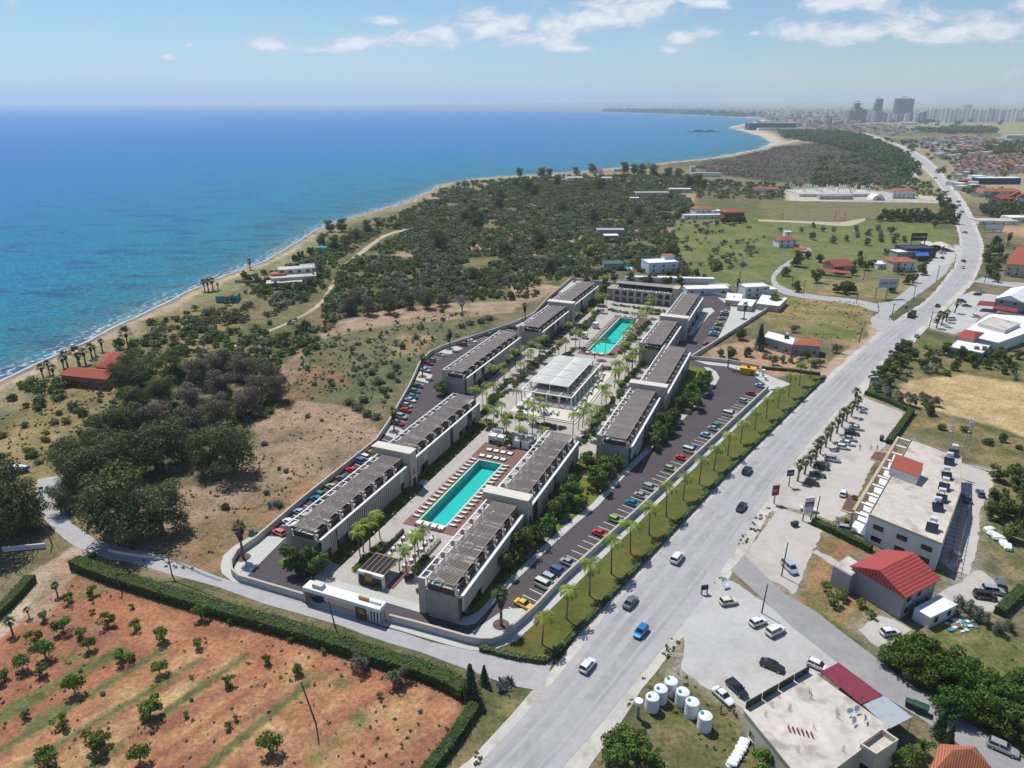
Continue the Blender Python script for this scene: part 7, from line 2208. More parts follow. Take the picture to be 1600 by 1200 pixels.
def board(name, label, base, w, z0, z1, m, rz, posts=1, rows=0, lm='trim_black', stripes=(), cat='sign', post_mat='steel_grey', seed=1):
 t = thing(name, label, cat, at(*base), R(rz))
 pw = .35 if w > 6 else .16
 ps_ = MB()
 for k in range(posts):
  x = 0 if posts == 1 else -w * .42 + w * .84 * k / (posts - 1)
  ps_.box(x - pw, x + pw, -pw * .6, pw * .6, 0, z0)
 part('post', ps_, post_mat, t)
 bd = part('panel', MB().box(-w / 2, w / 2, -.16, .16, z0, z1), m, t)
 for za, zb, sm_ in stripes:
  part('band', MB().box(-w * .48, w * .48, -.2, -.163, za, zb), sm_, bd)
 if rows:
  hgt_ = (z1 - z0)
  part('lettering', glyphs(MB(), -.205 if stripes else -.163, -w * .42, w * .42, z0 + hgt_ * .36, z0 + hgt_ * .64, rows, seed, axis='x'), lm, bd)
 return t
board('billboard', 'large blue grey billboard with one line of dark lettering on a single post', (1384, 466), 11.5, 6, 11, 'board_grey', 6, 1, 1, seed=5)
board('billboard', 'black billboard with pale lettering on the workshop roof', (1432, 391), 12, 7.0, 12.5, 'trim_black', 5, 2, 2, 'white_render', seed=6)
board('notice_board', 'tall white notice board with red and purple bands beside the concrete apron', (1260, 813), 2.7, 2.1, 6.8, 'tank_white', 12, 2, 2, 'white_render', [(4.9, 5.5, 'sign_maroon'), (4.2, 4.8, 'sign_purple')], seed=7)
board('pole_sign', 'dark maroon sign on a single post at the corner of the roadside grass', (1209, 787), 1.9, 2.6, 5.6, 'sign_maroon', 12, 1, 2, 'tank_white', seed=8)
board('pole_sign', 'blue and white sign on a stone post at the hotel car park entrance', (1232, 760), 2.1, 3.4, 5.2, 'navy_wall', 12, 1, 1, 'tank_white', seed=9)
board('hanging_sign', 'small white board with a purple oval in the roadside bushes', (1363, 606), 3.4, 2.4, 4.6, 'tank_white', 10, 2, 1, 'white_render', [(2.95, 4.1, 'sign_purple')], seed=10)
board('road_sign', 'small blue road sign on the grass wedge by the service road', (1415, 487), 1.6, 1.4, 3.2, 'blue_sheet', 5, 1, 0)
board('poster_board', 'red and white double poster board beside the far main road', (1551, 363), 16, 2, 7, 'sign_maroon', 0, 3, 0, stripes=[(2.3, 6.7, 'tank_white')])
board('name_board', 'small black name board on the grass patch beside the big dish', (1100, 928), 1.6, 1.2, 2.3, 'trim_black', 15, 2, 0)
t = thing('lamp_sign', 'round white headed sign on a pillar beside the water tanks', 'sign', at(996, 1121))
part('pillar', MB().box(-.28, .28, -.2, .2, 0, 3.2), 'steel_grey', t)
part('head', MB().lathe([(.1, 3.2), (.72, 3.25), (.75, 3.9), (.1, 3.95)], 14), 'tank_white', t)
wt = thing('water_tank', 'x', 'water tank')
part('shell', MB().lathe([(1.2, 0), (1.24, .1), (1.24, .9), (1.27, .95), (1.24, 1.0), (1.24, 1.9), (1.27, 1.95), (1.24, 2.0), (1.24, 2.75), (1.15, 2.95), (.5, 3.12), (.02, 3.15)], 24), 'tank_white', wt)
part('lid', MB().lathe([(.3, 3.05), (.3, 3.3), (.02, 3.34)], 12, 0, (-.5, .4, 0)), 'lid_blue', wt)
part('outlet', MB().tube([(1.2, 0, .35), (1.45, 0, .35)], .06, 6), 'lid_blue', wt)
kit(wt)
for k, (x, y, w_) in enumerate([(1018, 1108, 'leftmost, nearest the round headed sign'), (1031, 1095, 'second in the left group of three'), (1047, 1083, 'backmost of the left group of three'), (1065, 1100, 'backmost of the right group of three'), (1080, 1116, 'middle of the right group of three'), (1100, 1138, 'nearest and rightmost of all six')]):
 dup(wt, at(x, y), rnd.uniform(0, 1), 1.0, 'white plastic water tank with blue lid, %s' % w_, 'white water tanks')
sk = MB()
loft(sk, [(-.55, [(.2, .05), (.32, .15), (.2, .3)]), (-.3, [(.3, 0), (.42, .18), (.28, .36)]), (.3, [(.3, 0), (.42, .18), (.28, .36)]), (.55, [(.2, .05), (.32, .15), (.2, .3)])])
skm = sk.mesh('sack', 'tank_white')
sp0, sp1 = at(1143, 1196), at(1163, 1160)
for k in range(16):
 i, j = k % 8, k // 8
 p = sp0.lerp(sp1, i / 7)
 o = link('sack', skm, None, (p.x + rnd.uniform(-.15, .15) + j * .1, p.y, j * .36), rnd.uniform(-.5, .5))
 o.scale = (1.5, 1.3, 1.1)
 tag(o, 'plump white sack in the long pile on the dry grass', 'sack', 'pile of white sacks')
bn = thing('waste_bin', 'x', 'bin')
part('bin_body', MB().add([(-.9, -.5, .2), (.9, -.5, .2), (.9, .5, .2), (-.9, .5, .2), (-1, -.6, 1.3), (1, -.6, 1.3), (1, .6, 1.3), (-1, .6, 1.3)], [(0, 3, 2, 1), (4, 5, 6, 7), (0, 1, 5, 4), (1, 2, 6, 5), (2, 3, 7, 6), (3, 0, 4, 7)]), 'bin_green', bn)
part('lid', MB().add([(-1.05, -.65, 1.303), (1.05, -.65, 1.303), (1.05, .65, 1.303), (-1.05, .65, 1.303), (-1.0, 0, 1.55), (1.0, 0, 1.55)], [(0, 1, 5, 4), (2, 3, 4, 5), (1, 2, 5), (3, 0, 4), (0, 3, 2, 1)]), 'bin_green', bn)
for x in (-.75, .75):
 part('wheel', MB().tube([(x, -.4, .12), (x, .4, .12)], .12, 8), 'tyre', bn)
kit(bn)
dup(bn, at(1423, 1105), R(-35), 1.0, 'green wheeled bin beside the back lane, left one of two', 'green bins on the back lane')
dup(bn, at(1437, 1112), R(-35), 1.2, 'green wheeled bin beside the back lane, right one of two', 'green bins on the back lane')
dup(bn, at(1377, 688), R(60), 1.0, 'dark green bin standing at the hotel hedge')
dup(bn, at(1241, 822), R(20), .9, 'dark waste bin on the concrete apron below the notice board')
for px, lb in (([(1358, 718), (1383, 727), (1386, 708), (1366, 706)], 'brown planting bed by the hotel arcade far end'), ([(1313, 798), (1335, 806), (1345, 780), (1325, 772)], 'brown planting bed by the hotel arcade near end'), ([(1304, 808), (1332, 815), (1330, 822), (1305, 815)], 'low brown bed at the near corner of the hotel')):
 P = ccw(ats(px))
 t = thing('planting_bed', lb, 'planting bed', P[0])
 q = [p - P[0] for p in P]
 part('kerb', MB().prism([p[:2] for p in q], .03, .3), 'sand_trim', t)
 c = sum(q, Vector()) / 4
 part('soil', MB().prism([(c + (p - c) * .88)[:2] for p in q], .3, .34), 'mulch', t)
for k, (x, y) in enumerate([(1545, 830), (1552, 838), (1560, 843), (1568, 852), (1574, 857)]):
 o = link('white_container', skm, None, at(x, y), rnd.uniform(0, 3))
 o.scale = (2.6, 2.4, 3)
 tag(o, '%s white plastic bundle from the left lying behind the hotel yard' % ORD[k], 'bundle', 'white bundles behind the hotel')
rub = MB()
for k in range(90):
 p = at(rnd.gauss(1500, 9), rnd.gauss(975, 6))
 s_ = rnd.uniform(.15, .5)
 rub.box(p.x - s_, p.x + s_, p.y - s_ * .6, p.y + s_ * .6, 0, s_ * .8, rnd.randrange(4))
o = structure('rubble', rub, ['tank_white', 'teal_paint', 'steel_grey', 'rust_frame'], 'stuff')
o['label'] = 'heap of mixed rubble beside the white shed'
rd = 53.9
TRAF = [(918, 1043, 'white', 'hatchback', rd, 'white hatchback driving away nearest the bottom of the main road'), (1001, 990, 'blue', 'hatchback', rd + 180, 'bright blue hatchback driving towards the viewer on the main road'), (985, 944, 'grey', 'saloon', rd, 'dark grey saloon driving away ahead of the white hatchback'), (1058, 875, 'white', 'suv', rd, 'white off-roader driving away in the middle of the main road'),
  (1158, 795, 'black', 'saloon', rd + 180, 'black saloon driving towards the viewer beside the roadside grass patch'), (1167, 738, 'black', 'suv', rd, 'black off-roader driving away beside the lawn palms'), (1465, 479, 'navy', 'saloon', 48, 'navy saloon on the main road ahead of the truck'), (1504, 419, 'white', 'saloon', 75, 'white saloon on the far main road bend'), (1505, 409, 'black', 'hatchback', 80, 'black hatchback just beyond the white saloon on the bend'),
  (1507, 364, 'black', 'saloon', 112, 'lone black car on the far straight'), (1502, 332, 'grey', 'suv', 108, 'grey car on the far road'), (1498, 322, 'black', 'hatchback', 108, 'black car behind the far dark car'), (1497, 316, 'navy', 'suv', 108, 'dark off-roader on the far road'), (1480, 300, 'black', 'saloon', 110, 'small dark car on the distant road'), (1461, 279, 'black', 'van', 112, 'black van on the distant road'), (1483, 284, 'pale blue', 'van', 108, 'pale blue van on the distant road verge'), (1432, 256, 'white', 'saloon', 118, 'white speck of a car on the distant road'), (1438, 262, 'black', 'saloon', 118, 'dark speck of a car on the distant road')]
for x, y, c, kd, a, lb in TRAF:
 car(kd, c, at(x, y, .075), R(a), lb, 'cars driving on the main road', 1.06)
OUT = [(1138, 943, 'cream', 'hatchback', 12, 'beige hatchback parked at the top of the gravel lot'), (1184, 975, 'white', 'hatchback', 25, 'left one of two white hatchbacks on the gravel lot'), (1211, 989, 'white', 'suv', 30, 'right one of two white cars on the gravel lot'), (1206, 1043, 'black', 'saloon', -35, 'black saloon parked beside the black roof screen'), (1129, 1091, 'white', 'saloon', -60, 'white saloon with black glass roof beside the water tanks'), (1151, 1079, 'black', 'estate', -62, 'black estate car next to the white saloon'), (1277, 1043, 'white', 'hatchback', -40, 'white hatchback half hidden behind the concrete roof'),
       (1233, 890, 'pale blue', 'van', -75, 'pale van parked on the concrete apron'), (1264, 798, 'white', 'saloon', -22, 'white saloon behind the tall notice board'), (1317, 773, 'white', 'hatchback', 60, 'white hatchback alone in the hotel car park'), (1323, 829, 'silver', 'estate', -20, 'silver estate car behind the clipped hedge'), (1268, 757, 'black', 'hatchback', -22, 'black hatchback nearest the entrance in the hotel palm row'), (1277, 744, 'dark green', 'saloon', -22, 'dark green saloon second in the hotel palm row'), (1283, 732, 'black', 'suv', -22, 'black off-roader third in the hotel palm row'),
       (1300, 720, 'silver', 'suv', -22, 'large silver off-roader in the hotel palm row'), (1317, 701, 'white', 'hatchback', -22, 'white hatchback fifth in the hotel palm row'), (1324, 695, 'white', 'saloon', -22, 'white saloon sixth in the hotel palm row'), (1327, 688, 'silver', 'saloon', -22, 'silver saloon seventh in the hotel palm row'), (1331, 679, 'black', 'saloon', -22, 'black saloon eighth in the hotel palm row'), (1338, 671, 'cream', 'saloon', -22, 'beige saloon last in the hotel palm row'),
       (1509, 781, 'grey', 'suv', 70, 'dark off-roader behind the hotel'), (1531, 773, 'slate blue', 'hatchback', 70, 'blue grey hatchback behind the hotel'), (1551, 926, 'silver', 'suv', -15, 'silver off-roader beside the far right hedge'), (1538, 934, 'black', 'suv', -15, 'black pickup like car beside the silver off-roader'), (1562, 916, 'grey', 'suv', 60, 'grey off-roader behind the silver off-roader'), (1566, 1172, 'silver', 'estate', -38, 'silver pickup on the back lane at the bottom right'), (1390, 991, 'white', 'hatchback', 10, 'white car on the drive of the red roofed house'), (1492, 869, 'pale blue', 'hatchback', 70, 'pale blue hatchback parked under the rusty pergola end'),
       (1527, 461, 'black', 'saloon', 5, 'black saloon on the shop forecourt'), (1535, 458, 'silver', 'saloon', 5, 'silver saloon on the shop forecourt'), (1502, 472, 'navy', 'suv', -25, 'navy off-roader on the shop forecourt'), (1510, 479, 'grey', 'saloon', -20, 'grey saloon on the shop forecourt'), (1460, 503, 'white', 'hatchback', 80, 'white hatchback beside the forecourt palms'), (1486, 500, 'white', 'van', 10, 'white van on the shop forecourt'), (1432, 526, 'pale blue', 'hatchback', 55, 'pale blue hatchback on the verge of the main road'), (1524, 495, 'white', 'saloon', 15, 'white saloon by the wide white hall'),
       (1469, 396, 'white', 'van', 80, 'white van in the workshop yard'), (1475, 396, 'white', 'saloon', 80, 'white saloon in the workshop yard'), (1472, 404, 'navy', 'saloon', 80, 'navy saloon in the workshop yard'), (1452, 407, 'black', 'suv', 20, 'black off-roader in front of the workshop'), (1447, 412, 'maroon', 'saloon', 10, 'maroon saloon near the workshop'), (1446, 427, 'black', 'hatchback', 50, 'black hatchback under the roadside tree by the workshop'), (972, 374, 'white', 'hatchback', 10, 'white car beside the grey sheds'), (1120, 350, 'white', 'saloon', 0, 'white car below the dark red villa')]
for x, y, c, kd, a, lb in OUT:
 car(kd, c, at(x, y, .06), R(a), lb, 'cars parked outside the resort')
t = thing('lorry', 'dark olive lorry with a canvas backed load bed driving on the main road', 'lorry', at(1424, 495, .07), R(48))
pm('olive_paint', (0.085, 0.08, 0.06), .6, .1)
part('cab', MB().add([(1.6, -1.2, .8), (3.7, -1.2, .8), (3.7, 1.2, .8), (1.6, 1.2, .8), (1.6, -1.15, 2.9), (3.2, -1.15, 2.9), (3.2, 1.15, 2.9), (1.6, 1.15, 2.9), (3.7, -1.2, 1.8), (3.7, 1.2, 1.8)], [(0, 3, 2, 1), (4, 5, 6, 7), (0, 1, 8, 5, 4), (2, 3, 7, 6, 9), (1, 2, 9, 8), (8, 9, 6, 5), (3, 0, 4, 7)]), 'olive_paint', t)
part('windscreen', MB().add([(3.68, -1.05, 1.9), (3.68, 1.05, 1.9), (3.27, 1.05, 2.8), (3.27, -1.05, 2.8)], [(0, 1, 2, 3)]), 'car_glass', t)
part('load_bed', MB().box(-3.7, 1.4, -1.25, 1.25, 1.1, 1.3).box(-3.7, 1.4, -1.25, -1.18, 1.3, 2.1).box(-3.7, 1.4, 1.18, 1.25, 1.3, 2.1).box(-3.7, -3.63, -1.18, 1.18, 1.3, 2.1), 'olive_paint', t)
part('load', MB().box(-3.4, 1.2, -1.1, 1.1, 1.3, 2.5), 'trim_black', t)
part('chassis', MB().box(-3.6, 3.6, -.5, .5, .6, .85), 'trim_black', t)
for x in (2.7, -1.6, -2.8):
 for y in (-1.05, 1.05):
  part('wheel', MB().tube([(x, y - .18, .52), (x, y + .18, .52)], .52, 12), 'tyre', t)
for y in (-.9, .9):
 part('headlight', MB().box(3.7, 3.76, y - .15, y + .15, 1.0, 1.25), 'lamp_glass', t)
def person(label, p, rz, shirt, trousers, stride=.28, group='people on foot'):
 me = bpy.data.meshes.new('person')
 J = {'pel': (0, 0, .95, .15), 'chest': (0, 0, 1.28, .17), 'neck': (0, 0, 1.48, .065), 'head': (.02, 0, 1.62, .105), 'top': (.01, 0, 1.72, .085)}
 vs, es, rs = [], [], []
 def ad(x, y, z, r_):
  vs.append((x, y, z))
  rs.append(r_)
  return len(vs) - 1
 pe = ad(0, 0, .95, .14)
 chs = ad(0, 0, 1.25, .15)
 sh_ = ad(0, 0, 1.42, .12)
 nk = ad(0, 0, 1.5, .06)
 hd = ad(.02, 0, 1.62, .10)
 tp = ad(.01, 0, 1.72, .08)
 es += [(pe, chs), (chs, sh_), (sh_, nk), (nk, hd), (hd, tp)]
 for sg in (1, -1):
  h_ = ad(0, sg * .1, .88, .1)
  k = ad(sg * stride * .45 + .03, sg * .1, .48, .07)
  f_ = ad(sg * stride - (.1 if sg < 0 else 0), sg * .1, .08, .05)
  to = ad(sg * stride + .14 - (.06 if sg < 0 else 0), sg * .11, .04, .04)
  es += [(pe, h_), (h_, k), (k, f_), (f_, to)]
  s_ = ad(0, sg * .19, 1.41, .065)
  e_ = ad(-sg * .08 - .02, sg * .24, 1.13, .048)
  w_ = ad(-sg * .16 + .06, sg * .23, .88, .036)
  m_ = ad(-sg * .18 + .09, sg * .23, .79, .034)
  es += [(sh_, s_), (s_, e_), (e_, w_), (w_, m_)]
 me.from_pydata(vs, es, [])
 o = bpy.data.objects.new('tmp', me)
 COL.objects.link(o)
 sk_ = o.modifiers.new('s', 'SKIN')
 for i, r_ in enumerate(rs):
  me.skin_vertices[0].data[i].radius = (r_, r_)
  me.skin_vertices[0].data[i].use_root = i == 0
 o.modifiers.new('sub', 'SUBSURF').levels = 1
 dg = bpy.context.evaluated_depsgraph_get()
 bm2 = bpy.data.meshes.new_from_object(o.evaluated_get(dg))
 bpy.data.objects.remove(o)
 bm2.name = 'person'
 bm2.materials.clear()
 for m in ('skin', shirt, trousers, 'trim_black'):
  bm2.materials.append(MATS[m])
 for f_ in bm2.polygons:
  z, y = f_.center.z, abs(f_.center.y)
  f_.material_index = 3 if (z < .09 or z > 1.66) else (2 if z < .93 else (1 if z < 1.46 and not (y > .2 and z < 1.12) else 0))
 o = link('person', bm2, None, p, rz)
 tag(o, label, 'person', group)
 return o
person('person in dark clothes walking in the hotel car park, leftmost of three', at(1343, 702, .06), R(200), 'slat_brown', 'trim_black')
person('person in a white shirt walking in the hotel car park, middle of three', at(1360, 702, .06), R(190), 'tank_white', 'navy_wall')
person('person in dark clothes nearest the planting bed in the hotel car park', at(1370, 703, .06), R(10), 'navy_wall', 'trim_black')
person('person in black standing behind the white saloon by the tanks', at(1146, 1117, .06), R(120), 'trim_black', 'trim_black', .08)
person('person in grey standing in front of the white saloon by the tanks', at(1126, 1112, .06), R(70), 'steel_grey', 'trim_black', .08)
# ================================================================== VEGETATION OUTSIDE THE RESORT
def inpoly(px):
 return [at(*p) for p in px]
NOGO = [inpoly(q) for q in ([(601, 362), (650, 355), (552, 405), (524, 433), (515, 452), (497, 478), (460, 500), (404, 525), (333, 556), (331, 550), (399, 519), (454, 494), (489, 474), (507, 449), (516, 429), (529, 411), (544, 399), (574, 377)],)]
SITE_W = lp([(-42, -38), (-25, -38.5), (40, -40), (78, -55), (110, -65), (126, -64), (170, -50), (230, -50), (278, -55), (275, 60), (240, 75), (150, 100), (-40, 52)])
NOGO.append(SITE_W)
NOGO.append(ats(ROAD_L[:18]) + ats(ROAD_R[:18])[::-1])
NOGO.append(inpoly([(1120, 908), (1150, 912), (1200, 945), (1310, 1033), (1165, 1108), (1110, 1080), (1066, 1045), (1076, 1010), (1066, 985), (1088, 945)]))
def ok(P, x, y):
 r = np.ones(x.shape, bool)
 for q in NOGO:
  r &= ~inside(q, x, y)
 return r
def scatter(px, spacing, seed, cover=1.0, clump=22.0, thr=0.0):
 """random positions inside a traced outline, thinned by a clumping noise"""
 P = inpoly(px)
 r = np.random.RandomState(seed)
 x0, x1 = min(p.x for p in P), max(p.x for p in P)
 y0, y1 = min(p.y for p in P), max(p.y for p in P)
 n_ = int((x1 - x0) * (y1 - y0) / spacing ** 2)
 x, y = r.uniform(x0, x1, n_), r.uniform(y0, y1, n_)
 k = inside(P, x, y) & ok(P, x, y) & (r.rand(n_) < cover) & (fbm(x / clump, y / clump, seed + 3) > thr)
 return np.stack([x[k], y[k]], 1)
SCRUB = [([(520, 415), (560, 385), (600, 368), (650, 335), (690, 312), (760, 296), (850, 285), (960, 288), (1060, 300), (1085, 320), (1050, 350), (1062, 402), (1090, 440), (1000, 420), (930, 432), (880, 440), (850, 465), (800, 468), (700, 472), (620, 482), (560, 490), (515, 505), (500, 490), (525, 440)], 3.1, .95, .39),
         ([(400, 525), (510, 492), (520, 512), (450, 555), (430, 590), (400, 585), (340, 575), (335, 560)], 3.1, .9, .34),
         ([(330, 530), (420, 505), (480, 480), (470, 500), (400, 535), (345, 548)], 4.2, .8, .42),
         ([(440, 440), (500, 400), (540, 380), (520, 430), (505, 460), (440, 470)], 3.8, .8, .38),
         ([(640, 330), (690, 300), (720, 288), (800, 280), (880, 276), (960, 275), (1060, 275), (1100, 282), (1085, 300), (900, 292), (760, 300), (690, 318), (650, 345), (600, 365)], 6, .85, .38),
         ([(480, 520), (700, 490), (780, 495), (690, 540), (640, 590), (610, 640), (560, 640), (480, 620), (470, 580)], 4.8, .6, .42),
         ([(160, 790), (380, 720), (450, 640), (560, 655), (590, 690), (440, 800), (340, 890), (240, 875)], 6.5, .16, .3),
         ([(90, 790), (130, 700), (200, 620), (300, 570), (400, 590), (450, 630), (400, 660), (300, 720), (230, 780), (150, 800)], 3.2, .8, .34),
         ([(20, 640), (60, 605), (150, 565), (240, 520), (330, 478), (400, 445), (440, 430), (420, 470), (330, 520), (250, 570), (190, 590), (60, 640)], 3.4, .6, .44),
         ([(450, 440), (500, 390), (600, 345), (660, 320), (640, 345), (560, 385), (510, 420)], 3.6, .7, .4),
         ([(0, 650), (120, 610), (190, 600), (180, 660), (80, 720), (0, 740)], 5, .5, .42),
         ([(380, 440), (440, 420), (500, 385), (520, 395), (500, 440), (480, 470), (400, 505), (340, 530), (330, 505), (420, 480)], 3.6, .8, .40),
         ([(230, 570), (330, 500), (390, 500), (320, 560), (260, 590)], 3.6, .8, .4),
         ([(230, 510), (320, 480), (330, 505), (240, 525)], 4, .7, .35),
         ([(1060, 345), (1180, 350), (1200, 370), (1180, 400), (1110, 420), (1070, 420)], 7, .4, .45),
         ([(1100, 385), (1200, 390), (1190, 415), (1110, 425)], 5, .7, .40),
         ([(1380, 600), (1420, 560), (1450, 535), (1540, 550), (1600, 570), (1600, 595), (1500, 583), (1420, 595)], 4.5, .55, .42),
         ([(1420, 650), (1530, 670), (1600, 700), (1600, 860), (1560, 760), (1500, 700)], 6, .25, .4),
         ([(1520, 760), (1560, 740), (1610, 760), (1610, 900), (1560, 870)], 4.5, .5, .42),
         ([(1080, 280), (1240, 290), (1300, 292), (1225, 300), (1225, 312), (1180, 312), (1090, 312)], 7, .75, .38),
         ([(1300, 270), (1400, 262), (1432, 280), (1480, 305), (1470, 312), (1370, 300), (1290, 292)], 8, .8, .35)]
pts = []
for k, (px, sp, cv, th) in enumerate(SCRUB):
 q = scatter(px, sp, 900 + k, cv, 20, th)
 pts.append(np.concatenate([q, np.full((len(q), 1), k)], 1))
pts = np.concatenate(pts)
dist = np.hypot(pts[:, 0], pts[:, 1])
pts = pts[np.argsort(dist)]
NEARB = 235
rs_ = np.random.RandomState(5)
for i in range(min(NEARB, len(pts))):
 x, y, k = pts[i]
 q = rs_.rand()
 s = rs_.uniform(.45, .95) if k in (5, 6) else rs_.uniform(.75, 1.35)
 ms = SHR if q < .62 else (SHR_G if q < .88 else SHR_B)
 nm = 'grey green' if ms is SHR_G else ('brownish' if ms is SHR_B else 'dark green')
 shrub(ms, (x, y), (s, s, s * rs_.uniform(.8, 1.1)), '%s wild shrub growing on the open scrubland around the resort' % nm, '%s wild shrubs of the scrubland' % nm)
def merge(name, pos, size, seed, mat, nf=70, leaf=.62, hr=.62, kind='stuff'):
 """far growth that reads as one mass: many small bushes gathered in one mesh"""
 r = np.random.RandomState(seed)
 base = []
 for v in range(6):
  L_ = Leaves(seed + v)
  for j in range(4):
   a = r.uniform(0, 6.28)
   L_.shell((math.cos(a) * .22, math.sin(a) * .22, hr * r.uniform(.3, .55)), r.uniform(.26, .36), nf // 4, leaf * .28, hr * 1.3, .6)
  base.append((np.concatenate(L_.q), np.concatenate(L_.t)))
 out = Leaves(seed)
 vi = r.randint(0, 6, len(pos))
 for v in range(6):
  ii = np.nonzero(vi == v)[0]
  if len(ii) == 0:
   continue
  q, t = base[v]
  a = r.uniform(0, 6.28, len(ii))
  s = size[ii]
  ca, sa = np.cos(a)[:, None, None] * s[:, None, None], np.sin(a)[:, None, None] * s[:, None, None]
  X_ = q[None, :, :, 0] * ca - q[None, :, :, 1] * sa + pos[ii, 0][:, None, None]
  Y_ = q[None, :, :, 0] * sa + q[None, :, :, 1] * ca + pos[ii, 1][:, None, None]
  Z_ = q[None, :, :, 2] * (s * r.uniform(.8, 1.15, len(ii)))[:, None, None]
  out.q.append(np.stack([X_, Y_, Z_ + 0 * X_], -1).reshape(-1, 4, 3))
  out.t.append(np.clip(np.repeat(r.uniform(-.35, .35, len(ii)), q.shape[0] * 4) + np.tile(t, len(ii)), 0, 1))
 o = link(name, out.mesh(name, mat))
 o['kind'] = kind
 return o
GSH.sort(key=lambda a: a[0] ** 2 + a[1] ** 2)
for x, y, q, s in GSH[:285]:
 shrub(SHR_C if q < .62 else ([FLW[1]] if q < .84 else [FLW[0]]), (x, y, .05), s, '%s garden shrub in the planting beds of the resort' % ('low green' if q < .62 else 'yellowish' if q < .84 else 'purple flowering'), 'shrubs of the resort planting beds', name='garden_shrub')
rest = pts[NEARB:]
ga = np.array(GSH[285:])
for m, a, b in (('garden_leaf', 0, .62), ('lime_leaf', .62, .84), ('purple_flower', .84, 1)):
 q = ga[(ga[:, 2] >= a) & (ga[:, 2] < b)]
 o = merge('garden_planting', q[:, :2], q[:, 3] * 3.6, 410 + int(a * 9), m, 90, .7, .6)
 o['label'] = 'far courtyard planting too dense to count'
rr_ = rs_.rand(len(rest))
sz = rs_.uniform(2.6, 5.2, len(rest)) * rs_.choice([1, 1, 1, 1.35], len(rest)) * np.where(np.isin(rest[:, 2], (19, 20, 4)), 1.5, 1) * np.where(np.isin(rest[:, 2], (5, 6, 17)), .55, 1)
dn = np.hypot(rest[:, 0], rest[:, 1])
for nm, lo_, hi_, m, d0, d1, nf in (('scrub_bushes', 0, .72, 'scrub_leaf', 0, 480, 150), ('scrub_bushes', 0, .72, 'scrub_leaf', 480, 9e9, 70), ('grey_scrub_bushes', .72, .93, 'grey_leaf', 0, 9e9, 90), ('brown_scrub_bushes', .93, 1, 'gum_leaf_brown', 0, 9e9, 90)):
 k = (rr_ >= lo_) & (rr_ < hi_) & (dn >= d0) & (dn < d1)
 if k.any():
  o = merge(nm, rest[k], sz[k], int(lo_ * 100) + int(d0), m, nf, .62 if nf > 100 else .8)
  o['label'] = 'mass of wild bushes covering the scrubland beyond the nearest ones'
GUM_P = [(215, 842, 1.2), (180, 835, 1.0), (255, 832, .9), (12, 822, 1.15), (-12, 850, 1.2), (48, 822, .85), (366, 740, 1.0), (332, 738, .8), (160, 765, .95), (130, 775, .8), (200, 745, 1.0), (245, 735, 1.0), (285, 718, .9), (175, 705, 1.0), (222, 693, 1.0), (262, 684, 1, 1), (308, 684, .9, 1), (342, 668, .9, 1), (385, 652, .9, 1),
         (215, 645, .9), (256, 635, 1.0), (300, 645, .9, 1), (350, 625, 1.0, 1), (400, 632, .85, 1), (432, 627, .8, 1), (232, 604, 1), (270, 594, 1), (310, 604, 1, 1), (205, 592, .9), (342, 594, 1, 1), (382, 594, .9, 1), (422, 602, .8, 1), (190, 612, .8), (150, 735, .8), (110, 745, .8)]
for q in GUM_P:
 b_ = len(q) > 3
 plant(GUMS[4:] if b_ else GUMS[:4], at(q[0], q[1]), q[2] * (1.35 if q[1] > 700 else 1.12), ('brownish dry gum tree at the back of the grove left of the resort' if b_ else 'large olive green gum tree in the dark grove left of the resort'), 'brownish gum trees of the left grove' if b_ else 'green gum trees of the left grove')
plant(GUMS[:3], at(96, 800), .62, 'slender dark tree with bare trunk beside the bend of the lane')
for k, (x, y, s) in enumerate([(545, 492, .8), (575, 492, .8), (608, 490, .85), (640, 482, .8), (668, 482, .8), (560, 478, .8), (600, 475, .8), (630, 470, .8), (690, 478, .75)]):
 plant(GUMS[3:], at(x, y), s, 'dull brown green gum tree in the line above the bare strip of earth', 'gum trees above the bare strip')
for k, (x, y, s) in enumerate([(506, 386, .95), (522, 390, 1), (541, 387, .9), (556, 376, .9), (575, 364, .9), (535, 362, 1), (516, 362, .9), (590, 357, .8)]):
 plant(GUMS[:4], at(x, y), s, 'tall dark gum tree in the clump on the beach edge', 'gum trees of the beach clump')
for k, (x, y, s) in enumerate([(812, 276, 1.2), (846, 277, 1.4), (858, 276, 1.1), (925, 270, 1.3), (900, 274, 1.1), (975, 272, 1.5), (990, 273, 1.5), (1003, 275, 1.6), (1020, 276, 1.6), (1042, 279, 1.5), (1060, 279, 1.4), (1090, 290, 1.4), (1098, 296, 1.2), (1075, 292, 1.3), (870, 290, 1.1), (940, 292, 1.2)]):
 plant(GUMS[:4], at(x, y), s, 'big dark tree standing out against the sea near the far shore houses', 'big trees near the far shore houses')
tp_ = scatter(SCRUB[0][0], 26, 77, .8, 60, .35)
for p in tp_[:70]:
 plant(DARKS if rnd.random() < .6 else GUMS[:3], (p[0], p[1]), rnd.uniform(.8, 1.2) if p[1] < 480 else rnd.uniform(.9, 1.4), 'dark tree standing up out of the low scrub behind the resort', 'trees standing in the scrub')
dt = thing('bare_tree', 'pale leafless grey tree at the edge of the bare strip of earth', 'tree', at(722, 486))
for s_ in range(3):
 link('trunk' if s_ == 0 else 'branches', limb_mesh(9, 5, 800 + s_, .3 if s_ == 0 else .16, 8, 'pale_bark', .22), dt)
tw = Leaves(9).shell((0, 0, 6.2), 4.6, 420, .5, .75, .5, asp=.12)
link('twigs', tw.mesh('twigs', 'gum_leaf_brown'), dt)
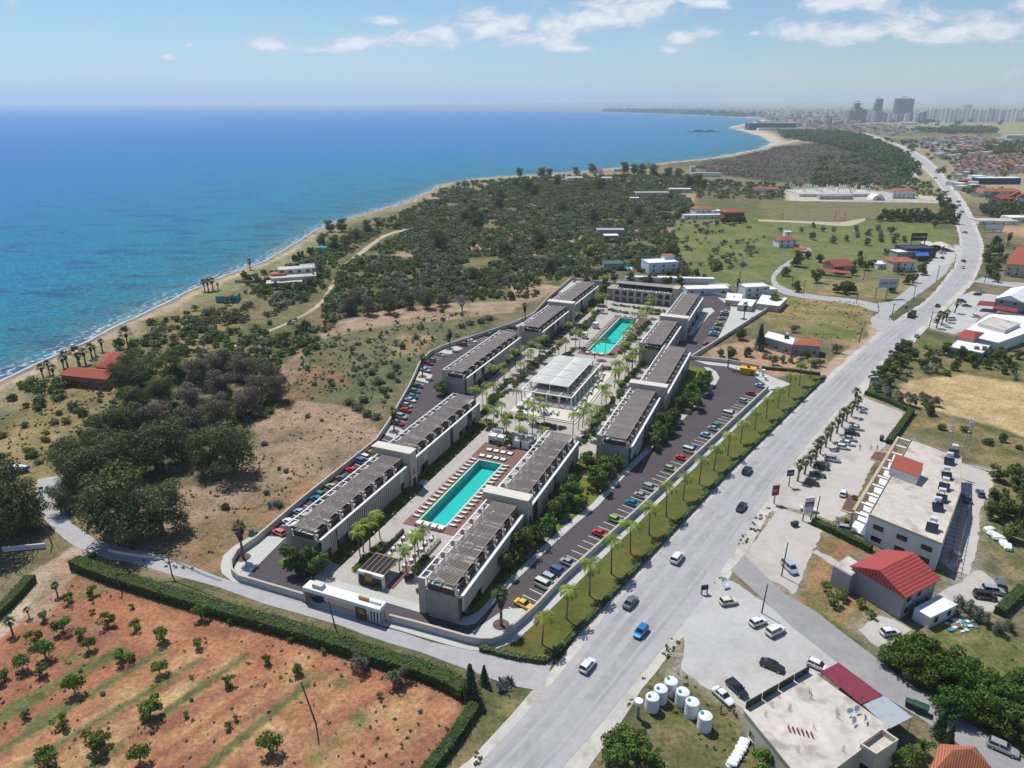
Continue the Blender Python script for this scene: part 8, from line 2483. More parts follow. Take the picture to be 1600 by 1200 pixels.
CIT = [(107, 942, .8), (67, 970, .75), (100, 988, 1.15), (126, 997, .9), (167, 978, 1.05), (139, 1016, .9), (54, 1007, 1), (71, 1027, 1.2), (37, 1048, 1.1), (67, 1056, .9), (211, 984, .8), (257, 1000, 1.15), (314, 966, 1.1), (310, 1012, .7), (191, 1035, 1.05), (250, 1052, 1.0), (117, 1082, 1.2), (359, 1072, .8), (235, 1122, 1.5), (155, 1170, 1.5), (97, 1136, .9), (220, 1190, 1.1), (40, 1122, .6), (75, 1199, 1.3), (145, 930, .8), (2, 1065, 1.0),
       (292, 1120, .4), (356, 1138, .5), (300, 1060, .3), (419, 1036, .7), (422, 1174, 1.3), (455, 1003, .5), (505, 1021, .4), (594, 1090, .4), (144, 959, .4), (207, 950, .45), (240, 932, .35), (362, 975, .5), (370, 1125, .4)]
for x, y, s in CIT:
 plant(CITS, at(x, y), s * .98, 'bright green fruit tree on the red earth of the orchard' if s > .65 else 'tiny young fruit tree on the red earth of the orchard', 'fruit trees of the red orchard' if s > .65 else 'young trees of the red orchard')
for x, y, s in ((465, 1052, .85), (207, 1030, .6)):
 plant([LIMES[0]], at(x, y), s * .55, 'loose yellowish green shrub tree among the orchard grass', 'yellowish shrub trees of the orchard')
plant(OLIVES, at(565, 1046), 1.0, 'grey green olive tree in the orchard, left one of two near the hedge')
plant(OLIVES, at(622, 1067), 1.1, 'grey green olive tree in the orchard, right one of two near the hedge')
for x, y, s, w_ in ((20, 990, .75, 'largest one with drooping leaves'), (90, 930, .55, 'beside the pale track'), (46, 965, .45, 'smallest one')):
 plant(STUMPY, at(x, y), s, 'young fan palm at the left edge of the orchard, %s' % w_)
for x, y, s in ((656, 1113, .35), (300, 1095, .3), (160, 1085, .4), (205, 1025, .5), (125, 1050, .3)):
 shrub(SHR_G, at(x, y), s, 'low grey weed clump on the orchard soil', 'weed clumps of the orchard')
def flowers(t, o):
 L_ = Leaves(55)
 M_ = Leaves(56)
 for f_, W_ in ((M_, 0), (L_, 1)):
  for seg in (((310, 955), (360, 968)) if W_ else ((255, 935), (300, 948)), ((380, 975), (420, 985)) if W_ else ((425, 988), (455, 996)), ((245, 930), (258, 934)) if W_ else ((462, 996), (490, 1004)), ((650, 1045), (660, 1048)) if W_ else ((655, 1048), (700, 1062))):
   a, b = at(*seg[0]), at(*seg[1])
   n_ = int((b - a).length * 22)
   tt = L_.r.rand(n_)
   p = np.stack([a.x + (b.x - a.x) * tt - o.x + L_.r.normal(size=n_) * .6, a.y + (b.y - a.y) * tt - o.y + .9 + L_.r.normal(size=n_) * .7, 1.5 + 1.0 * L_.r.rand(n_)], 1)
   nr = L_.r.normal(size=(n_, 3)) + np.array((0, 0, 1.2))
   nr /= np.linalg.norm(nr, axis=1)[:, None]
   f_.points(p, nr, .26)
 link('pink_blossom', M_.mesh('blossom', 'pink_flower'), t)
 link('white_blossom', L_.mesh('blossom', 'white_flower'), t)
hedge_along('hedge', ats([(118, 884), (180, 908), (250, 930), (330, 954), (420, 980), (480, 997), (540, 1016), (600, 1036), (660, 1054), (700, 1071), (728, 1088)]), 3.2, 2.3, 'hedge_leaf', 'long dark green hedge with pink and white blossom between lane and orchard', 46, .4, None, 2, flowers)
hedge_along('hedge', ats([(742, 1108), (715, 1150), (665, 1215)]), 2.2, 1.7, 'hedge_leaf', 'clipped green hedge running down to the bottom edge beside the orchard', 46, .34, None, 3)
hedge_along('hedge', ats([(-15, 975), (20, 942), (50, 908)]), 2.4, 1.9, 'hedge_leaf', 'clipped hedge beside the pale track at the left edge', 46, .34, None, 4)
hedge_along('hedge', ats([(1388, 694), (1420, 650), (1424, 645)]), 2.0, 1.8, 'hedge_leaf', 'clipped hedge on the right of the hotel car park', 46, .34, None, 5)
hedge_along('hedge', ats([(1422, 645), (1390, 629), (1352, 616)]), 1.8, 1.5, 'hedge_leaf', 'clipped hedge along the top of the hotel car park', 46, .34, None, 6)
hedge_along('hedge', ats([(1270, 818), (1300, 832), (1360, 862)]), 2.0, 1.7, 'hedge_leaf', 'thick clipped hedge between the concrete apron and the hotel', 46, .34, None, 7)
hedge_along('hedge', ats([(1560, 962), (1597, 925)]), 2.2, 1.9, 'hedge_leaf', 'clipped hedge at the far right edge beside the parked off roaders', 46, .34, None, 8)
hedge_along('hedge', ats([(150, 868), (115, 884)]), 1.5, .8, 'hedge_leaf', 'low scruffy hedge end at the bend of the lane', 40, .34, None, 9)
plant([CYP], at(738, 1092), 1.05, 'tall dark cypress at the corner of the orchard hedge')
plant([CYP], at(757, 1068), .6, 'small cypress beside the tall one at the hedge corner')
for x, y, s, lb in ((790, 1074, 1.1, 'blue grey agave clump beside the side road mouth'), (430, 792, 1.2, 'blue grey agave clump outside the seaward wall'), (397, 835, .8, 'small agave clump beside the corner fan palm'), (485, 515, 1.6, 'wide agave clump at the edge of the grey field'), (470, 522, 1.5, 'agave patch left of the wide clump in the grey field')):
 o = link('agave', AGAVE, None, at(x, y), rnd.uniform(0, 6))
 o.scale = (s, s, s)
 tag(o, lb, 'agave')
RD = [remat(m, 'reed_leaf') for m in SHR[:2]]
for k, (x, y, s) in enumerate([(560, 640, 1.4), (575, 650, 1.3), (588, 655, 1.2), (545, 632, 1.2), (570, 628, 1.3), (590, 600, 1.4), (610, 590, 1.3), (565, 600, 1.2), (580, 585, 1.2), (620, 575, 1.1), (750, 505, 1.4), (765, 500, 1.4), (735, 508, 1.3), (720, 512, 1.2), (600, 612, 1.2)]):
 shrub(RD, at(x, y), (s * 1.2, s * 1.2, s), 'pale green reed clump between the seaward wall and the field', 'reed clumps outside the seaward wall')
for k, (x, y, s) in enumerate([(352, 795, .9), (470, 540, 1.8), (495, 545, 1.7), (480, 552, 1.5), (630, 545, 1.3), (650, 530, 1.1), (618, 495, 1.4), (690, 488, 1.2), (300, 520, 1.8), (325, 535, 2.1), (115, 640, 1.6), (130, 650, 1.4), (60, 640, 1.3), (20, 625, 1.4), (45, 610, 1.4), (90, 605, 1.5)]):
 shrub(SHR, at(x, y), s, 'large round green shrub standing clear in the open field', 'large round shrubs in the open field')
for k, (x, y, s) in enumerate([(35, 606, 1.6), (52, 601, 1.7), (68, 604, 1.6), (88, 602, 1.8), (105, 604, 1.7), (122, 603, 1.6), (140, 605, 1.4), (60, 612, 1.5), (158, 604, 1.2)]):
 shrub(SHR, at(x, y), (s, s, s), 'big dark green shrub in the mass in front of the red tiled beach house', 'shrubs in front of the beach house')
for x, y, s in ((68, 592, 1), (85, 592, 1), (100, 578, 1), (106, 574, 1.2), (126, 573, .9), (134, 569, 1), (144, 560, 1.1), (160, 549, .9), (78, 585, .9), (150, 556, .8), (391, 421, 1.1), (320, 455, 1.1), (326, 455, 1.2), (333, 454, 1.3), (341, 453, .7)):
 plant(STUMPY, at(x, y), s * 1.1, 'fan palm on the beach behind the sand' if x < 300 else 'fan palm of the small group further along the beach', 'fan palms by the beach house' if x < 300 else 'fan palms further along the beach')
plant(DATES, at(201, 546), 1.25, 'large feathery date palm above the red tiled beach house')
plant(DATES, at(123, 572), 1.1, 'large date palm in front of the red tiled beach house')
for k, (x, y) in enumerate([(1246, 752), (1257, 741), (1266, 728), (1274, 719), (1281, 709), (1290, 699), (1297, 689), (1307, 677), (1315, 667), (1322, 659), (1330, 651), (1339, 641), (1335, 634)]):
 plant(STUMPY, at(x, y), rnd.uniform(.95, 1.15), '%s fan palm from the entrance in the hotel palm row' % ORD[k], 'fan palms of the hotel car park')
for k, (x, y) in enumerate([(1463, 513), (1470, 509), (1478, 503), (1466, 505), (1491, 489)]):
 plant(STUMPY, at(x, y), 1.15, '%s fan palm from the road in the shop forecourt group' % ORD[k], 'fan palms of the shop forecourt')
for x, y in ((1572, 388), (1576, 386)):
 plant(FANS, at(x, y), 1.2, 'tall fan palm beside the cream building at the right edge', 'tall fan palms at the right edge')
for x, y, s in ((1395, 1040, .9), (1424, 1056, 1), (1455, 1072, 1), (1485, 1080, 1), (1508, 1066, .95), (1440, 1032, .95), (1475, 1048, 1), (1415, 1022, .8), (1512, 1118, 1), (1545, 1134, 1), (1580, 1152, 1), (1532, 1094, 1), (1566, 1108, 1), (1602, 1124, 1), (1478, 1118, .85), (1605, 1090, .9)):
 plant(FICUS, at(x, y), s * .95, 'dense dark evergreen tree in the thick belt beside the back lane', 'evergreen trees of the back lane belt')
for x, y, s in ((1465, 1150, .8), (1480, 1165, .6)):
 plant([CYP], at(x, y), s, 'loose conifer on the corner between back lane and concrete building', 'conifers at the back lane corner')
for x, y, s in ((958, 1172, 1.2), (975, 1160, 1.1), (990, 1185, 1.2), (1010, 1178, 1.1), (1025, 1195, 1), (965, 1195, 1.1), (945, 1190, .9), (1000, 1160, .8), (1190, 1200, 1.2), (1205, 1192, 1.0), (1430, 1190, 1.1), (1410, 1200, 1.2), (1445, 1180, .9)):
 plant(CITS, at(x, y), s, 'leafy garden tree at the bottom edge of the yards', 'garden trees at the bottom edge')
for x, y, s in ((1303, 945, 1.0), (1315, 935, .9), (1290, 925, .8), (1345, 948, .7), (1360, 965, .6), (1335, 782, .5), (1322, 818, .55)):
 plant(CITS, at(x, y), s, 'small garden tree on the red plot of the red roofed house' if y > 900 else 'little tree in a hotel planting bed', 'garden trees of the red roofed house' if y > 900 else 'little trees in the hotel beds')
for x, y, s in ((1384, 622, 1.2), (1402, 628, 1.3), (1421, 634, 1.3), (1440, 632, 1.3), (1458, 634, 1.2), (1452, 648, 1.0), (1370, 612, 1.1)):
 plant(OLIVES, at(x, y), s, 'grey green bushy tree above the hotel car park hedge', 'grey bushy trees above the hotel car park')
for x, y, s in ((1500, 950, .9), (1512, 958, 1), (1525, 968, 1), (1540, 975, .9), (1560, 990, .9), (1575, 985, .8), (1495, 962, .7)):
 plant(OLIVES, at(x, y), s * .85, 'grey green tree beside the rubble heap', 'grey trees beside the rubble heap')
for x, y, s in ((1560, 750, 1.1), (1585, 750, 1), (1556, 792, 1.1), (1568, 806, 1.2), (1592, 814, 1.1), (1578, 842, 1.1), (1602, 836, 1), (1590, 765, 1), (1548, 810, .9), (1600, 790, 1), (1452, 647, .9), (1565, 690, .6)):
 plant(DARKS, at(x, y), s, 'dark bushy tree behind the hotel yard', 'dark bushy trees behind the hotel yard')
for x, y, s in ((1415, 548, 1.2), (1405, 557, 1.2), (1395, 567, 1.2), (1385, 577, 1.1), (1375, 588, 1.1), (1366, 598, 1), (1422, 562, 1.1), (1410, 573, 1.1), (1398, 588, 1.1), (1386, 603, 1), (1480, 555, 1.1), (1500, 560, 1.1), (1515, 566, 1), (1530, 560, 1.1), (1550, 565, 1.1), (1570, 572, 1), (1450, 560, .9), (1462, 572, .9), (1590, 560, 1), (1440, 575, .9), (1560, 556, 1), (1490, 578, .9), (1540, 575, .9)):
 plant(DARKS, at(x, y), s, 'bushy green tree on the right verge of the main road' if x < 1430 else 'bushy garden tree below the veranda of the restaurant', 'bushy trees on the right verge' if x < 1430 else 'bushy trees below the restaurant')
for x, y, s in ((1548, 398, 1.7), (1560, 398, 1.7), (1545, 415, 1.5), (1558, 422, 1.5), (1546, 432, 1.3), (1554, 440, 1.2), (1565, 410, 1.4), (1540, 405, 1.3), (1554, 385, 1.6)):
 plant(DARKS, at(x, y), s * 1.05, 'tall dark tree in the clump beside the far bend of the main road', 'tall dark trees at the far bend')
for k in range(16):
 plant(DARKS, at(1533 + k * 5.2, 330 + (k * 7 % 12)), 1.6, 'dark tree in the belt below the red roofed village', 'dark trees below the village')
for x, y, s in ((1219, 362, 1), (1252, 362, 1), (1271, 356, 1.1), (1286, 362, 1.2), (1302, 362, 1), (1270, 375, 1.6), (1301, 380, 1.4), (1321, 376, 1.4), (1337, 361, 1.3), (1339, 371, 1.2), (1356, 368, 1.5), (1371, 360, 1.4), (1375, 370, 1.5), (1375, 378, 1.5), (1392, 366, 1.6), (1400, 374, 1.6), (1355, 383, 1.4), (1460, 356, 1.7), (1412, 378, 1.2), (1395, 380, 1.3)):
 plant(OLIVES, at(x, y), s * 1.1, 'round olive tree scattered in the green field behind the workshop', 'olive trees of the green field')
for x, y, s in ((1244, 416, 2), (1225, 431, 1.4), (1280, 410, 1.3), (1275, 442, 1.6), (1245, 456, 1.2), (1392, 457, 1.3), (1417, 444, 1.2), (1426, 441, 1.1), (1440, 429, 1.5), (1342, 402, .9), (1385, 399, 1), (1262, 404, 1.1), (1331, 421, 1.2), (1343, 417, 1.3), (1352, 422, 1.2), (1361, 417, 1.2), (1405, 428, 1), (1210, 478, 1.3), (1332, 430, 1.1), (1245, 392, 1.1), (1310, 428, 1.0)):
 plant(DARKS, at(x, y), s, 'dark bushy tree around the field lane houses', 'bushy trees around the field lane')
for k, (dx, dy, s) in enumerate([(-12, 0, 1.2), (-4, 2, 1.3), (4, 1, 1.4), (12, 1, 1.2), (0, -3, 1.3)]):
 plant(DARKS, at(1321 + dx, 457 + dy), s, 'dark shrub tree in the wide clump on the dry grass left of the billboard', 'shrub trees in the wide clump')
for k in range(18):
 plant(DARKS, at(1372 + k * 6.6, 346 - (k * 5 % 7) * .5 + k * .15), 1.4 + .5 * (k % 3), 'dark tree in the row along the far side of the green field', 'trees along the far side of the green field')
for k, (x, y) in enumerate([(1472, 325), (1478, 333), (1484, 342), (1490, 350), (1468, 318), (1480, 322), (1486, 333), (1474, 342)]):
 plant(DARKS, at(x, y), 1.9, 'big dark tree beside the far straight of the main road', 'big trees beside the far straight')
for x, y, s, kd in ((1126, 556, .7, 0), (1143, 560, .9, 0), (1157, 530, 1.2, 0), (1167, 557, .9, 0), (1187, 547, 1.5, 1), (1208, 570, 1.1, 2), (1222, 566, .9, 2), (1236, 566, .9, 2), (1250, 572, 1.1, 2), (1268, 572, 1.3, 2), (1281, 572, .9, 2), (1306, 551, 1.1, 2), (1241, 519, 1.1, 2), (1260, 560, .8, 0), (1195, 560, .8, 2)):
 plant([DARKS[0]] if kd == 0 else ([CYP] if kd == 1 else OLIVES), at(x, y), s, ['dark green tree on the orange soil by the farmhouse', 'tall pointed conifer at the left end of the farmhouse', 'grey olive tree around the grey farmhouse'][kd], ['dark trees on the orange soil', None, 'olive trees around the farmhouse'][kd])
for x, y, s in ((1062, 446, 1.2), (1070, 438, 1.2), (1036, 446, 1.1), (1045, 446, 1), (1024, 440, 1), (985, 440, 1.3), (1005, 446, 1.1), (960, 440, 1), (915, 445, 1), (945, 445, .9), (1088, 432, 1.1), (1100, 440, .9), (1015, 442, 1.1), (930, 440, 1.0)):
 plant(DARKS, at(x, y), s, 'dark garden tree around the pale blue villa behind the resort', 'garden trees around the pale blue villa')
for k, (x, y) in enumerate([(998, 424), (1003, 426)]):
 o = shrub([remat(SHR[1], 'magenta_flower')] if k == 0 else [bpy.data.meshes['shrub']], at(x, y), 1.5, 'magenta flowering bush beside the pale blue villa', 'magenta bushes by the villa')
for x, y, s in ((1148, 348, 1.3), (1130, 349, 1.2), (1138, 350, 1.4), (1156, 349, 1.2), (1162, 347, 1.1), (1120, 352, 1), (1065, 338, 1.6), (1072, 334, 1.6), (1058, 342, 1.4), (1010, 352, 1.7), (985, 352, 1.5), (1040, 345, 1.4)):
 plant(DARKS, at(x, y), s, 'dark tree around the villas at the edge of the scrub', 'dark trees around the scrub villas')
for x, y, s in ((430, 452, 1), (448, 455, 1.1), (470, 456, 1.1), (488, 450, 1.2), (496, 440, 1.2), (415, 455, .9), (500, 425, 1.1), (392, 440, .9), (383, 436, 1), (470, 405, 1.2), (485, 400, 1.2), (460, 408, 1)):
 plant(DARKS, at(x, y), s, 'dark garden tree around the white beach villa', 'garden trees of the beach villa')
q = scatter([(1085, 262), (1150, 246), (1215, 230), (1330, 220), (1395, 234), (1425, 265), (1425, 285), (1240, 286), (1130, 273)], 9, 906, .75, 60, .36)
o = merge('heath_bushes', q, rs_.uniform(2, 5.5, len(q)), 906, 'gum_leaf_brown', 24, 1.4, .4)
o['label'] = 'dark low heath covering the flat ground by the bay'
for k, (px, sp, cv, sz0, th) in enumerate([([(1215, 206), (1300, 205), (1350, 213), (1395, 232), (1425, 250), (1436, 275), (1400, 268), (1345, 240), (1290, 226), (1225, 216)], 13, .85, 15, .3), ([(1270, 245), (1400, 245), (1432, 280), (1420, 292), (1270, 290)], 14, .55, 11, .42),
                                         ([(1420, 205), (1500, 201), (1555, 204), (1555, 208), (1480, 210)], 22, .9, 24, .3), ([(1535, 226), (1620, 222), (1620, 240), (1540, 238)], 20, .7, 20, .4), ([(1380, 218), (1480, 228), (1480, 240), (1420, 238)], 20, .5, 17, .42), ([(1480, 240), (1560, 236), (1600, 238), (1600, 241), (1490, 244)], 12, .8, 14, .3),
                                         ([(940, 174.5), (1000, 176.5), (1080, 179.5), (1160, 183.5), (1180, 182), (1080, 176), (950, 173)], 60, .8, 60, .25), ([(1180, 192), (1230, 196), (1240, 204), (1190, 204)], 24, .6, 20, .4), ([(1540, 320), (1620, 315), (1620, 345), (1560, 345)], 8, .7, 9, .4), ([(1480, 285), (1535, 280), (1600, 300), (1600, 318), (1530, 330), (1500, 300)], 13, .3, 11, .45), ([(1430, 240), (1500, 250), (1600, 245), (1620, 280), (1480, 290), (1450, 265)], 17, .22, 12, .4), ([(1000, 168), (1600, 166), (1620, 200), (1300, 200), (1200, 185)], 130, .35, 34, .4)]):
 q = scatter(px, sp, 1200 + k, cv, 60 if k != 6 else 900, th)
 if len(q):
  o = merge('tree_belt', q, rs_.uniform(.7, 1.15, len(q)) * sz0, 60 + k, 'scrub_leaf', 60, 1.0, .7)
  o['label'] = 'far dark belt of trees reading as one mass'
for nm, px, sp, cv, th, s0, m, sd in (('orchard_weeds', [(60, 940), (118, 905), (300, 960), (480, 1015), (700, 1085), (715, 1130), (640, 1230), (-40, 1230), (-40, 1020)], 1.9, .5, .5, .62, 'reed_leaf', 1), ('field_tufts', [(130, 850), (380, 725), (450, 640), (560, 650), (590, 690), (440, 805), (340, 895), (240, 885)], 1.9, .6, .48, .8, 'reed_leaf', 2), ('yard_weeds', [(930, 1205), (985, 1090), (1060, 1050), (1150, 1110), (1230, 1205)], 1.3, .5, .45, .7, 'grass_blade', 3), ('field_tufts', [(410, 610), (520, 515), (700, 490), (790, 490), (640, 590), (612, 645), (480, 625)], 2.2, .6, .42, 1.1, 'reed_leaf', 4),
                                  ('meadow_tufts', [(1205, 470), (1330, 470), (1370, 490), (1335, 540), (1190, 510)], 2.4, .5, .45, .9, 'reed_leaf', 5), ('meadow_tufts', [(1390, 1000), (1450, 960), (1600, 1010), (1600, 1100), (1500, 1080)], 1.5, .5, .45, .8, 'grass_blade', 6), ('verge_weeds', [(735, 1165), (790, 1080), (830, 1090), (735, 1210)], 1.0, .6, .4, .8, 'grass_blade', 7), ('verge_weeds', [(1125, 865), (1205, 785), (1212, 800), (1145, 882)], 1.0, .6, .4, .8, 'grass_blade', 8), ('verge_weeds', [(1010, 1000), (1045, 975), (1075, 985), (1030, 1050), (1000, 1080)], 1.0, .6, .4, .9, 'grass_blade', 9), ('verge_weeds', [(1085, 925), (1105, 898), (1140, 905), (1120, 935)], 1.0, .6, .4, .8, 'grass_blade', 10), ('left_tufts', [(0, 650), (170, 600), (220, 640), (100, 760), (0, 800)], 2.0, .6, .42, 1.0, 'reed_leaf', 11)):
 q = scatter(px, sp, 1500 + sd, cv, 9, th)
 if len(q):
  o = merge(nm.replace('left', 'field'), q, rs_.uniform(.5, 1.4, len(q)) * s0, 300 + sd, m, 28, 1.3, .45)
  o['label'] = 'low weeds and grass tufts scattered over the open ground'
# ================================================================== VILLAGE AND TOWN
pm('far_white', (0.62, 0.62, 0.61), .85, .05, .2, coords='World', objrand=.12)
pm('far_cream', (0.50, 0.45, 0.37), .85, .08, .2, coords='World', objrand=.2)
pm('far_grey', (0.30, 0.32, 0.35), .85, .08, .2, coords='World', objrand=.25)
pm('far_tile', (0.34, 0.15, 0.11), .9, .12, .2, coords='World', objrand=.2)
def tower_mat(name, wallc, winc, sx, sz):
 m, b = new_mat(name, .5, .4)
 n, l = nt(m)
 tc = n.new('ShaderNodeTexCoord')
 sp_ = n.new('ShaderNodeSeparateXYZ')
 l.new(tc.outputs['Object'], sp_.inputs[0])
 a = math_(n, l, 'GREATER_THAN', math_(n, l, 'FRACT', math_(n, l, 'MULTIPLY', sp_.outputs[2], 1 / sz)), .45)
 h = math_(n, l, 'GREATER_THAN', math_(n, l, 'FRACT', math_(n, l, 'MULTIPLY', math_(n, l, 'ADD', sp_.outputs[0], sp_.outputs[1]), 1 / sx)), .4)
 l.new(mix(n, l, wallc, winc, math_(n, l, 'MULTIPLY', a, h)), b.inputs['Base Color'])
 return m
tower_mat('tower_white', (0.80, 0.80, 0.80), (0.34, 0.37, 0.42), 7, 3.2)
tower_mat('tower_grey', (0.30, 0.32, 0.34), (0.12, 0.13, 0.15), 6, 3.4)
tower_mat('tower_glass', (0.06, 0.10, 0.14), (0.03, 0.05, 0.08), 8, 4)
TW = MB().prism([(-1, -1), (1, -1), (1, -.3), (1.15, -.3), (1.15, .3), (1, .3), (1, 1), (-1, 1), (-1, .3), (-1.15, .3), (-1.15, -.3), (-1, -.3)], 0, 1).box(-.4, .4, -.4, .4, 1.0, 1.06)
def tower(px, base, top, wpx, m, label, group=None, depth=.7, name='apartment_tower', shape=None):
 p = at(px, base)
 dist_ = p.length
 c, s = math.cos(PITCH), math.sin(PITCH)
 dep = p.y * c + CAM_H * s
 h = (base - top) / FPX * dep
 w = wpx / FPX * dep
 mb = MB()
 src = shape or TW
 mb.v = [(x * w / 2.3, y * w / 2.3 * depth, z * h) for x, y, z in src.v]
 mb.f, mb.m = list(src.f), list(src.m)
 t = thing(name, label, 'tower', p, R(rnd.uniform(-8, 8)), group)
 part('wall', mb, m, t)
 part('roof_room', MB().box(-w * .12, w * .12, -w * .1, w * .1, h * 1.065, h * 1.1), m, t)
 return t
k = 0
for x in np.arange(1446, 1606, 6.4):
 tower(x + rnd.uniform(-1, 1), 190.5 + rnd.uniform(-1, .5), 171.5 + rnd.uniform(-.8, 2.0), rnd.uniform(5.2, 6.4), 'tower_white', '%s white apartment tower from the left in the long skyline row' % ORD[k], 'white apartment towers of the skyline')
 k += 1
for x in np.arange(1350, 1446, 6.6):
 tower(x + rnd.uniform(-1, 1), 190 + rnd.uniform(-1, 1), 177.5 + rnd.uniform(-2, 2), rnd.uniform(5, 7), rnd.choice(['tower_white', 'tower_grey']), 'mid height apartment block in front of the tall dark towers', 'mid height blocks of the skyline')
CURV = MB()
vs, fs = [], []
for i in range(9):
 z = i / 8
 x0, x1 = -1 + .55 * z ** 2.2, 1.15 - .15 * z
 vs += [(x0, -1, z), (x1, -1, z), (x1, 1, z), (x0, 1, z)]
for i in range(8):
 for j in range(4):
  fs.append((i * 4 + j, i * 4 + (j + 1) % 4, i * 4 + 4 + (j + 1) % 4, i * 4 + 4 + j))
fs += [(3, 2, 1, 0), (32, 33, 34, 35)]
CURV.add(vs, fs)
tower(1368, 184, 156.5, 13, 'tower_glass', 'dark curved glass tower, narrower left one of the two tallest', shape=CURV, name='glass_tower')
TWO = MB().box(-1, .1, -1, 1, 0, 1).box(.103, 1.1, -.8, .8, 0, .985).box(.6, .7, -.1, .1, .985, 1.05)
tower(1408, 184, 156, 29, 'tower_glass', 'wide dark glass double tower, the tallest on the skyline', depth=.4, shape=TWO, name='glass_tower')
STEP = MB().box(-1.1, -.45, -1, 1, 0, .62).box(-.447, .45, -1, 1, 0, .78).box(.453, 1.1, -1, 1, 0, .68).box(-.25, .25, -.4, .4, .78, 1).box(-.5, .5, -.6, .6, .93, .95)
tower(1335, 192, 163, 29, 'tower_grey', 'grey stepped tower block under construction at the left of the skyline', shape=STEP, depth=.6, name='apartment_tower')
tower(1511, 174, 164.5, 12, 'tower_grey', 'grey unfinished block rising behind the white tower row', name='apartment_tower')
tower(1322, 186, 175, 8, 'tower_grey', 'small grey block beside the stepped tower', name='apartment_tower')
t = thing('hotel', 'long dark hotel block on the far headland beach', 'building', at(1203, 203))
part('wall', MB().box(-95, 95, -30, 30, 0, 26), 'tower_glass', t)
part('roof', MB().box(-98, 98, -32, 32, 26, 28), 'far_grey', t)
part('front_wing', MB().box(-70, 120, -75, -45, 0, 9), 'far_white', t)
for x, y, w, d, h, m, lb in ((1240, 197, 70, 30, 16, 'far_white', 'white hotel wing right of the dark headland hotel'), (1270, 192, 60, 40, 18, 'far_grey', 'grey flat block between headland hotel and stepped tower'), (1418, 195, 90, 26, 9, 'far_white', 'long low white shed in the meadow below the skyline'), (1583, 216, 60, 30, 9, 'far_white', 'pale blue white farm building in the far right meadow')):
 t = thing('building', lb, 'building', at(x, y))
 part('wall', MB().box(-w / 2, w / 2, -d / 2, d / 2, 0, h), m, t)
 part('roof', MB().box(-w / 2 - .5, w / 2 + .5, -d / 2 - .5, d / 2 + .5, h, h + 1), 'white_roof', t)
for x, w_, lb in ((1091, 42, 'left one of two small dark jetties in the bay'), (1110, 34, 'right one of two small dark jetties in the bay')):
 t = thing('jetty', lb, 'jetty', at(x, 205.5, .8), 0, 'jetties in the bay')
 part('deck', MB().box(-w_, w_, -9, 9, 0, 1.5), 'far_grey', t)
 part('hut', MB().box(-w_ * .4, w_ * .4, -5, 5, 1.5, 6), 'slat_brown', t)
hw = {m: MB().box(-.5, .5, -.5, .5, 0, 1).mesh('wall', m) for m in ('far_white', 'far_cream', 'far_grey')}
hg = MB().add([(-.55, -.55, 1), (.55, -.55, 1), (.55, .55, 1), (-.55, .55, 1), (-.55, 0, 1.45), (.55, 0, 1.45)], [(0, 1, 5, 4), (2, 3, 4, 5), (1, 2, 5), (3, 0, 4), (0, 3, 2, 1)]).mesh('roof', 'far_tile')
hf = MB().box(-.52, .52, -.52, .52, 1.0, 1.06).mesh('roof', 'far_white')
def small_house(p, w, d, h, rz, m, tiled, label, group, nm='village_house'):
 t = thing(nm, label, 'house', (p[0], p[1], 0), rz, group)
 t.scale = (w, d, h)
 link('wall', hw[m], t)
 link('roof', hg if tiled else hf, t)
def village(px, sp, n_, seed, w, h, tiled, label, group, rot=.6):
 q = scatter(px, sp, seed, 1, 40, .0)
 r = random.Random(seed)
 kept = []
 for p in q:
  if all((p[0] - a[0]) ** 2 + (p[1] - a[1]) ** 2 > (w * 1.15) ** 2 for a in kept):
   kept.append(p)
  if len(kept) >= n_:
   break
 for p in kept:
  small_house(p, w * r.uniform(.8, 1.3), w * r.uniform(.7, 1.0), h * r.uniform(.8, 1.25), rot + r.uniform(-.15, .15), r.choice(['far_white', 'far_white', 'far_cream']), r.random() < tiled, label, group)
village([(1484, 280), (1492, 262), (1508, 250), (1522, 250), (1520, 280)], 10, 36, 21, 9, 6, .9, 'reddish roofed terrace house nearest the far main road', 'terrace houses of the village')
village([(1527, 250), (1610, 244), (1620, 272), (1530, 274)], 10, 74, 22, 10, 6.5, .85, 'red brown roofed village house in the big cluster at the right', 'village houses of the right cluster')
village([(1487, 240), (1520, 246), (1560, 242), (1530, 236), (1480, 234)], 14, 16, 23, 13, 6, .4, 'pale house in the strip beyond the village', 'pale houses beyond the village')
village([(1430, 218), (1530, 214), (1590, 222), (1580, 234), (1500, 233), (1440, 226)], 16, 80, 24, 14, 6, .5, 'small pale house scattered on the plain beyond the road', 'small houses of the plain')
village([(1260, 197), (1380, 196), (1450, 206), (1400, 214), (1330, 206), (1270, 204)], 24, 84, 25, 17, 8, .75, 'orange roofed suburban house below the skyline', 'suburban houses below the skyline')
village([(1480, 290), (1520, 284), (1535, 300), (1530, 312), (1505, 300)], 12, 8, 26, 11, 5, .5, 'house or stall beside the far straight of the main road', 'houses beside the far straight')
village([(1440, 232), (1470, 232), (1500, 244), (1480, 256), (1455, 244)], 14, 16, 27, 14, 6, .3, 'roadside building beyond the distant road bend', 'roadside buildings of the distant bend')
gable('long house with two orange tiled roofs at the edge of the dark trees', rect(1558, 306, 44, 14, 2), 6, 2.6, 'cream_wall', 'tile_orange', [(0, 6)], .8, .1)
gable('house with a red tiled roof in front of the long orange roofed house', rect(1563, 318, 20, 14, 20), 6, 3.2, 'grey_wall', 'tile_red', [(0, 3)], .8, 0)
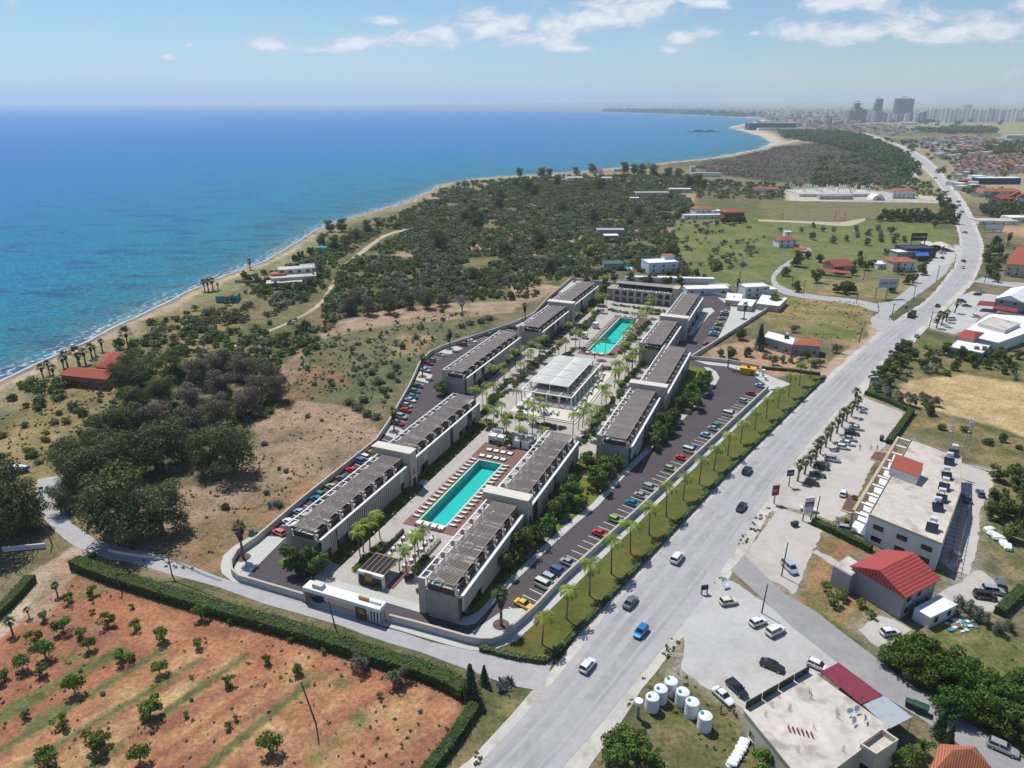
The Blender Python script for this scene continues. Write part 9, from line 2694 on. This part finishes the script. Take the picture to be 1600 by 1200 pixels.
gable('steep white gabled house at the right edge, left one of two', rect(1587, 318, 11, 14, 60), 8, 5, 'white_wall', 'tile_red', [(0, 2)], .6, 0)
gable('steep white gabled house at the right edge, right one of two', rect(1598, 320, 11, 14, 60), 8, 5, 'white_wall', 'tile_orange', [(0, 2)], .6, 0)
pbuild('long dark blue glazed building below the village', rect(1555, 287, 56, 16, 0), 8, 'navy_wall', 'white_roof', [(0, 6)], 0, .2)
pbuild('white and blue shop building beside the red awning', rect(1525, 285, 18, 14, 0), 9, 'blue_wall', 'white_roof', [(0, 3)], 0, .2, 'shop')
gable('small building with a bright red awning roof beside the far road', rect(1508, 287, 14, 10, 0), 4.5, 1.6, 'brick_red_wall', 'red_sheet', [], .4, .2, 'shop', 'building')
pbuild('pale flat roofed ranch wall building right of the far bend', rect(1552, 349, 34, 16, -4), 3.2, 'white_wall', 'roof_concrete', [(0, 4)], 0, .2)
pbuild('white flat roofed house at the right edge above the poster board', rect(1590, 346, 24, 14, 4), 4.5, 'white_wall', 'white_roof', [(0, 3)], 0, .2, 'house', 'house')
q = scatter([(1000, 170), (1180, 168), (1350, 168), (1600, 168), (1610, 182), (1440, 184), (1330, 194), (1240, 200), (1215, 190), (1170, 181), (1090, 176), (1010, 173)], 52, 31, .8, 500, .33)
dd = np.hypot(q[:, 0], q[:, 1])
q = q[np.argsort(dd)]
rr = random.Random(3)
for p in q[:240]:
 h_ = rr.choice([7, 9, 12, 15, 22])
 small_house(p, rr.uniform(14, 30), rr.uniform(14, 26), h_, rr.uniform(0, 1.5), rr.choice(['far_white', 'far_white', 'far_cream', 'far_grey']), rr.random() < .25, 'small pale town building on the plain left of and behind the towers', 'pale buildings of the far town', 'town_building')
mb = MB()
far_ = q[240:]
if len(far_) > 2600:
 far_ = far_[np.random.RandomState(2).permutation(len(far_))[:2600]]
for p in far_:
 w, d, h_ = rr.uniform(16, 34), rr.uniform(16, 30), rr.choice([7, 10, 13, 18, 26])
 mb.box(p[0] - w / 2, p[0] + w / 2, p[1] - d / 2, p[1] + d / 2, 0, h_, rr.choice([0, 0, 1, 2]))
o = structure('town_houses', mb, ['far_white', 'far_cream', 'far_grey'], 'stuff')
o['label'] = 'mass of distant town houses on the plain'
for t in PARK:
 for c in list(t.children):
  bpy.data.objects.remove(c)
 bpy.data.objects.remove(t)
# ================================================================== HAZE
hm = bpy.data.materials.new('haze_air')
hm.use_nodes = True
n, l = nt(hm)
n.remove(n['Principled BSDF'])
pv = n.new('ShaderNodeVolumePrincipled')
pv.inputs['Color'].default_value = (0.74, 0.87, 1.0, 1)
pv.inputs['Density'].default_value = 0.000075
pv.inputs['Anisotropy'].default_value = 0.1
l.new(pv.outputs[0], n['Material Output'].inputs['Volume'])
hz = MB().box(-34000, 40000, -330, 43000, -8, 420)
structure('haze', hz, hm, 'stuff')
